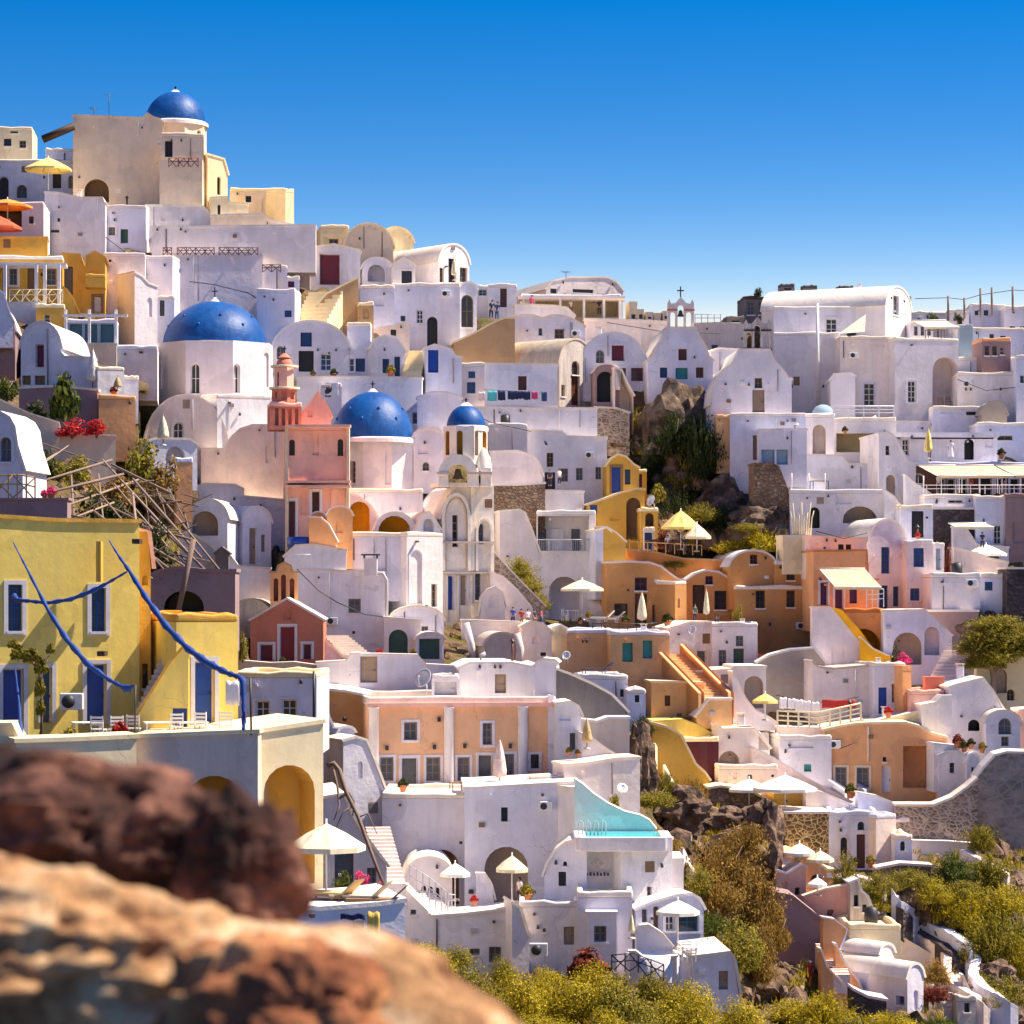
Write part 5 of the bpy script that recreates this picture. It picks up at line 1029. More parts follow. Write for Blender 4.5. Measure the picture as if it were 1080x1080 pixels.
# ================================================================== right ridge
vh = H('large white house with a long grey barrel roof on the right skyline', 934, 961, 303, 345, 262, 62, 12, 'white', top='v326', f='w 945 322 6 19 greywin;w 877 347 12 21 glass white', name='vaulted_house', ext=8)
H('pink white lower storey of the barrel roofed house', 816, 886, 350, 436, 259.5, 1, 9, 'white', f='')
H('tall white front below the long barrel roof', 816, 940, 323, 434, 260.5, -1, 8, 'white', f='w 877 347 12 22 glass white;n 861 0 0 0' if False else 'w 877 347 12 22 glass white')
q = stick('drainpipe', 'thick white drainpipe on the front of the barrel roofed house', 'drainpipe', [(862, 320), (863, 430)], .14, 258.9, 'wframe', n=8)
for i, (x0, x1) in enumerate(((824, 838), (848, 862), (885, 900))):
    H('%s metal vent box on the ridge behind the long barrel roof' % ('left middle right'.split()[i]), x0, x1, 299 + i, 312, 277, 4, 2, 'grey', name='vent_box', cat='box', rm='dgrey', ctrl=False, f='w %d 304 8 4 black' % ((x0 + x1) // 2))
H('big corner house with a blue-grey shaded front and arched balcony niche', 944, 1011, 356, 470, 255, 9, 15, 'white', f='w 962 413 9 23 glass white;o 997 404 27 54 warm;w 917 416 12 24 glass white', rm='roofw')
H('plain pinkish left wing of the arched balcony house', 886, 945, 354, 450, 256.5, 2, 8, 'warm', f='w 917 416 12 24 glass white', rm='roofw')
H('small shaded box house in front of the pinkish left wing', 876, 902, 402, 430, 251, -2, 4, 'white', top=[(876, 402), (880, 395), (898, 394), (902, 398)], name='white_hut')
m_ = MB(); A_ = [W(885, 352, 254), W(913, 332, 257), W(912, 350, 252)]; c_ = A_[0]
m_.add([p - c_ for p in A_] + [p - c_ + Vector((0, .05, .03)) for p in A_], [(0, 1, 2), (5, 4, 3), (0, 3, 4, 1), (1, 4, 5, 2), (2, 5, 3, 0)]); o_ = m_.build('shade_sail', 'canvas'); o_.location = c_; tag(o_, 'cream triangular shade sail on the roof of the pinkish wing', 'shade sail')
H('glazed roof hut left of the sloped cream awning', 932, 961, 312, 358, 266, 5, 6, 'dgrey', f='w 945 345 12 14 greywin;w 955 340 6 12 greywin', name='roof_hut', rm='dgrey')
H('white rooftop pavilion with three tall panes', 960, 984, 339, 360, 262, 5, 3, 'white', f='w 966 348 4 12 greywin;w 973 348 4 12 greywin;w 980 348 4 12 greywin', name='roof_pavilion', cat='pavilion')
awning('cream sloped awning on the roof pavilion', 962, 998, 338, 346, 259, 1.2, 'canvas', skew=1.0)
table('rusty rooftop table on the shaded corner house', 986, 357, 252, 1.6, 'wood')
H('projecting white balcony box under the arched niche', 984, 1035, 428, 450, 249, 0, 2.5, 'white', f='n 1002 434 22 5;w 1025 436 12 4 black', name='balcony', cat='balcony')
for i, x in enumerate((992, 1001)):
    chair(('left' if i == 0 else 'right') + ' wooden chair in the arched balcony niche', x, 429, 253, 20 * i, 'wood')
WL('long pinkish wall under the projecting balcony', [(944, 445), (1000, 446), (1036, 447)], 462, 250, 'white', 0, 3)
# recess row
H('shaded veranda room with a long white canopy edge', 942, 1052, 457, 488, 240, 0, 6, 'white', f='w 955 472 7 17 glass white;o 1022 474 10 22 black;d 1028 474 6 24 wood;n 1043 468 8 8', name='veranda_house', cat='house')
q = H('long rounded white canopy edge above the veranda room', 935, 1054, 456, 461, 237, 0, 3, 'white', name='canopy', cat='canopy', ext=0, ctrl=False, roof=False)
shut_umb('tall yellow closed parasol in front of the veranda room', 979, 9, 451, 484, 234, 'canvasy')
person('white statue like figure standing by the veranda room wall', 1003, 484, 20, 235, 0, 'cloth', 'cloth', dress=True)
pot('spiky cactus pot at the right end of the veranda room', 1056, 484, 234, 1.2, 'leafd')
rt = H('dark restaurant terrace room behind three cream awnings', 958, 1100, 487, 522, 234, 0, 8, 'brown', f='v 969 510 12 22 cloth;d 993 513 7 16 black white;d 1003 513 8 16 black white;d 1015 513 9 16 black white;d 1040 513 12 18 black white;d 1055 513 9 16 black white;d 1070 513 9 16 black white', name='restaurant', cat='restaurant', rm='white')
for i, (x0, x1) in enumerate(((968, 1008), (1008, 1048), (1050, 1092))):
    awning('%s cream awning of the dark restaurant terrace' % ('left middle right'.split()[i]), x0, x1, 491, 503, 231.8, 2.6, 'awn', 3, 521, group='restaurant awnings', skew=1.2)
rail('white terrace rail below the cream awnings', [(962, 521), (1085, 521)], .7, 228, 'wframe', 9, bars=2)
H('white balustrade wall with white slots below the restaurant', 975, 1034, 521, 545, 227, 0, 3, 'white', f='w 1008 527 16 8 glass white', name='retaining_wall', cat='wall')
WL('dark stone wall panel below the white balustrade', [(982, 537), (1029, 537)], 560, 226, 'stoned', 0, 2)
H('lavender house with a small white framed window below the restaurant', 1029, 1062, 522, 582, 225, -3, 6, 'white', f='w 1052 564 8 20 glass white')
H('brown stone pier house at the right edge with a pale inset', 1061, 1100, 520, 582, 224, -3, 6, 'mauve', f='N 1078 562 20 22 white', name='stone_house')
# gable / arch left of recess
H('white gable wing with arched door left of the restaurant', 927, 966, 456, 530, 233, 4, 8, 'white', top=[(927, 458), (937, 456), (944, 462), (952, 478), (958, 487), (966, 490)], f='w 936 475 4 10 wood;D 940 513 11 26 slat white')
WL('sloping white wall foot below the gable wing', [(955, 500), (965, 510), (982, 522)], 530, 230, 'white', 3, 1)
bb = H('white balcony house with striped shade and small panes', 879, 945, 440, 486, 243, 0, 7, 'white', f='O 905 467 46 20 cream;', name='balcony_house')
rail('white pipe rail on the roof of the striped balcony house', [(879, 441), (943, 441)], 1.0, 240, 'wframe', 5, bars=3, r=.05)
for x, w_ in ((891, 12), (904, 5)):
    p = W(x - w_/2, 477, 246.0); p2 = W(x + w_/2, 462, 246.0); q = MB(); q.box(p, (p2.x, p2.y + .06, p2.z)); a_ = q.build('window', 'greywin', bb, True)
pot('potted agave on the ledge of the striped balcony house', 891, 458, 240, .9, 'leafd')
H('white arched gateway with a small pale blue dome', 848, 880, 436, 488, 241, 0, 6, 'white', f='o 864 464 14 32 shade', name='gateway', cat='gateway')
g_ = empty('small_dome', 'small pale blue-white dome above the arched gateway', 'dome', W(868, 437, 246)); q = MB(); r_ = .88; q.lathe([(1.05*math.cos(a*math.pi/16)*r_, .95*math.sin(a*math.pi/16)*r_) for a in range(9)], n=24); q.build('shell', 'paleblue', g_); q = MB(); q.lathe([(1.0, -.1), (1.0, .05), (.9, .08)], n=24); q.build('rim', 'white', g_)
H('lavender white block with a narrow wooden door', 770, 850, 435, 508, 235, -2, 7, 'white', f='d 797 472 6 26 oldwood;w 796 458 3 5 black', rm='roofw')
H('narrow orange tan wall end left of the lavender block', 756, 771, 437, 480, 236, 10, 3, 'tan', name='orange_wall', cat='wall')
H('bluish white shed with louvred front', 800, 851, 453, 494, 231, -3, 6, 'white', f='x 810 482 14 16 paleblue;x 825 482 12 16 paleblue', name='shed', cat='shed', top=[(800, 454), (850, 453), (851, 454)])
dish('white lamp-like roof ornament beside the shed', 836, 449, 5, 236)
WL('rough brown stone buttress below the shed', [(795, 490), (812, 489), (820, 492), (834, 530)], 560, 228, 'stone', 3, 3, rm='stone')
WL('blue shaded terrace wall with four small panes', [(851, 480), (887, 481), (895, 490), (928, 491)], 520, 238, 'white', -3, 3, f='w 919 506 9 11 glass white')
H('grey sloping roof lean-to beside the terrace posts', 815, 870, 500, 520, 232, 0, 4, 'white', top=[(815, 502), (836, 492), (845, 500), (870, 512)], f='n 845 512 18 12', name='lean_to', cat='shed')
table('dark terrace table between thin white posts', 864, 517, 229, 1.4, 'iron')
for i, x in enumerate((835, 853, 870)):
    stick('post', '%s thin white post on the terrace left of the arched balcony' % ('left middle right'.split()[i]), 'post', [(x, 518), (x, 499)], .05, 228.5, 'wframe')
th_ = H('white terrace block with a square medallion and low arches', 833, 934, 516, 552, 227, -2, 6, 'white', f='o 907 543 36 18 shade;o 859 546 11 22 black;N 890 524 16 15 grey', name='terrace_block', cat='building')
H('curved white stair end right of the medallion block', 933, 962, 520, 568, 226, 3, 5, 'white', top=[(933, 517), (942, 524), (952, 538), (962, 548)], f='n 945 545 6 12')
ct = empty('tall_cactus', 'pale tall cactus stalks against the white terrace block', 'cactus', W(846, 563, 221))
for i in range(9):
    q = MB(); x = -.7 + i*.17; q.tube([(x, .1*(i % 3), -.2), (x + (i-4)*.02, .1*(i % 2), 1.2), (x + (i-4)*.06, 0, 1.9 + .5*math.sin(i*2))], .07, 6, r1=.03); q.build('stalk', 'canvas', ct)
H('narrow white house with a tall black door', 950, 984, 532, 572, 224, 4, 5, 'white', f='d 968 553 13 28 black')
H('lavender vaulted house with blue windows and door', 915, 957, 548, 648, 220, 10, 12, 'white', top='v582', f='w 934 591 9 28 blue;x 932 630 9 25 dblue;x 945 629 6 21 dblue', name='vaulted_house')
WL('pinkish parapet wall left of the lavender vaulted house', [(850, 566), (914, 569)], 590, 219, 'warm', 2, 4, f='w 887 577 6 6 black;w 895 577 6 6 wood')
WL('cream block under the pinkish parapet beside the orange house', [(826, 566), (851, 566)], 585, 221, 'cream', 5, 3)
H('pinkish white house with two blue framed windows', 956, 984, 569, 648, 218, 2, 7, 'warm', f='w 969 588 11 20 blue;w 965 627 10 13 blue')
H('small white cabin with a pale blue shutter', 983, 996, 572, 608, 219, 0, 4, 'white', f='x 990 589 6 24 paleblue white', name='cabin', cat='house')
H('blank pinkish white block below the pale blue shutter', 983, 1034, 604, 650, 214, 2, 7, 'warm', f='')
H('bluish white block right of the blank pinkish block', 1034, 1066, 604, 645, 215, -4, 7, 'white')
WL('dark stone wall at the right edge above the olive tree', [(1062, 600), (1100, 600)], 648, 213, 'stoned', 0, 4)
bush('tall narrow reddish brown climbing plant by the pale shutter', 1000, 606, 12, 44, 216, 'loose', 'leafr', 'climbing_plant', 'plant')
WL('curved white terrace parapet below the white parasol', [(1006, 578), (1025, 583), (1045, 590), (1063, 594)], 612, 219, 'warm', 3, 2)
open_umb('white parasol on the curved terrace at the right', 1040, 44, 574, 584, 600, 221, 'canvasw')
H('white rooms and glass screens behind the white parasol', 1005, 1064, 555, 592, 224, -4, 5, 'white', top=[(1005, 556), (1018, 557), (1030, 575), (1064, 578)], f='n 1014 572 14 18;w 1048 586 12 8 greywin', name='white_house')
awning('thin cream awning above the white parasol terrace', 1000, 1040, 552, 556, 221, 1.4, 'canvas', skew=.4)
person('person in dark clothes standing under the thin cream awning', 1036, 579, 18, 220, 0, 'clothn', 'clothn')
# right skyline background
BG = [(1000, 1022, 326, 345, 268, 'pale low house right of the corner roof hut'), (1010, 1080, 345, 375, 262, 'bluish flat roofed row house behind the right ridge'), (1024, 1060, 320, 350, 275, 'distant white roofline below the aerial masts'),
      (1060, 1100, 322, 358, 270, 'blue-white house at the far right skyline'), (1010, 1072, 376, 398, 256, 'long parapet block with two grey panels at the right'), (1010, 1075, 392, 440, 252, 'plain lavender wall with a dark awning recess at the right'), (1072, 1100, 374, 470, 249, 'tall white wall at the right edge with small lamp')]
for i, (x0, x1, y0, y1, d_, l) in enumerate(BG):
    H(l, x0, x1, y0, y1, d_, -4 + (i % 3), 8, 'white', f=['w 1012 338 6 8 black', 'w 1046 358 5 12 wood;w 1040 366 6 12 greywin;d 1050 368 6 12 wood;w 1058 358 6 8 black', 'w 1040 330 5 6 black;w 1030 330 4 5 black', 'w 1068 350 6 12 black;w 1078 350 5 12 black', 'N 1045 388 9 7 grey;N 1057 388 8 7 grey', 'o 1046 431 24 16 grey', 'w 1078 400 4 8 greywin'][i])
H('teal grey house behind the sloped cream awning', 1012, 1026, 342, 376, 260, -6, 5, 'paleblue', name='blue_house')
H('small salmon roofed kiosk between white houses at right', 1036, 1066, 356, 378, 254, 4, 4, 'mauve', f='w 1041 370 5 10 wood;w 1049 370 5 10 wood;w 1057 370 4 8 cloth', name='kiosk', cat='kiosk', rm='salmon')
H('round grey tub under a dark awning recess', 1036, 1062, 424, 447, 246, 0, 3, 'grey', top='v438', name='water_cistern', cat='cistern', rm='grey')
H('white terrace wall with planters at the right edge', 1030, 1100, 445, 470, 244, -2, 5, 'white', f='w 1060 462 16 5 wood')
for i, (x, y0, y1) in enumerate(((1000, 330, 312), (1017, 328, 314), (1034, 326, 304), (1046, 325, 303), (1068, 322, 302))):
    stick('pole', '%s bare wooden pole on the right skyline' % ('first second third fourth fifth'.split()[i]), 'pole', [(x, y0 + 8), (x, y1)], .10, 268, 'timber', group='poles on the right skyline')
stick('cable', 'thin cable strung between the right skyline poles', 'cable', [(965, 315), (1000, 314), (1017, 316), (1034, 311), (1068, 306), (1100, 307)], .03, 268, 'iron', n=4)
for i, (x, l) in enumerate(((984, 'green'), (1010, 'dark'))):
    bush('%s potted shrub on the right skyline roofs' % l, x, 338, 14, 9, 266, 'loose', 'leafd' if i else 'leafg', 'potted_shrub', 'shrub')
H('low white rooftop row right of the barrel roof gable', 962, 1002, 328, 350, 270, 0, 6, 'white', f='w 985 338 8 6 greywin;w 970 338 5 5 black')
# more far skyline clutter
for i in range(14):
    x = 1002 + i * 7.2; H('tiny far skyline roof block number %s from the left at the right edge' % ('one two three four five six seven eight nine ten eleven twelve thirteen fourteen'.split()[i]), x, x + 7, 318 + (i * 37 % 7), 330, 285 + (i * 13 % 9), (i * 7 % 11) - 5, 4, ['white', 'warm', 'beige', 'paleblue'][i % 4], name='roof_block', cat='building', group='tiny roofs on the far right skyline', ctrl=False, f='w %.1f 326 3 4 black' % (x + 3.5)) if False else None
# ================================================================== orange houses, middle right
H('yellow vaulted hut with blue doors left of the dark gully', 640, 674, 480, 524, 235, 3, 7, 'ochre', top=[(640, 492), (645, 484), (652, 480), (660, 482), (668, 490), (674, 494)], f='x 650 506 10 28 blue wood;x 662 503 6 16 dblue', name='yellow_house', rm='cream')
H('yellow side room with lavender door right of the blue doored hut', 664, 682, 494, 522, 236, 6, 6, 'ochre', f='x 673 507 9 14 purple', name='yellow_house', rm='cream')
H('sloping roofed ochre house with a tall arch', 620, 680, 516, 572, 229, 4, 8, 'ochre', top=[(620, 533), (640, 526), (655, 520), (672, 516), (680, 517)], f='o 668 547 15 44 wood;n 648 547 10 4', name='yellow_house', rm='cream')
H('low ochre arch block below the satellite dish', 676, 694, 535, 560, 227, 4, 4, 'ochre', f='o 685 548 9 14 wood', name='yellow_house', rm='cream')
WL('curving ochre stair rail wall below the tall arch', [(628, 556), (640, 556), (650, 562), (660, 572)], 590, 224, 'ochre', 6, .6)
dish('white satellite dish on the ochre arch block', 687, 528, 11, 226, -50, 20)
bush('spiky green agave behind the satellite dish', 694, 526, 22, 20, 228, 'leafy', 'leafol', 'agave', 'plant')
WL('long terracotta terrace wall above the orange houses', [(662, 580), (690, 583), (720, 590), (770, 592)], 610, 225, 'terracotta', 4, 4, rm='warmstone')
open_umb('large pale yellow parasol on the terracotta terrace', 718, 42, 538, 556, 580, 225, 'canvasy')
open_umb('second yellow parasol tucked right of the large pale one', 735, 30, 552, 566, 582, 224, 'canvas')
rail('short wooden fence of the terracotta terrace', [(664, 582), (740, 586)], .8, 223.5, 'lattice', 9, bars=1)
table('long table covered with red flowers on the terracotta terrace', 699, 580, 224.5, 2.6, 'brown')
bush('red flowering bush beside the ochre arch', 700, 575, 26, 18, 226, 'loose', 'leafr')
H('narrow blue door hut beside the red flowering bush', 679, 690, 556, 580, 226.5, 4, 3, 'white', f='x 684 569 8 20 dblue', name='hut', cat='hut')
for i, x in enumerate((690, 707, 713)): chair('%s dark chair beside the flower table' % ('left middle right'.split()[i]), x, 581, 223.8, 60 * i, 'dwood')
H('orange house with a wavy white roof and tall red door', 640, 722, 593, 668, 221, 5, 9, 'orange', top=[(640, 594), (666, 593), (685, 594), (697, 598), (707, 606), (714, 611), (722, 613)], f='w 655 643 14 13 dwood;w 676 616 13 14 wine;d 676 643 13 34 brown;w 695 647 14 18 dwood', name='orange_house', rm='roofw')
H('glowing side wall of the wavy roofed orange house', 712, 724, 612, 662, 219.5, 35, 5, 'orange', f='n 716 636 2 10', name='orange_house', rm='roofw', ctrl=False)
shut_umb('cream closed parasol in front of the tall red door', 677, 11, 624, 663, 215, 'canvas')
H('orange vaulted house with terrace and red window', 724, 776, 602, 660, 223, 5, 10, 'orange', top=[(724, 613), (733, 606), (745, 602), (758, 604), (768, 610), (776, 616)], f='w 748 612 8 9 wine;d 737 632 13 30 dwood;w 760 633 13 20 dwood', name='orange_house', rm='roofw')
H('tall plain orange house with five dark windows', 776, 857, 617, 692, 221, 4, 9, 'orange', f='w 802 632 10 19 dwood;w 834 631 9 19 dwood', name='orange_house', rm='roofw')
H('upper orange vault with a small red window', 770, 819, 581, 622, 222, 6, 9, 'orange', top='v598', f='w 795 590 8 10 wine', name='orange_house', rm='roofw', ctrl=False)
H('upper right orange block with two small windows', 818, 857, 591, 622, 221.6, 4, 8, 'orange', f='w 834 606 9 12 dwood', name='orange_house', rm='roofw', ctrl=False)
shut_umb('tan closed parasol on the terrace of the vaulted orange house', 745, 7, 621, 656, 218, 'canvas')
person('person in a green top on the terrace of the vaulted orange house', 733, 656, 19, 217.5, 30, 'green', 'clothn')
bush('leafy potted bush on the terrace of the vaulted orange house', 779, 658, 16, 20, 217, 'loose', 'leafol')
table('dark table behind the parapet of the orange terrace', 763, 658, 217.5, 1.2, 'dwood')
for i, (x, y, w_, h_, mt, l) in enumerate(((740, 548, 36, 24, 'leafol', 'upper left'), (775, 584, 46, 26, 'leafy', 'lower left'), (808, 580, 44, 40, 'leafy', 'right hand'), (790, 560, 30, 16, 'leafol', 'small upper'), (712, 598, 26, 12, 'leafol', 'low'))):
    bush('%s yellow green bush on the slope above the orange houses' % l, x, y, w_, h_, 229 - i, 'round', mt)
# tan houses
H('tan house with two teal shutters', 644, 706, 665, 745, 205, 6, 9, 'tan', f='x 662 688 11 20 teal;x 683 685 10 19 teal', name='tan_house', rm='white')
H('sunlit ochre end wall of the tan house', 598, 645, 663, 712, 206.5, 3, 8, 'tan', name='tan_house', rm='white', ctrl=False)
H('small ochre lower house with teal shutter and brown hatch', 687, 743, 720, 763, 201, 4, 7, 'tan', top=[(687, 720), (712, 720), (741, 721), (743, 722)], f='x 704 739 6 11 brown;x 729 745 10 19 teal', name='tan_house', rm='cream')
stairs('long tan outdoor staircase beside the tan house', 757, 742, 706, 690, 199, 2.0, 18, 'tan', d1=207, sidewall='R:tan L:tan')
WL('tan retaining wall below the long outdoor staircase', [(735, 757), (748, 738), (772, 738)], 768, 198, 'tan', 5, 3, ext=.05)
lounger('dark blue sling chair on the roof below the tan house', 629, 712, 190, 70, 'clothn', fm='oldwood')
H('small white roof box with a dark slot below the sling chair', 614, 662, 711, 742, 187, 4, 6, 'white', f='w 656 731 4 8 black')
H('white cube house with a small lantern window', 662, 681, 726, 752, 185, 3, 4, 'white', f='w 672 737 5 8 black')
WL('dark grey curved wall with white coping right of the orange building', [(587, 706), (600, 711), (625, 722), (645, 733), (662, 752)], 758, 178, 'dgrey', 6, 3)
H('white vaulted cabin right of the orange building', 587, 613, 741, 800, 174, 5, 5, 'white', top=[(587, 743), (602, 741), (609, 745), (613, 756)], f='d 604 782 6 18 greywin;n 596 755 12 10', name='vaulted_house')
shut_umb('closed tan parasol beside the white vaulted cabin', 619, 12, 758, 790, 170, 'canvast')
H('grey plastered curved terrace wall above the rocks', 612, 664, 756, 782, 176, 4, 6, 'shade', top=[(612, 760), (630, 762), (642, 758), (664, 758)], name='retaining_wall', cat='wall')
WL('white flowing parapet below the closed tan parasol', [(614, 775), (625, 780), (635, 788), (649, 798)], 812, 171, 'white', 4, 3)
pot('row of spiky plants beside the white vaulted cabin', 600, 797, 170, .7, 'leafol'); pot('second spiky plant beside the white vaulted cabin', 609, 798, 170, .6, 'leafol')
WL('tall cream parapet wall with water stains left of the rocks', [(595, 808), (620, 806), (650, 801), (675, 800)], 860, 168, 'warm', 12, 3, f='')
dish('old grey satellite dish on the stained cream wall', 656, 832, 12, 164, 10, 40)
bush('dry clump growing on the stained cream wall', 648, 850, 22, 14, 165, 'loose', 'leafol')
# white houses mid right
H('white house with grey doors in front of the plain orange house', 751, 799, 656, 712, 213, -2, 7, 'white', f='w 780 676 8 11 greywin;w 762 694 8 17 greywin white;x 779 695 11 22 green')
H('lower white wing with a grey door left of the grey doored house', 705, 752, 660, 708, 214, 10, 5, 'white', top=[(705, 664), (728, 657), (752, 657)], f='x 740 697 10 22 greywin white')
dish('dark satellite dish on the lower white wing', 730, 665, 10, 209, -30, 30)
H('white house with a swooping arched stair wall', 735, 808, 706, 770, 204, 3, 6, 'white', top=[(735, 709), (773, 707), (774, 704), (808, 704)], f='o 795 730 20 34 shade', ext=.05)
WL('swooping white stair wall with curved coping', [(773, 708), (778, 722), (786, 738), (796, 750), (810, 757), (818, 763)], 770, 200, 'white', 5, 2, ext=.05)
open_umb('yellow parasol beside the swooping white stair wall', 807, 28, 731, 739, 760, 197, 'canvasy', sides=6)
WL('big rough grey lavender retaining wall above the laundry', [(799, 700), (812, 692), (835, 686), (858, 684), (870, 700)], 752, 208, 'grey', -2, 3)
ll = stick('washing_line', 'washing line in front of the rough grey retaining wall', 'washing line', [(818, 733), (845, 739), (872, 741), (906, 735)], .025, 203, 'iron')
for i, x in enumerate((826, 835, 843, 851, 860)):
    cloth('white towel on the washing line, %s from the left' % ('first second third fourth fifth'.split()[i]), x, 735.5 + i * 1.2, 8, 12 - i % 2, 202.8, 'cloth', 'white towels on the washing line')
cloth('dark red cloth hanging right of the white towels', 885, 738, 36, 9, 202.7, 'clothr', name='hanging_cloth')
rail('pale wooden terrace fence below the washing line', [(820, 768), (862, 770), (908, 760)], 1.2, 199, 'canvas', 9, bars=3, r=.06)
H('pale bench wall along the fenced laundry terrace', 820, 910, 764, 776, 199, 0, 2, 'warm', ext=.05, name='retaining_wall', cat='wall', top=[(820, 768), (866, 769), (910, 760)])
# orange awning house
H('orange house with purple doors under a cream awning', 858, 926, 581, 645, 215, 2, 8, 'salmon', f='x 869 626 8 24 purple white;x 885 631 9 22 purple white;x 900 627 8 19 purple', name='orange_house', rm='terracotta', top=[(858, 582), (914, 581), (915, 610), (926, 612)])
awning('cream yellow awning of the purple doored orange house', 864, 912, 600, 619, 212.8, 2.6, 'awn', skew=.9)
H('orange base with a broad arch below the purple doors', 880, 935, 641, 698, 212, 2, 7, 'salmon', f='o 910 680 38 34 glow', name='orange_house', rm='terracotta')
rail('thin white corner rail by the cream awning', [(914, 641), (932, 640)], 1.3, 210.5, 'wframe', 4, bars=3)
ws = WL('pinkish stair wall with a triangular orange opening', [(857, 641), (876, 641), (885, 652), (905, 677), (924, 700)], 704, 209, 'warm', 4, 1.0, f='N 885 692 16 20 glow')
WL('sunlit orange outdoor stair wall running down behind the pinkish stair wall', [(878, 641), (887, 644), (905, 664), (930, 699)], 704, 210.4, 'glowpaint', 3, .8, rm='glowpaint', name='stair_wall', ext=.05)  # sunlit look is put into the orange plaster colour
WL('curved orange ramp parapet below the broad arch', [(908, 672), (920, 684), (935, 691), (948, 694)], 705, 208, 'glowpaint', 4, .6)
H('white corner house with a bright blue door', 922, 955, 698, 758, 203, 6, 7, 'white', f='x 931 739 9 28 blue;w 944 731 7 20 dblue')
H('long pinkish wall left of the blue doored corner house', 857, 924, 700, 758, 204.5, 4, 7, 'warm', f='', top=[(857, 697), (862, 704), (880, 706), (924, 702)], rm='shade')
# purple arches
H('lavender pink house with shaded garden arches', 932, 1004, 644, 718, 209, -3, 7, 'white', top=[(932, 645), (975, 644), (988, 655), (1003, 670), (1004, 671)], f='o 957 684 30 34 shade;o 983 676 16 30 warm', name='arched_house')
WL('brown plaster bank wall above the garden arches', [(975, 645), (1032, 645)], 690, 213, 'mauve', 0, 4)
stairs('pink lit garden steps right of the arches', 993, 722, 1012, 686, 205, 2.2, 10, 'warm')
H('small dull red fence box below the garden steps', 976, 996, 715, 726, 203, 3, 1, 'brick', name='brick_box', cat='box', rm='brick')
bush('bright pink bougainvillea in the arched garden', 953, 698, 26, 10, 205, 'loose', 'flowerp', 'bougainvillea', 'shrub')
bush('dark green creeper under the garden arches', 945, 715, 30, 40, 205.5, 'loose', 'leafd', 'creeper', 'plant')
H('orange sliver wall below the bright pink bougainvillea', 952, 961, 702, 745, 202, 20, 3, 'salmon', name='orange_wall', cat='wall')
H('flat pink terrace slab below the arched garden', 960, 996, 727, 742, 201, 4, 6, 'pink', name='terrace', cat='terrace', rm='pink')
# tree at right
tr = empty('olive_tree', 'large rounded olive tree in front of the right hand wall', 'tree', W(1047, 733, 206))
q = MB(); q.tube([(0, 0, -.6), (.1, 0, 1.2), (-.2, .1, 2.6), (-.6, 0, 4)], .3, 8, r1=.12); q.tube([(.1, 0, 1.3), (.9, .2, 2.6), (1.8, .2, 3.7)], .18, 6, r1=.07); q.tube([(-.1, 0, 2), (-1.2, -.2, 3), (-1.7, 0, 3.8)], .14, 6, r1=.06); q.build('trunk', 'timber', tr)
for i, (x, y, z, s) in enumerate(((-1.0, 0, 3.0, 1.9), (.6, .2, 3.2, 2.3), (1.9, .1, 3.8, 2.0), (.2, 0, 4.6, 2.0), (-.8, -.3, 2.0, 1.6), (2.3, .4, 2.8, 1.8), (.4, -.8, 2.4, 1.8), (-.2, -.5, 3.9, 1.6))):
    PMESH.setdefault(('round%d' % (i % 4), 'leafol'), None)
    if PMESH[('round%d' % (i % 4), 'leafol')] is None: o_ = PROTO['round%d' % (i % 4)].build('crown', 'leafol'); PMESH[('round%d' % (i % 4), 'leafol')] = o_.data; bpy.data.objects.remove(o_)
    o_ = bpy.data.objects.new('crown', PMESH[('round%d' % (i % 4), 'leafol')]); COL.objects.link(o_); o_.parent = tr; o_.location = (x, y, z); o_.scale = (s, s, s*.8)
WL('tan plaster cave wall at the right edge under the olive tree', [(1030, 690), (1045, 680), (1100, 678)], 770, 208, 'cream', 0, 3, f='o 1055 718 14 26 shade;v 1066 733 8 12 wood')
# lower right whites
H('lavender white gabled house below the garden steps', 1001, 1058, 716, 775, 200, 3, 7, 'white', top=[(1001, 726), (1012, 722), (1037, 716), (1046, 728), (1058, 750)], f='o 1027 765 12 12 black')
H('small white vaulted house with a grey arched window at the right', 1040, 1076, 750, 798, 198, 0, 7, 'white', top='v763', f='v 1060 766 14 17 greywin;w 1060 782 8 10 greywin', name='vaulted_house')
WL('pinkish house edge at the right border', [(1075, 750), (1100, 748)], 800, 199, 'pink', 0, 3)
H('white stepped terrace with flower jars', 972, 1004, 742, 785, 199, 4, 5, 'white', top=[(972, 745), (988, 742), (995, 735), (1004, 735)], f='w 1008 0 0 0' if False else '')
bush('red geraniums on the white stepped terrace', 988, 747, 14, 10, 200.5, 'loose', 'flowerr', 'geranium', 'plant')
pot('terracotta pot below the red geraniums', 1010, 789, 194.8, 1.3, 'leafr')
for i, (x, y) in enumerate(((1024, 786), (1017, 789), (1036, 790))): pot('%s potted plant on the small white terrace at the right' % ('middle left right'.split()[i]), x, y + 4, 194.6, 1.0, ['leafd', 'leafg', 'leafol'][i])
WL('white terrace wall with urns left of the small vaulted house', [(985, 785), (1010, 788), (1040, 796)], 812, 195, 'white', 6, 2)
WL('thin bright parapet line left of the stepped terrace', [(925, 762), (950, 756), (972, 750)], 775, 200, 'cream', 3, 4)
H('orange house with a curved roofline and a recessed porch', 869, 999, 762, 845, 197, -3, 9, 'salmon', top=[(869, 771), (885, 767), (905, 764), (935, 763), (955, 763), (970, 767), (982, 774), (999, 779)], f='w 887 820 12 22 greywin beige;w 910 820 13 21 greywin beige;d 935 822 10 28 cloth;w 933 801 4 5 wood;O 965 809 25 44 salmon;N 987 806 6 9 white', name='orange_house', rm='cream')
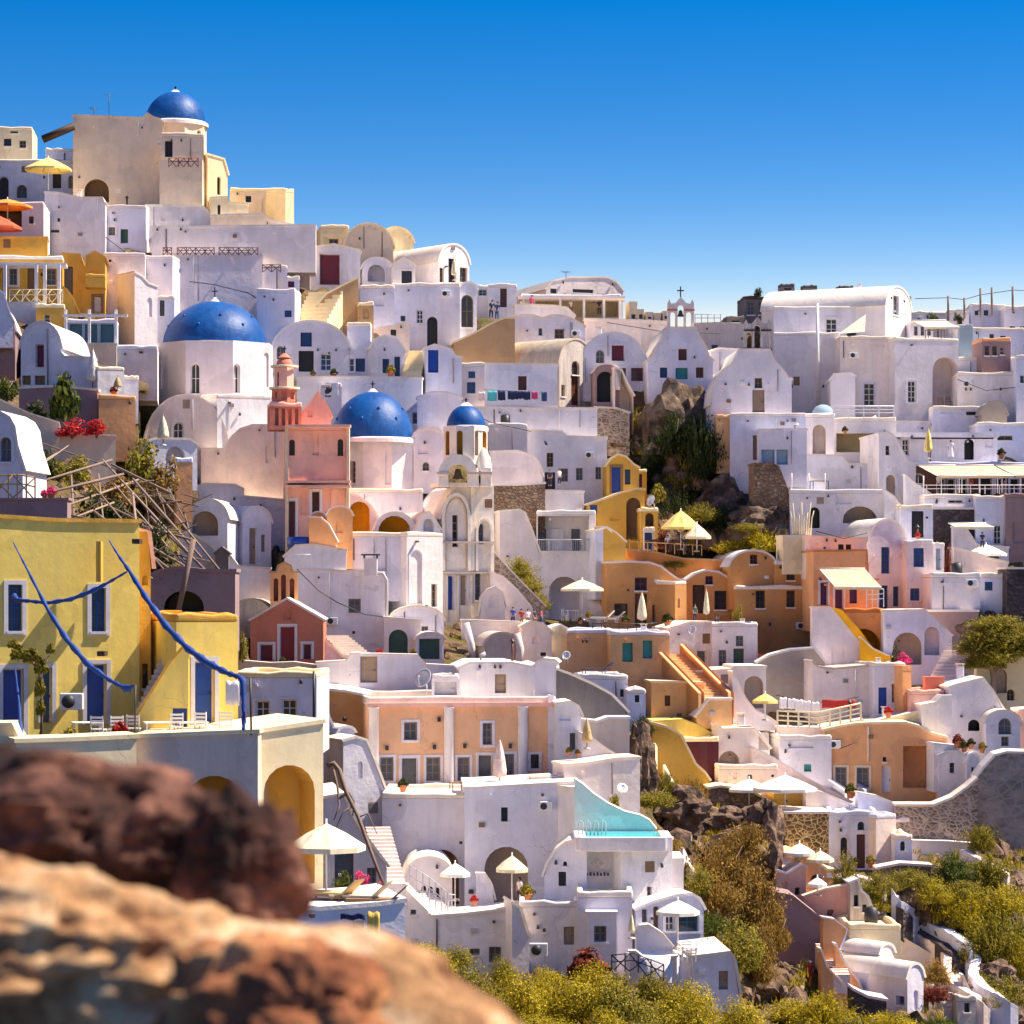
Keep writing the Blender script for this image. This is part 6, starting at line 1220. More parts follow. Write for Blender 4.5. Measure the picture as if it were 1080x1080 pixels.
p = W(970, 840, 199.2); p2 = W(977, 803, 199.2); q = MB(); q.box(p, (p2.x, p2.y + .07, p2.z)); q.build('porch_door', 'lav', bpy.data.objects[-1] if False else [o for o in bpy.data.objects if o.get('label') == 'orange house with a curved roofline and a recessed porch'][0], True)
H('small pinkish vaulted annex right of the curved orange house', 990, 1022, 792, 842, 194.5, -4, 6, 'warm', top=[(990, 798), (1000, 793), (1012, 794), (1022, 802)], f='w 1004 810 5 11 wood', name='vaulted_house')
H('lavender gable end of the pinkish vaulted annex', 1020, 1033, 795, 834, 194, 8, 5, 'white', top='v806', f='w 1026 812 3 6 black', name='vaulted_house', ctrl=False)
# curving stone wall
WL('tall rough grey plaster wall with wavy white coping at the right edge', [(1030, 822), (1038, 810), (1050, 797), (1062, 794), (1100, 795)], 900, 190, 'oldwall', -4, 3)
WL('rubble stone wall with white coping below the curved orange house', [(945, 850), (985, 850), (1005, 842), (1022, 830), (1031, 821)], 892, 188, 'stonep', -2, 2)
WL('sweeping bright stair parapet below the curved orange house', [(905, 836), (925, 840), (950, 850), (960, 853)], 862, 190, 'white', 4, 1)
H('white house with lavender roof terrace and green shutter', 822, 877, 775, 830, 196.5, 3, 6, 'white', f='x 852 810 8 8 teal;n 845 785 26 8')
st = stairs('long descending white edged staircase from the teal door', 905, 845, 812, 782, 196, 1.6, 26, 'warm', d1=203, sidewall='R:white L:white')
WL('long sloping pinkish wall below the descending staircase', [(795, 790), (815, 800), (850, 822), (905, 850), (910, 853)], 860, 194.5, 'warm', 5, 3)
H('pinkish white house with sloping roofs and a teal door', 757, 812, 768, 815, 195.5, 6, 5, 'warm', top=[(757, 765), (762, 770), (795, 769), (812, 790)], f='x 806 782 12 18 teal;o 769 800 22 16 shade')
H('pale terrace house below the teal door', 758, 820, 806, 832, 193, 5, 4, 'warm', f='w 791 820 5 6 greywin;n 775 817 4 10')
H('maroon red plastered house wall', 721, 758, 777, 828, 194.5, 6, 5, 'maroon', f='n 748 800 1 1' if False else '', name='maroon_house', rm='cream')
WL('sweeping mustard yellow wall left of the maroon house', [(688, 763), (705, 768), (718, 776), (726, 792), (733, 806), (743, 815), (748, 824)], 848, 192.5, 'ochre', 5, 2, rm='cream')
H('mustard roof house above the maroon wall', 690, 750, 760, 780, 197.5, 5, 6, 'yellow', top=[(690, 762), (720, 760), (736, 766), (750, 775)], f='', name='yellow_house', rm='yellow')
pot('dull red rooftop pot on the mustard roof house', 708, 770, 199, 1.2, 'leafr', mat='brick')
H('white rounded plaster corner left of the mustard wall', 688, 708, 765, 800, 197, 20, 4, 'white', top=[(688, 766), (698, 770), (708, 785)])
WL('dark rubble stone wall with cream capping above the brown bush', [(748, 832), (760, 830), (787, 833), (812, 846)], 856, 190, 'stone', 3, 3, rm='cream')
open_umb('large white parasol on the terrace above the stone chapel', 828, 68, 817, 831, 855, 188, 'canvasw')
open_umb('white parasol left of the large white one', 790, 46, 821, 832, 852, 190, 'canvasw')
H('orange lit terrace room under the large white parasol', 816, 852, 832, 856, 191, 8, 4, 'canvasy' if False else 'ochre', name='terrace_room', cat='room', rm='warm', f='')
WL('triangular pinkish wall beside the orange terrace room', [(850, 832), (870, 838), (905, 853)], 860, 190, 'warm', 5, 2)
WL('stone ledge wall carrying the white parasol terrace', [(820, 855), (874, 857)], 866, 187, 'warm', 4, 3)
# stone chapel
H('white chapel with brown arched door and fan window', 874, 925, 855, 915, 186, -3, 7, 'white', f='v 890 895 7 24 brown warm;x 908 898 9 36 brown;v 908 871 7 9 wood', name='white_chapel', cat='chapel', rm='white')
H('sunlit side wing of the white chapel', 924, 945, 858, 915, 185.5, 26, 5, 'warm', name='white_chapel', cat='chapel', ctrl=False, rm='white')
H('tiny white annex with one arched red window', 944, 962, 880, 915, 184, 2, 4, 'white', f='v 952 892 5 11 brown', name='annex', cat='building')
WL('yellow rubble stone wall left of the white chapel', [(828, 858), (874, 858)], 905, 186, 'stoney', 3, 3, rm='warm')
WL('low dry stone wall in front of the white chapel', [(925, 917), (950, 912), (982, 914)], 930, 181, 'stone', 0, 1.5, rm='warm')
H('rubble stone shed with white lintel right of the chapel', 937, 963, 862, 885, 188, 8, 4, 'stonep', f='w 953 875 6 8 black', name='stone_shed', cat='shed', rm='warm')
WL('thin pale retaining ledge above the dark green bush', [(960, 888), (1000, 889), (1035, 892)], 900, 187, 'warm', 0, 2)
# lower right jumble
H('cream and orange cottage among pale parasols', 838, 880, 903, 936, 181, 10, 5, 'tan', f='o 861 928 12 12 wood', name='orange_house', rm='cream', top=[(838, 905), (850, 901), (872, 918), (880, 918)])
open_umb('pale ragged parasol above the orange cottage', 843, 34, 889, 899, 915, 180, 'canvasw', sides=6)
open_umb('second pale parasol right of the ragged one', 865, 30, 897, 906, 925, 179, 'canvas', sides=6)
open_umb('third pale parasol low in front of the orange cottage', 862, 22, 925, 932, 945, 176, 'canvasw', sides=6)
H('pinkish cottage with curved parapets left of the pale parasols', 818, 850, 915, 948, 179, 8, 5, 'pink', top=[(818, 918), (830, 922), (845, 912), (850, 915)], f='n 828 934 5 10;w 841 940 5 8 wood', name='pink_cottage', rm='warm')
WL('mauve retaining wall with a curved top below the pink cottage', [(816, 942), (835, 946), (850, 958), (860, 966), (868, 975), (869, 1005)], 1018, 173, 'mauve', 0, 3, rm='mauve')
WL('curved pink coping wall running to the ruined tower', [(848, 946), (870, 938), (900, 932)], 950, 177, 'pink', 2, .6)
for i, (p_, l) in enumerate(((((868, 968), (880, 970), (893, 980), (890, 990), (884, 1000)), 'upper'), (((882, 995), (890, 1015), (905, 1035), (910, 1050)), 'right'), (((866, 1000), (872, 1020), (890, 1040), (896, 1048)), 'left'))):
    WL('%s orange curved wall of the winding stair' % l, list(p_) if p_[-1][0] > p_[0][0] else [p_[0], p_[1], p_[2]], p_[-1][1] + 12, 170 - i, 'salmon', 8, .7, rm='warm')
stairs('winding cream steps between the orange curved walls', 884, 1030, 872, 995, 168, 1.4, 12, 'warm', d1=172)
H('ruined white stepped tower with gaps', 897, 926, 928, 975, 176, 5, 4, 'weathered', top=[(897, 932), (904, 928), (908, 940), (914, 945), (920, 960), (926, 964)], f='w 903 950 5 12 black;w 912 958 5 8 black', name='ruined_tower', cat='ruin')
H('cream boxy house at the lower right', 896, 950, 974, 1010, 172, 3, 5, 'cream', f='n 911 990 1 16' if False else '', name='cream_house', rm='cream')
H('long white barrel vault below the cream boxy house', 928, 943, 996, 1030, 170, 40, 4, 'white', top='v1006', name='vaulted_house', f='')
H('large white vaulted house with a framed window at the lower right', 957, 974, 1017, 1072, 167, 36, 6, 'white', top='v1032', name='vaulted_house', f='n 966 1055 5 22;w 950 1055 9 8 greywin white')
WL('low stone wall left of the large lower vaulted house', [(900, 1044), (915, 1052), (935, 1056)], 1075, 163, 'stoned', 3, 2, rm='warm')
person('person in a long red dress and sun hat on the lower path', 854, 1040, 27, 170, 160, 'clothr', 'clothr', True, hat='canvas')
person('person in black crouching near the winding stair', 874, 1036, 20, 169, -30, 'clothn', 'clothn', hat='canvast', lean=.2)
for i, (p_, yb_, d_, l) in enumerate(((((945, 957), (955, 970), (962, 985)), 995, 180, 'upper'), (((950, 988), (970, 1000), (998, 1018)), 1024, 176, 'middle'), (((993, 1000), (1010, 1008), (1020, 1020)), 1035, 175, 'right upper'), (((1016, 1028), (1024, 1048), (1040, 1062), (1058, 1075)), 1085, 169, 'lowest'))):
    WL('%s pale winding path wall at the lower right' % l, list(p_), yb_, d_, 'warm', 4, .8)
for i, (x, y, w_, dd) in enumerate(((1000, 1020, 22, 174), (1004, 1030, 24, 172), (1000, 1042, 26, 170), (1004, 1056, 28, 168))):
    H('%s white terrace step of the winding path' % ('first second third fourth'.split()[i]), x - w_/2, x + w_/2, y, y + 9, dd, 5, 2.5, 'warm', name='terrace_step', cat='terrace', ctrl=True)
H('broken white hut beside the lowest path wall', 1010, 1030, 1050, 1080, 167, 8, 3, 'weathered', f='w 1020 1062 6 12 black', name='ruined_hut', cat='ruin')
# ================================================================== orange building
ob = H('big two storey orange building with white columns', 388, 586, 734, 842, 175, 8, 10, 'peach', f='w 433 771 14 19 greywin white;w 514 774 10 23 greywin white;w 408 811 14 25 greywin white;d 432 817 17 36 greywin white;w 457 811 15 25 greywin white;w 489 811 13 25 greywin white;d 512 812 15 32 greywin white;w 537 808 11 26 greywin white;w 564 803 9 15 black white', name='orange_building', cat='building', rm='roofw', par=.6)
q = MB()
for x in (394, 473, 551):
    C_ = W(x, 842, 174.6 + (x - 487) * .0045 - .25); q = MB(); hh = (842 - 745) / F * 174.5; C_ = MAT[ob.name] @ Vector((onfront(ob, x, 800)[0], -.12, 0))
    q.lathe([(.30, -.2), (.30, hh * .98), (.36, hh*.985), (.36, hh)], C_, 16); q.build('column', 'white', ob, True)
q = MB(); fr_ = (Vector((-5.7, 0, 5.52)), Vector((1, 0, 0)), Vector((0, 0, 1))); q.slab(fr_, [(-.1, 0), (11.45, 0), (11.45, .26), (-.1, .26)], -.1, .32); q.build('cornice', 'pink', ob)
q = MB(); q.box((5.25, -.10, -1), (5.62, 0, 6.2)); q.build('corner_pilaster', 'white', ob)
for x, y in ((408, 789), (458, 788), (490, 787), (538, 787), (463, 759)):
    q = MB(); o2 = onfront(ob, x, y); c_ = MAT[ob.name] @ Vector((o2[0], -.1, o2[1])); q.box(c_ + Vector((-.1, -.1, -.12)), c_ + Vector((.1, .12, .14))); q.build('wall_lamp', 'iron', ob, True)
H('glowing orange side wing of the big orange building', 338, 389, 729, 800, 178, 2, 8, 'orange', top=[(338, 727), (365, 730), (389, 735)], name='orange_wing', cat='building', ctrl=False)  # side wall of the same building, bounce glow put into a deeper orange
shut_umb('tall pinkish closed parasol in front of the orange building', 527, 16, 779, 832, 168, 'canvasp')
for i, x in enumerate((482, 497, 508)): table('%s low white table on the terrace of the orange building' % ('left middle right'.split()[i]), x, 833, 169.5, .8, 'wood', 'low tables of the orange building', .45)
pot('square brown planter beside the pinkish parasol', 545, 833, 169.5, .9, 'leafd', mat='dwood')
# stair wall left
H('narrow white wall with rooftop dome cap left of the orange building', 357, 374, 767, 815, 172, 20, 3, 'white', top='v773', f='w 363 790 5 20 black', name='white_turret', cat='building')
WL('white parapet sloping down left of the orange wing', [(333, 729), (340, 742), (348, 760), (355, 776), (362, 780)], 880, 173, 'white', 12, 2)
WL('steep white stair wall with bright coping in front of the orange building', [(362, 782), (376, 778), (386, 781), (394, 800), (405, 833)], 940, 167, 'white', 22, 3, f='n 380 812 5 18')
H('low lavender white house with two blue windows', 249, 334, 708, 768, 150, -1, 8, 'white', f='w 277 748 15 18 bluewin white;w 305 747 16 19 bluewin white', rm='cream')
stick('pole', 'dark thin pole right of the two blue windows', 'pole', [(331, 762), (331, 708)], .07, 146, 'iron')
# ================================================================== white hotel complex
H('lavender shaded white block with a brown arch', 403, 492, 836, 985, 166, 0, 8, 'white', f='o 466 925 36 58 salmon', rm='roofw')
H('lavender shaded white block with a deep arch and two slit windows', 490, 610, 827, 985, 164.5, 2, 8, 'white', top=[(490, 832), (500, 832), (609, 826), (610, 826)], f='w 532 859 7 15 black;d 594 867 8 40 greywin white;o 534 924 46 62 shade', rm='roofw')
q_ = [o for o in bpy.data.objects if o.get('label', '').startswith('lavender shaded white block with a deep')][0]
for x, w_ in ((523, 11), (541, 13)):
    p = W(x - w_/2, 955, 166.8); p2 = W(x + w_/2, 913, 166.8); m_ = MB(); m_.box(p, (p2.x, p2.y + .06, p2.z)); m_.build('door', 'greywin', q_, True)
open_umb('small white parasol in front of the brown arch', 480, 32, 910, 921, 950, 160.5, 'canvasw', sides=6)
open_umb('small cream parasol in front of the deep arch', 540, 36, 902, 916, 955, 159.5, 'canvas', sides=6)
WL('curved white screen wall left of the deep arch', [(503, 922), (511, 922), (518, 932), (521, 950)], 965, 160, 'white', 4, .5)
H('white vaulted house with three dark slits on the hotel terrace', 428, 477, 905, 960, 160.5, 3, 6, 'white', top='v925', f='v 447 941 5 14 black;v 454 942 5 14 black;v 461 943 5 14 black', name='vaulted_house')
stairs('white outdoor stairs with railing at the hotel corner', 468, 966, 436, 932, 158, 1.3, 14, 'warm', d1=161.5)
rail('dark slim handrail of the hotel stairs', [(432, 940), (452, 952), (472, 968)], 1.4, 157.4, 'steel', 7, bars=2)
rail('white railing right of the hotel stairs', [(470, 966), (480, 967)], 1.2, 157.6, 'wframe', 4, bars=3)
WL('long lavender base wall of the hotel', [(427, 938), (432, 945), (455, 967), (490, 965), (556, 957)], 1030, 156.5, 'white', 0, 3, f='w 436 962 6 5 greywin;w 500 1004 12 7 greywin;w 522 1007 13 17 greywin')
H('lavender vaulted cabin below the pool', 574, 619, 886, 955, 159, -4, 8, 'white', top=[(574, 925), (578, 910), (586, 898), (598, 889), (612, 886), (619, 887)], f='w 593 927 8 15 black;v 596 911 4 5 black', name='vaulted_house')
H('pinkish pool block with a small diamond emblem', 616, 657, 887, 955, 159.5, 2, 7, 'warm', rm='roofw', par=.3)
em = empty('emblem', 'small grey diamond emblem with a line of letters on the pool block', 'emblem', W(630, 911, 159.05))
m_ = MB()
for dx, dz in ((0, .22), (0, -.22), (.22, 0), (-.22, 0)): m_.slab((Vector((dx, 0, dz)), Vector((.7071, 0, .7071)), Vector((-.7071, 0, .7071))), [(-.1, -.1), (.1, -.1), (.1, .1), (-.1, .1)], -.05, .03)
m_.build('diamond', 'grey', em)
m_ = MB()
for i in range(7): m_.box((-.62 + i*.19, -.04, -.66), (-.50 + i*.19, .06, -.50 + .04*(i % 2)))
m_.build('lettering', 'iron', em)
H('bright battered white pool block facing the sun', 656, 709, 884, 960, 158.5, 19, 7, 'white', top=[(656, 889), (700, 885), (709, 885)], f='w 685 941 5 12 greywin', rm='roofw')
H('narrow shaded wall strip right of the bright pool block', 707, 721, 905, 962, 159.5, 0, 4, 'white')
# pool
pw = empty('swimming_pool', 'turquoise infinity pool with white rim on the hotel roof', 'swimming pool', W(657, 884.5, 157.6))
m_ = MB(); m_.add([(-2.0, .3, .04), (2.1, .3, .04), (2.3, 4.4, .04), (-2.1, 4.4, .04)], [(0, 1, 2, 3)]); m_.build('water', 'water', pw)
m_ = MB(); m_.box((-2.3, 0, -.7), (2.35, .3, .07)); m_.box((-2.6, .3, -.7), (-2.0, 4.4, .07)); m_.box((2.1, .3, -.7), (2.7, 4.4, .07)); bev(m_.build('rim', 'white', pw), .04)
WL('wavy turquoise wall behind the infinity pool', [(606, 822), (614, 828), (625, 838), (640, 848), (658, 857), (675, 861), (684, 866), (690, 875)], 888, 162.2, 'turq', -4, .8)
ld = empty('pool_ladder', 'steel pool ladder at the left end of the infinity pool', 'ladder', W(622, 880, 159.5))
for i in range(4):
    m_ = MB(); x = i*.42 - .6; m_.tube([(x, 0, -.1), (x, 0, .62), (x + .1, .1, .72), (x + .22, .2, .62), (x + .22, .2, -.1)], .04, 6); m_.build('handrail', 'steel', ld)
H('white corner block joining the lavender house to the pool', 606, 618, 830, 890, 163, 28, 4, 'white', name='white_pier', cat='wall', ctrl=False)
for i, (x, w_) in enumerate(((560, 30), (590, 24))): H('%s low white bench on the hotel roof edge' % ('left right'.split()[i]), x, x + w_, 820 - 2*i, 831, 168, 5, 1, 'white', name='bench', cat='bench', ctrl=False)
# lower hotel
H('lower hotel wing with a projecting white porch window', 609, 667, 940, 1025, 155, -1, 7, 'white', f='w 605 0 0 0' if False else '', rm='roofw')
ph = H('white projecting porch box with a framed window', 619, 650, 963, 1010, 154, -1, 1.0, 'white', f='w 633 985 13 17 greywin white', name='porch', cat='porch', ctrl=False, rm='white')
H('long low hotel wing with one grey shuttered door', 548, 612, 950, 1025, 155.5, 0, 7, 'white', f='x 600 987 11 19 slat;w 574 981 3 4 black', rm='roofw')
H('white buttress with sloping top beside the air conditioner', 540, 558, 955, 1022, 154.6, 10, 2.5, 'white', top=[(540, 952), (548, 958), (556, 985), (558, 988)], name='buttress', cat='wall', ctrl=False)
aircon('square white air conditioner at the foot of the hotel', 568, 1002, 152.5, 1.05)
shut_umb('slim closed cream parasol at the corner of the lower wing', 666, 7, 962, 990, 151.5, 'canvas')
H('sunlit hotel terrace room with big turquoise windows', 671, 742, 944, 1003, 157, 14, 6, 'white', top=[(671, 960), (690, 952), (715, 945), (730, 944), (737, 948), (742, 960)], f='O 705 970 60 30 turq;w 0 0 0 0' if False else 'w 680 966 6 14 greywin;x 692 968 6 24 wood;w 707 971 10 22 bluewin white;w 726 973 22 20 glassteal white', name='hotel_room', cat='building')
open_umb('white parasol in front of the turquoise windows', 715, 46, 949, 961, 1000, 152, 'canvasw')
WL('curved white screen around the round jacuzzi', [(671, 986), (675, 977), (684, 976), (698, 985), (712, 1001), (716, 1005)], 1012, 153.5, 'white', 2, .5)
jz = empty('jacuzzi', 'round white jacuzzi with pale green water', 'jacuzzi', W(690, 1021, 151))
m_ = MB(); m_.lathe([(1.5, -.6), (1.5, .75), (1.25, .75), (1.2, .5)], n=32); m_.build('tub', 'white', jz); m_ = MB(); m_.lathe([(0, .62), (1.22, .62)], n=32, sm=False); m_.build('water', 'turq', jz)
WL('low rounded wall of the jacuzzi terrace', [(664, 1004), (670, 1004), (678, 1010), (695, 1011), (714, 1009)], 1030, 149.8, 'warm', 0, .5)
for i, x in enumerate((722, 731)): chair(('left' if i == 0 else 'right') + ' white chair on the jacuzzi terrace', x, 1012, 150.5, 200 + 60*i, s=1.1)
table('small white table on the jacuzzi terrace', 727, 1014, 149.5, .6)
H('sloped white end block of the hotel with a grey door', 731, 779, 1006, 1052, 150, 4, 6, 'white', top=[(731, 1010), (748, 1008), (770, 1005), (774, 1012), (779, 1050)], f='x 763 1034 10 20 slat', rm='roofw')
WL('low white terrace floor edge left of the end block', [(714, 1012), (733, 1014)], 1045, 150.3, 'white', 0, 3)
rail('dark diamond lattice fence below the jacuzzi', [(645, 1026), (668, 1024), (700, 1036)], .9, 147.5, 'iron', 5, bars=2, cross=True)
bush('spiky red and green oleander in front of the lower wing', 620, 1028, 52, 36, 149, 'leafy', 'leafr', 'oleander', 'shrub')
# left terrace by the rock
WL('bright white terrace wall beside the foreground rock', [(300, 955), (336, 960), (400, 955), (427, 951)], 1075, 98, 'white', 14, 5, f='')
open_umb('large cream parasol above the sun loungers near the foreground rock', 344, 84, 868, 892, 955, 100.5, 'canvas')
for i, (x, y, mt) in enumerate(((350, 950, 'canvast'), (378, 953, 'canvas'), (395, 957, 'wood'))): lounger('%s wooden sun lounger under the large cream parasol' % ('left middle right'.split()[i]), x, y + 2, 99.6 - i*.4, 60 + 12*i, mt, fm='wood')
cloth('yellow towel hanging over the white terrace wall', 394, 962, 13, 30, 97.2, 'clothy')
cloth('dark patterned cloth draped beside the yellow towel', 372, 964, 26, 6, 97.0, 'clothn', name='hanging_cloth')
bush('pink bougainvillea behind the sun loungers, left clump', 380, 934, 26, 18, 104, 'loose', 'flowerp', 'bougainvillea', 'shrub')
bush('crimson bougainvillea behind the sun loungers, right clump', 402, 944, 18, 20, 103, 'loose', 'flowerr', 'bougainvillea', 'shrub')
bush('green leafy plants behind the sun loungers', 362, 948, 34, 30, 104, 'loose', 'leafg')
H('shaded white room with a dark doorway behind the large cream parasol', 342, 408, 838, 960, 150, 8, 8, 'white', f='d 363 920 20 40 greywin;w 350 830 0 0' if False else 'd 363 918 20 42 greywin;w 392 925 10 20 greywin', name='terrace_house', top=[(342, 842), (362, 838), (372, 862), (386, 884), (408, 915)])
vn_ = empty('dry_vine', 'dry brown vine trunk climbing the white stair wall', 'vine', W(372, 880, 146))
for pts, r0, r1 in (([(345, 808), (352, 805), (358, 812), (365, 835), (378, 862), (392, 900), (405, 935)], .14, .08), ([(352, 812), (356, 830), (358, 850), (352, 865)], .08, .03), ([(358, 842), (368, 836), (374, 845), (372, 860)], .07, .03), ([(372, 850), (362, 856), (355, 872)], .06, .02), ([(378, 862), (388, 858), (398, 880)], .05, .02)):
    m_ = MB(); m_.tube([W(x, y, 147 - (y - 800) * .02) for x, y in pts], r0, 7, r1=r1); m_.build('stem', 'timber', vn_, True)
stairs('narrow white steps beside the dry vine', 415, 935, 398, 872, 156, 1.4, 16, 'warm', d1=164)
# ================================================================== yellow house
yh = H('big mustard yellow house with bright blue doors and windows', -70, 147, 551, 800, 108, 20, 8, 'yellow', top=[(-70, 543), (0, 546), (60, 550), (147, 551)], f='w 16 641 15 49 blue lav;w 104 643 15 46 blue lav;x 14 744 22 78 blue lav;d 50 733 10 58 bluewin lav;x 102 732 21 64 blue lav', name='yellow_house', rm='ochre')
m_ = MB(); c_ = W(103, 571, 107.6); m_.box(c_ + Vector((-.09, .2, -1.5)), c_ + Vector((.09, .8, 0))); m_.build('downpipe', 'ochre', yh, True)
for x, y in ((105, 690), (142, 571)):
    m_ = MB(); c_ = W(x, y, 107.5); m_.box(c_ + Vector((-.14, .3, -.08)), c_ + Vector((.14, 1.2, .10))); m_.build('wall_lamp', 'dwood', yh, True)
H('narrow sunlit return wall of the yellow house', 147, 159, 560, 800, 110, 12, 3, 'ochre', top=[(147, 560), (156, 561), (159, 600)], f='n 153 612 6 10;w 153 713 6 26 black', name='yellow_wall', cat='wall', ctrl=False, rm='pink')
H('yellow stair wing with a blue door and hatch', 186, 251, 646, 800, 107.5, 20, 6, 'yellow', f='x 216 730 21 66 blue lav', name='yellow_wing', cat='house', rm='ochre')
WL('yellow diagonal stair wall rising to the wing', [(143, 758), (152, 742), (172, 708), (195, 678), (196, 678)], 800, 105.5, 'yellow', 4, .5, f='x 188 757 17 20 blue', rm='ochre') if False else WL('yellow diagonal stair wall rising to the wing', [(143, 758), (160, 730), (180, 698), (196, 680), (199, 690)], 800, 105.5, 'yellow', 4, .5, f='x 190 757 16 20 blue', rm='ochre')
stairs('shaded stairs behind the yellow diagonal wall', 158, 752, 190, 684, 107, 1.1, 12, 'shade', d1=110)
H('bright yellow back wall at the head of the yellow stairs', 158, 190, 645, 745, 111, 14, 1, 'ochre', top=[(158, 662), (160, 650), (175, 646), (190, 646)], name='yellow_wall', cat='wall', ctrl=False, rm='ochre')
fan = aircon('old fan unit with scrollwork on the yellow wall', 75, 740, 107.0, .95)
# terrace walls
H('cream terrace wall left of the foreground', -80, 17, 768, 960, 101, 3, 2, 'cream', name='terrace_wall', cat='wall', top=[(-80, 767), (12, 766), (17, 784)], rm='cream')
H('cream terrace wall under the blue doors', 17, 144, 779, 960, 100.5, 19, 2, 'cream', name='terrace_wall', cat='wall', top=[(17, 783), (80, 781), (144, 778)], rm='cream')
H('grey shaded terrace wall with a yellow arch', 143, 272, 775, 960, 101.6, -2, 6, 'shade', name='terrace_wall', cat='wall', top=[(143, 778), (271, 773), (272, 773)], f='o 226 870 62 104 ochre', rm='cream')  # unlit side of the cream terrace wall, shade put into the grey plaster
H('sunlit cream terrace corner with a tall yellow arch', 271, 341, 764, 960, 103, 24, 5, 'cream', name='terrace_wall', cat='wall', top=[(271, 773), (341, 762)], f='o 305 870 54 128 ochre', rm='cream')
for i, (x, y, rz) in enumerate(((104, 781, 170), (122, 781, 200), (141, 780, 180), (186, 778, 190), (214, 777, 160), (238, 776, 185))):
    chair('white slatted chair on the yellow house terrace, %s from the left' % ('first second third fourth fifth sixth'.split()[i]), x, y + 2, 104.0, rz, group='white chairs on the yellow house terrace', s=1.05)
for i, x in enumerate((92, 168, 203)): table('white terrace table of the yellow house, %s' % ['left one by the shrub', 'middle one', 'right one by the blue door'][i], x, 783, 104.6, 1.1, group='white tables of the yellow house')
pot('low bowl of red flowers on the yellow house terrace', 127, 782, 103.4, 1.0, 'flowerr')
stick('pole', 'thin dark pole holding the end of the left blue sail', 'pole', [(142, 782), (143, 722)], .03, 101.9, 'iron')
stick('pole', 'thin dark pole holding the right blue sail', 'pole', [(265, 775), (264, 715)], .04, 101.5, 'iron')
def sail(label, pts, d):
    """furled cloth band: (px, py, width px, depth)"""
    m = MB(); c = W(pts[0][0], pts[0][1], pts[0][3]); P = []
    for i in range(len(pts) - 1):
        for k in range(6):
            t = k / 6; a, b = pts[i], pts[i+1]; P.append([a[j] + (b[j] - a[j]) * t for j in range(4)])
    P.append(list(pts[-1])); vs = []; n = 8
    Q = [W(p[0], p[1], p[3]) - c for p in P]
    for i, p in enumerate(P):
        a = Q[max(0, i-1)]; b = Q[min(len(Q)-1, i+1)]; t = (b - a).normalized(); u = t.cross(Vector((0, 1, 0))).normalized(); w = t.cross(u); r = p[2] / 2 / F * p[3]
        for k in range(n): an = 2*math.pi*k/n; r *= 1; vs.append(Q[i] + u*math.cos(an)*r*.85*(1 + .28*math.sin(i*1.9 + k*1.7)) + w*math.sin(an)*r*.55)
    m.add(vs, [(i*n+k, i*n+(k+1) % n, (i+1)*n+(k+1) % n, (i+1)*n+k) for i in range(len(P)-1) for k in range(n)], 0, True)
    o = m.build('furled_sail', 'sailblue'); o.location = c; return tag(o, label, 'shade sail', 'furled blue shade sails')
sail('left furled blue sail sagging down across the yellow wall', [(14, 572, 1.2, 106), (30, 603, 3, 105), (50, 642, 5, 104), (70, 674, 7, 103.5), (92, 700, 7, 103), (115, 717, 5, 102.5), (128, 724, 5, 102), (134, 727, 11, 101.7), (141, 723, 2, 101.5)], 105)
sail('level furled blue sail between the two upper windows', [(14, 629, 9, 107), (18, 633, 6, 106.6), (32, 634, 4, 106), (50, 636, 5, 105.6), (75, 632, 5, 105.4), (98, 623, 6, 105.3), (115, 614, 3.5, 105.2), (134, 603, 2.4, 105)], 105)
sail('right furled blue sail running down past the stair wing', [(115, 570, 1.2, 106), (125, 586, 3, 105.5), (137, 603, 5, 105), (155, 632, 7, 104.5), (175, 660, 8, 104), (198, 684, 8, 103.3), (220, 700, 9, 102.8), (240, 710, 7, 102.2), (252, 714, 6, 102), (256, 718, 8, 101.8), (257, 745, 5, 101.6), (257, 770, 5, 101.4)], 105)
sail('dark blue umbrella folded against the left blue door', [(16, 705, 1.5, 105), (20, 740, 3, 103), (22, 775, 6, 102.4), (23, 781, 4, 102.3)], 105)
cloth('white bath towel hanging at the corner of the stair wing', 245, 718, 14, 26, 103, 'cloth')
vv = empty('climbing_vine', 'green climbing vine beside the left blue door', 'vine', W(43, 778, 105.5))
m_ = MB(); m_.tube([(0, 0, -.1), (.05, 0, 1.2), (-.05, 0, 2.4), (-.5, 0, 3.0), (-.9, 0, 3.3)], .05, 6); m_.tube([(0, 0, 2.3), (.3, 0, 3.0)], .03, 5); m_.build('stem', 'timber', vv)
for i, (x, z, s, sz) in enumerate(((-.75, 2.9, .42, .5), (-.3, 2.8, .45, .5), (.05, 2.4, .34, .5), (0, 1.6, .26, .7), (.02, .9, .22, .6), (.38, 3.1, .22, .35), (-.95, 3.3, .3, .3))):
    o_ = PROTO['leafy0'].build('foliage', 'leafol', vv); o_.location = (x, -.1, z); o_.scale = (s, s*.7, sz)
bush('leafy shrub on the terrace between vine and white chairs', 74, 786, 34, 26, 102.8, 'leafy', 'leafol')
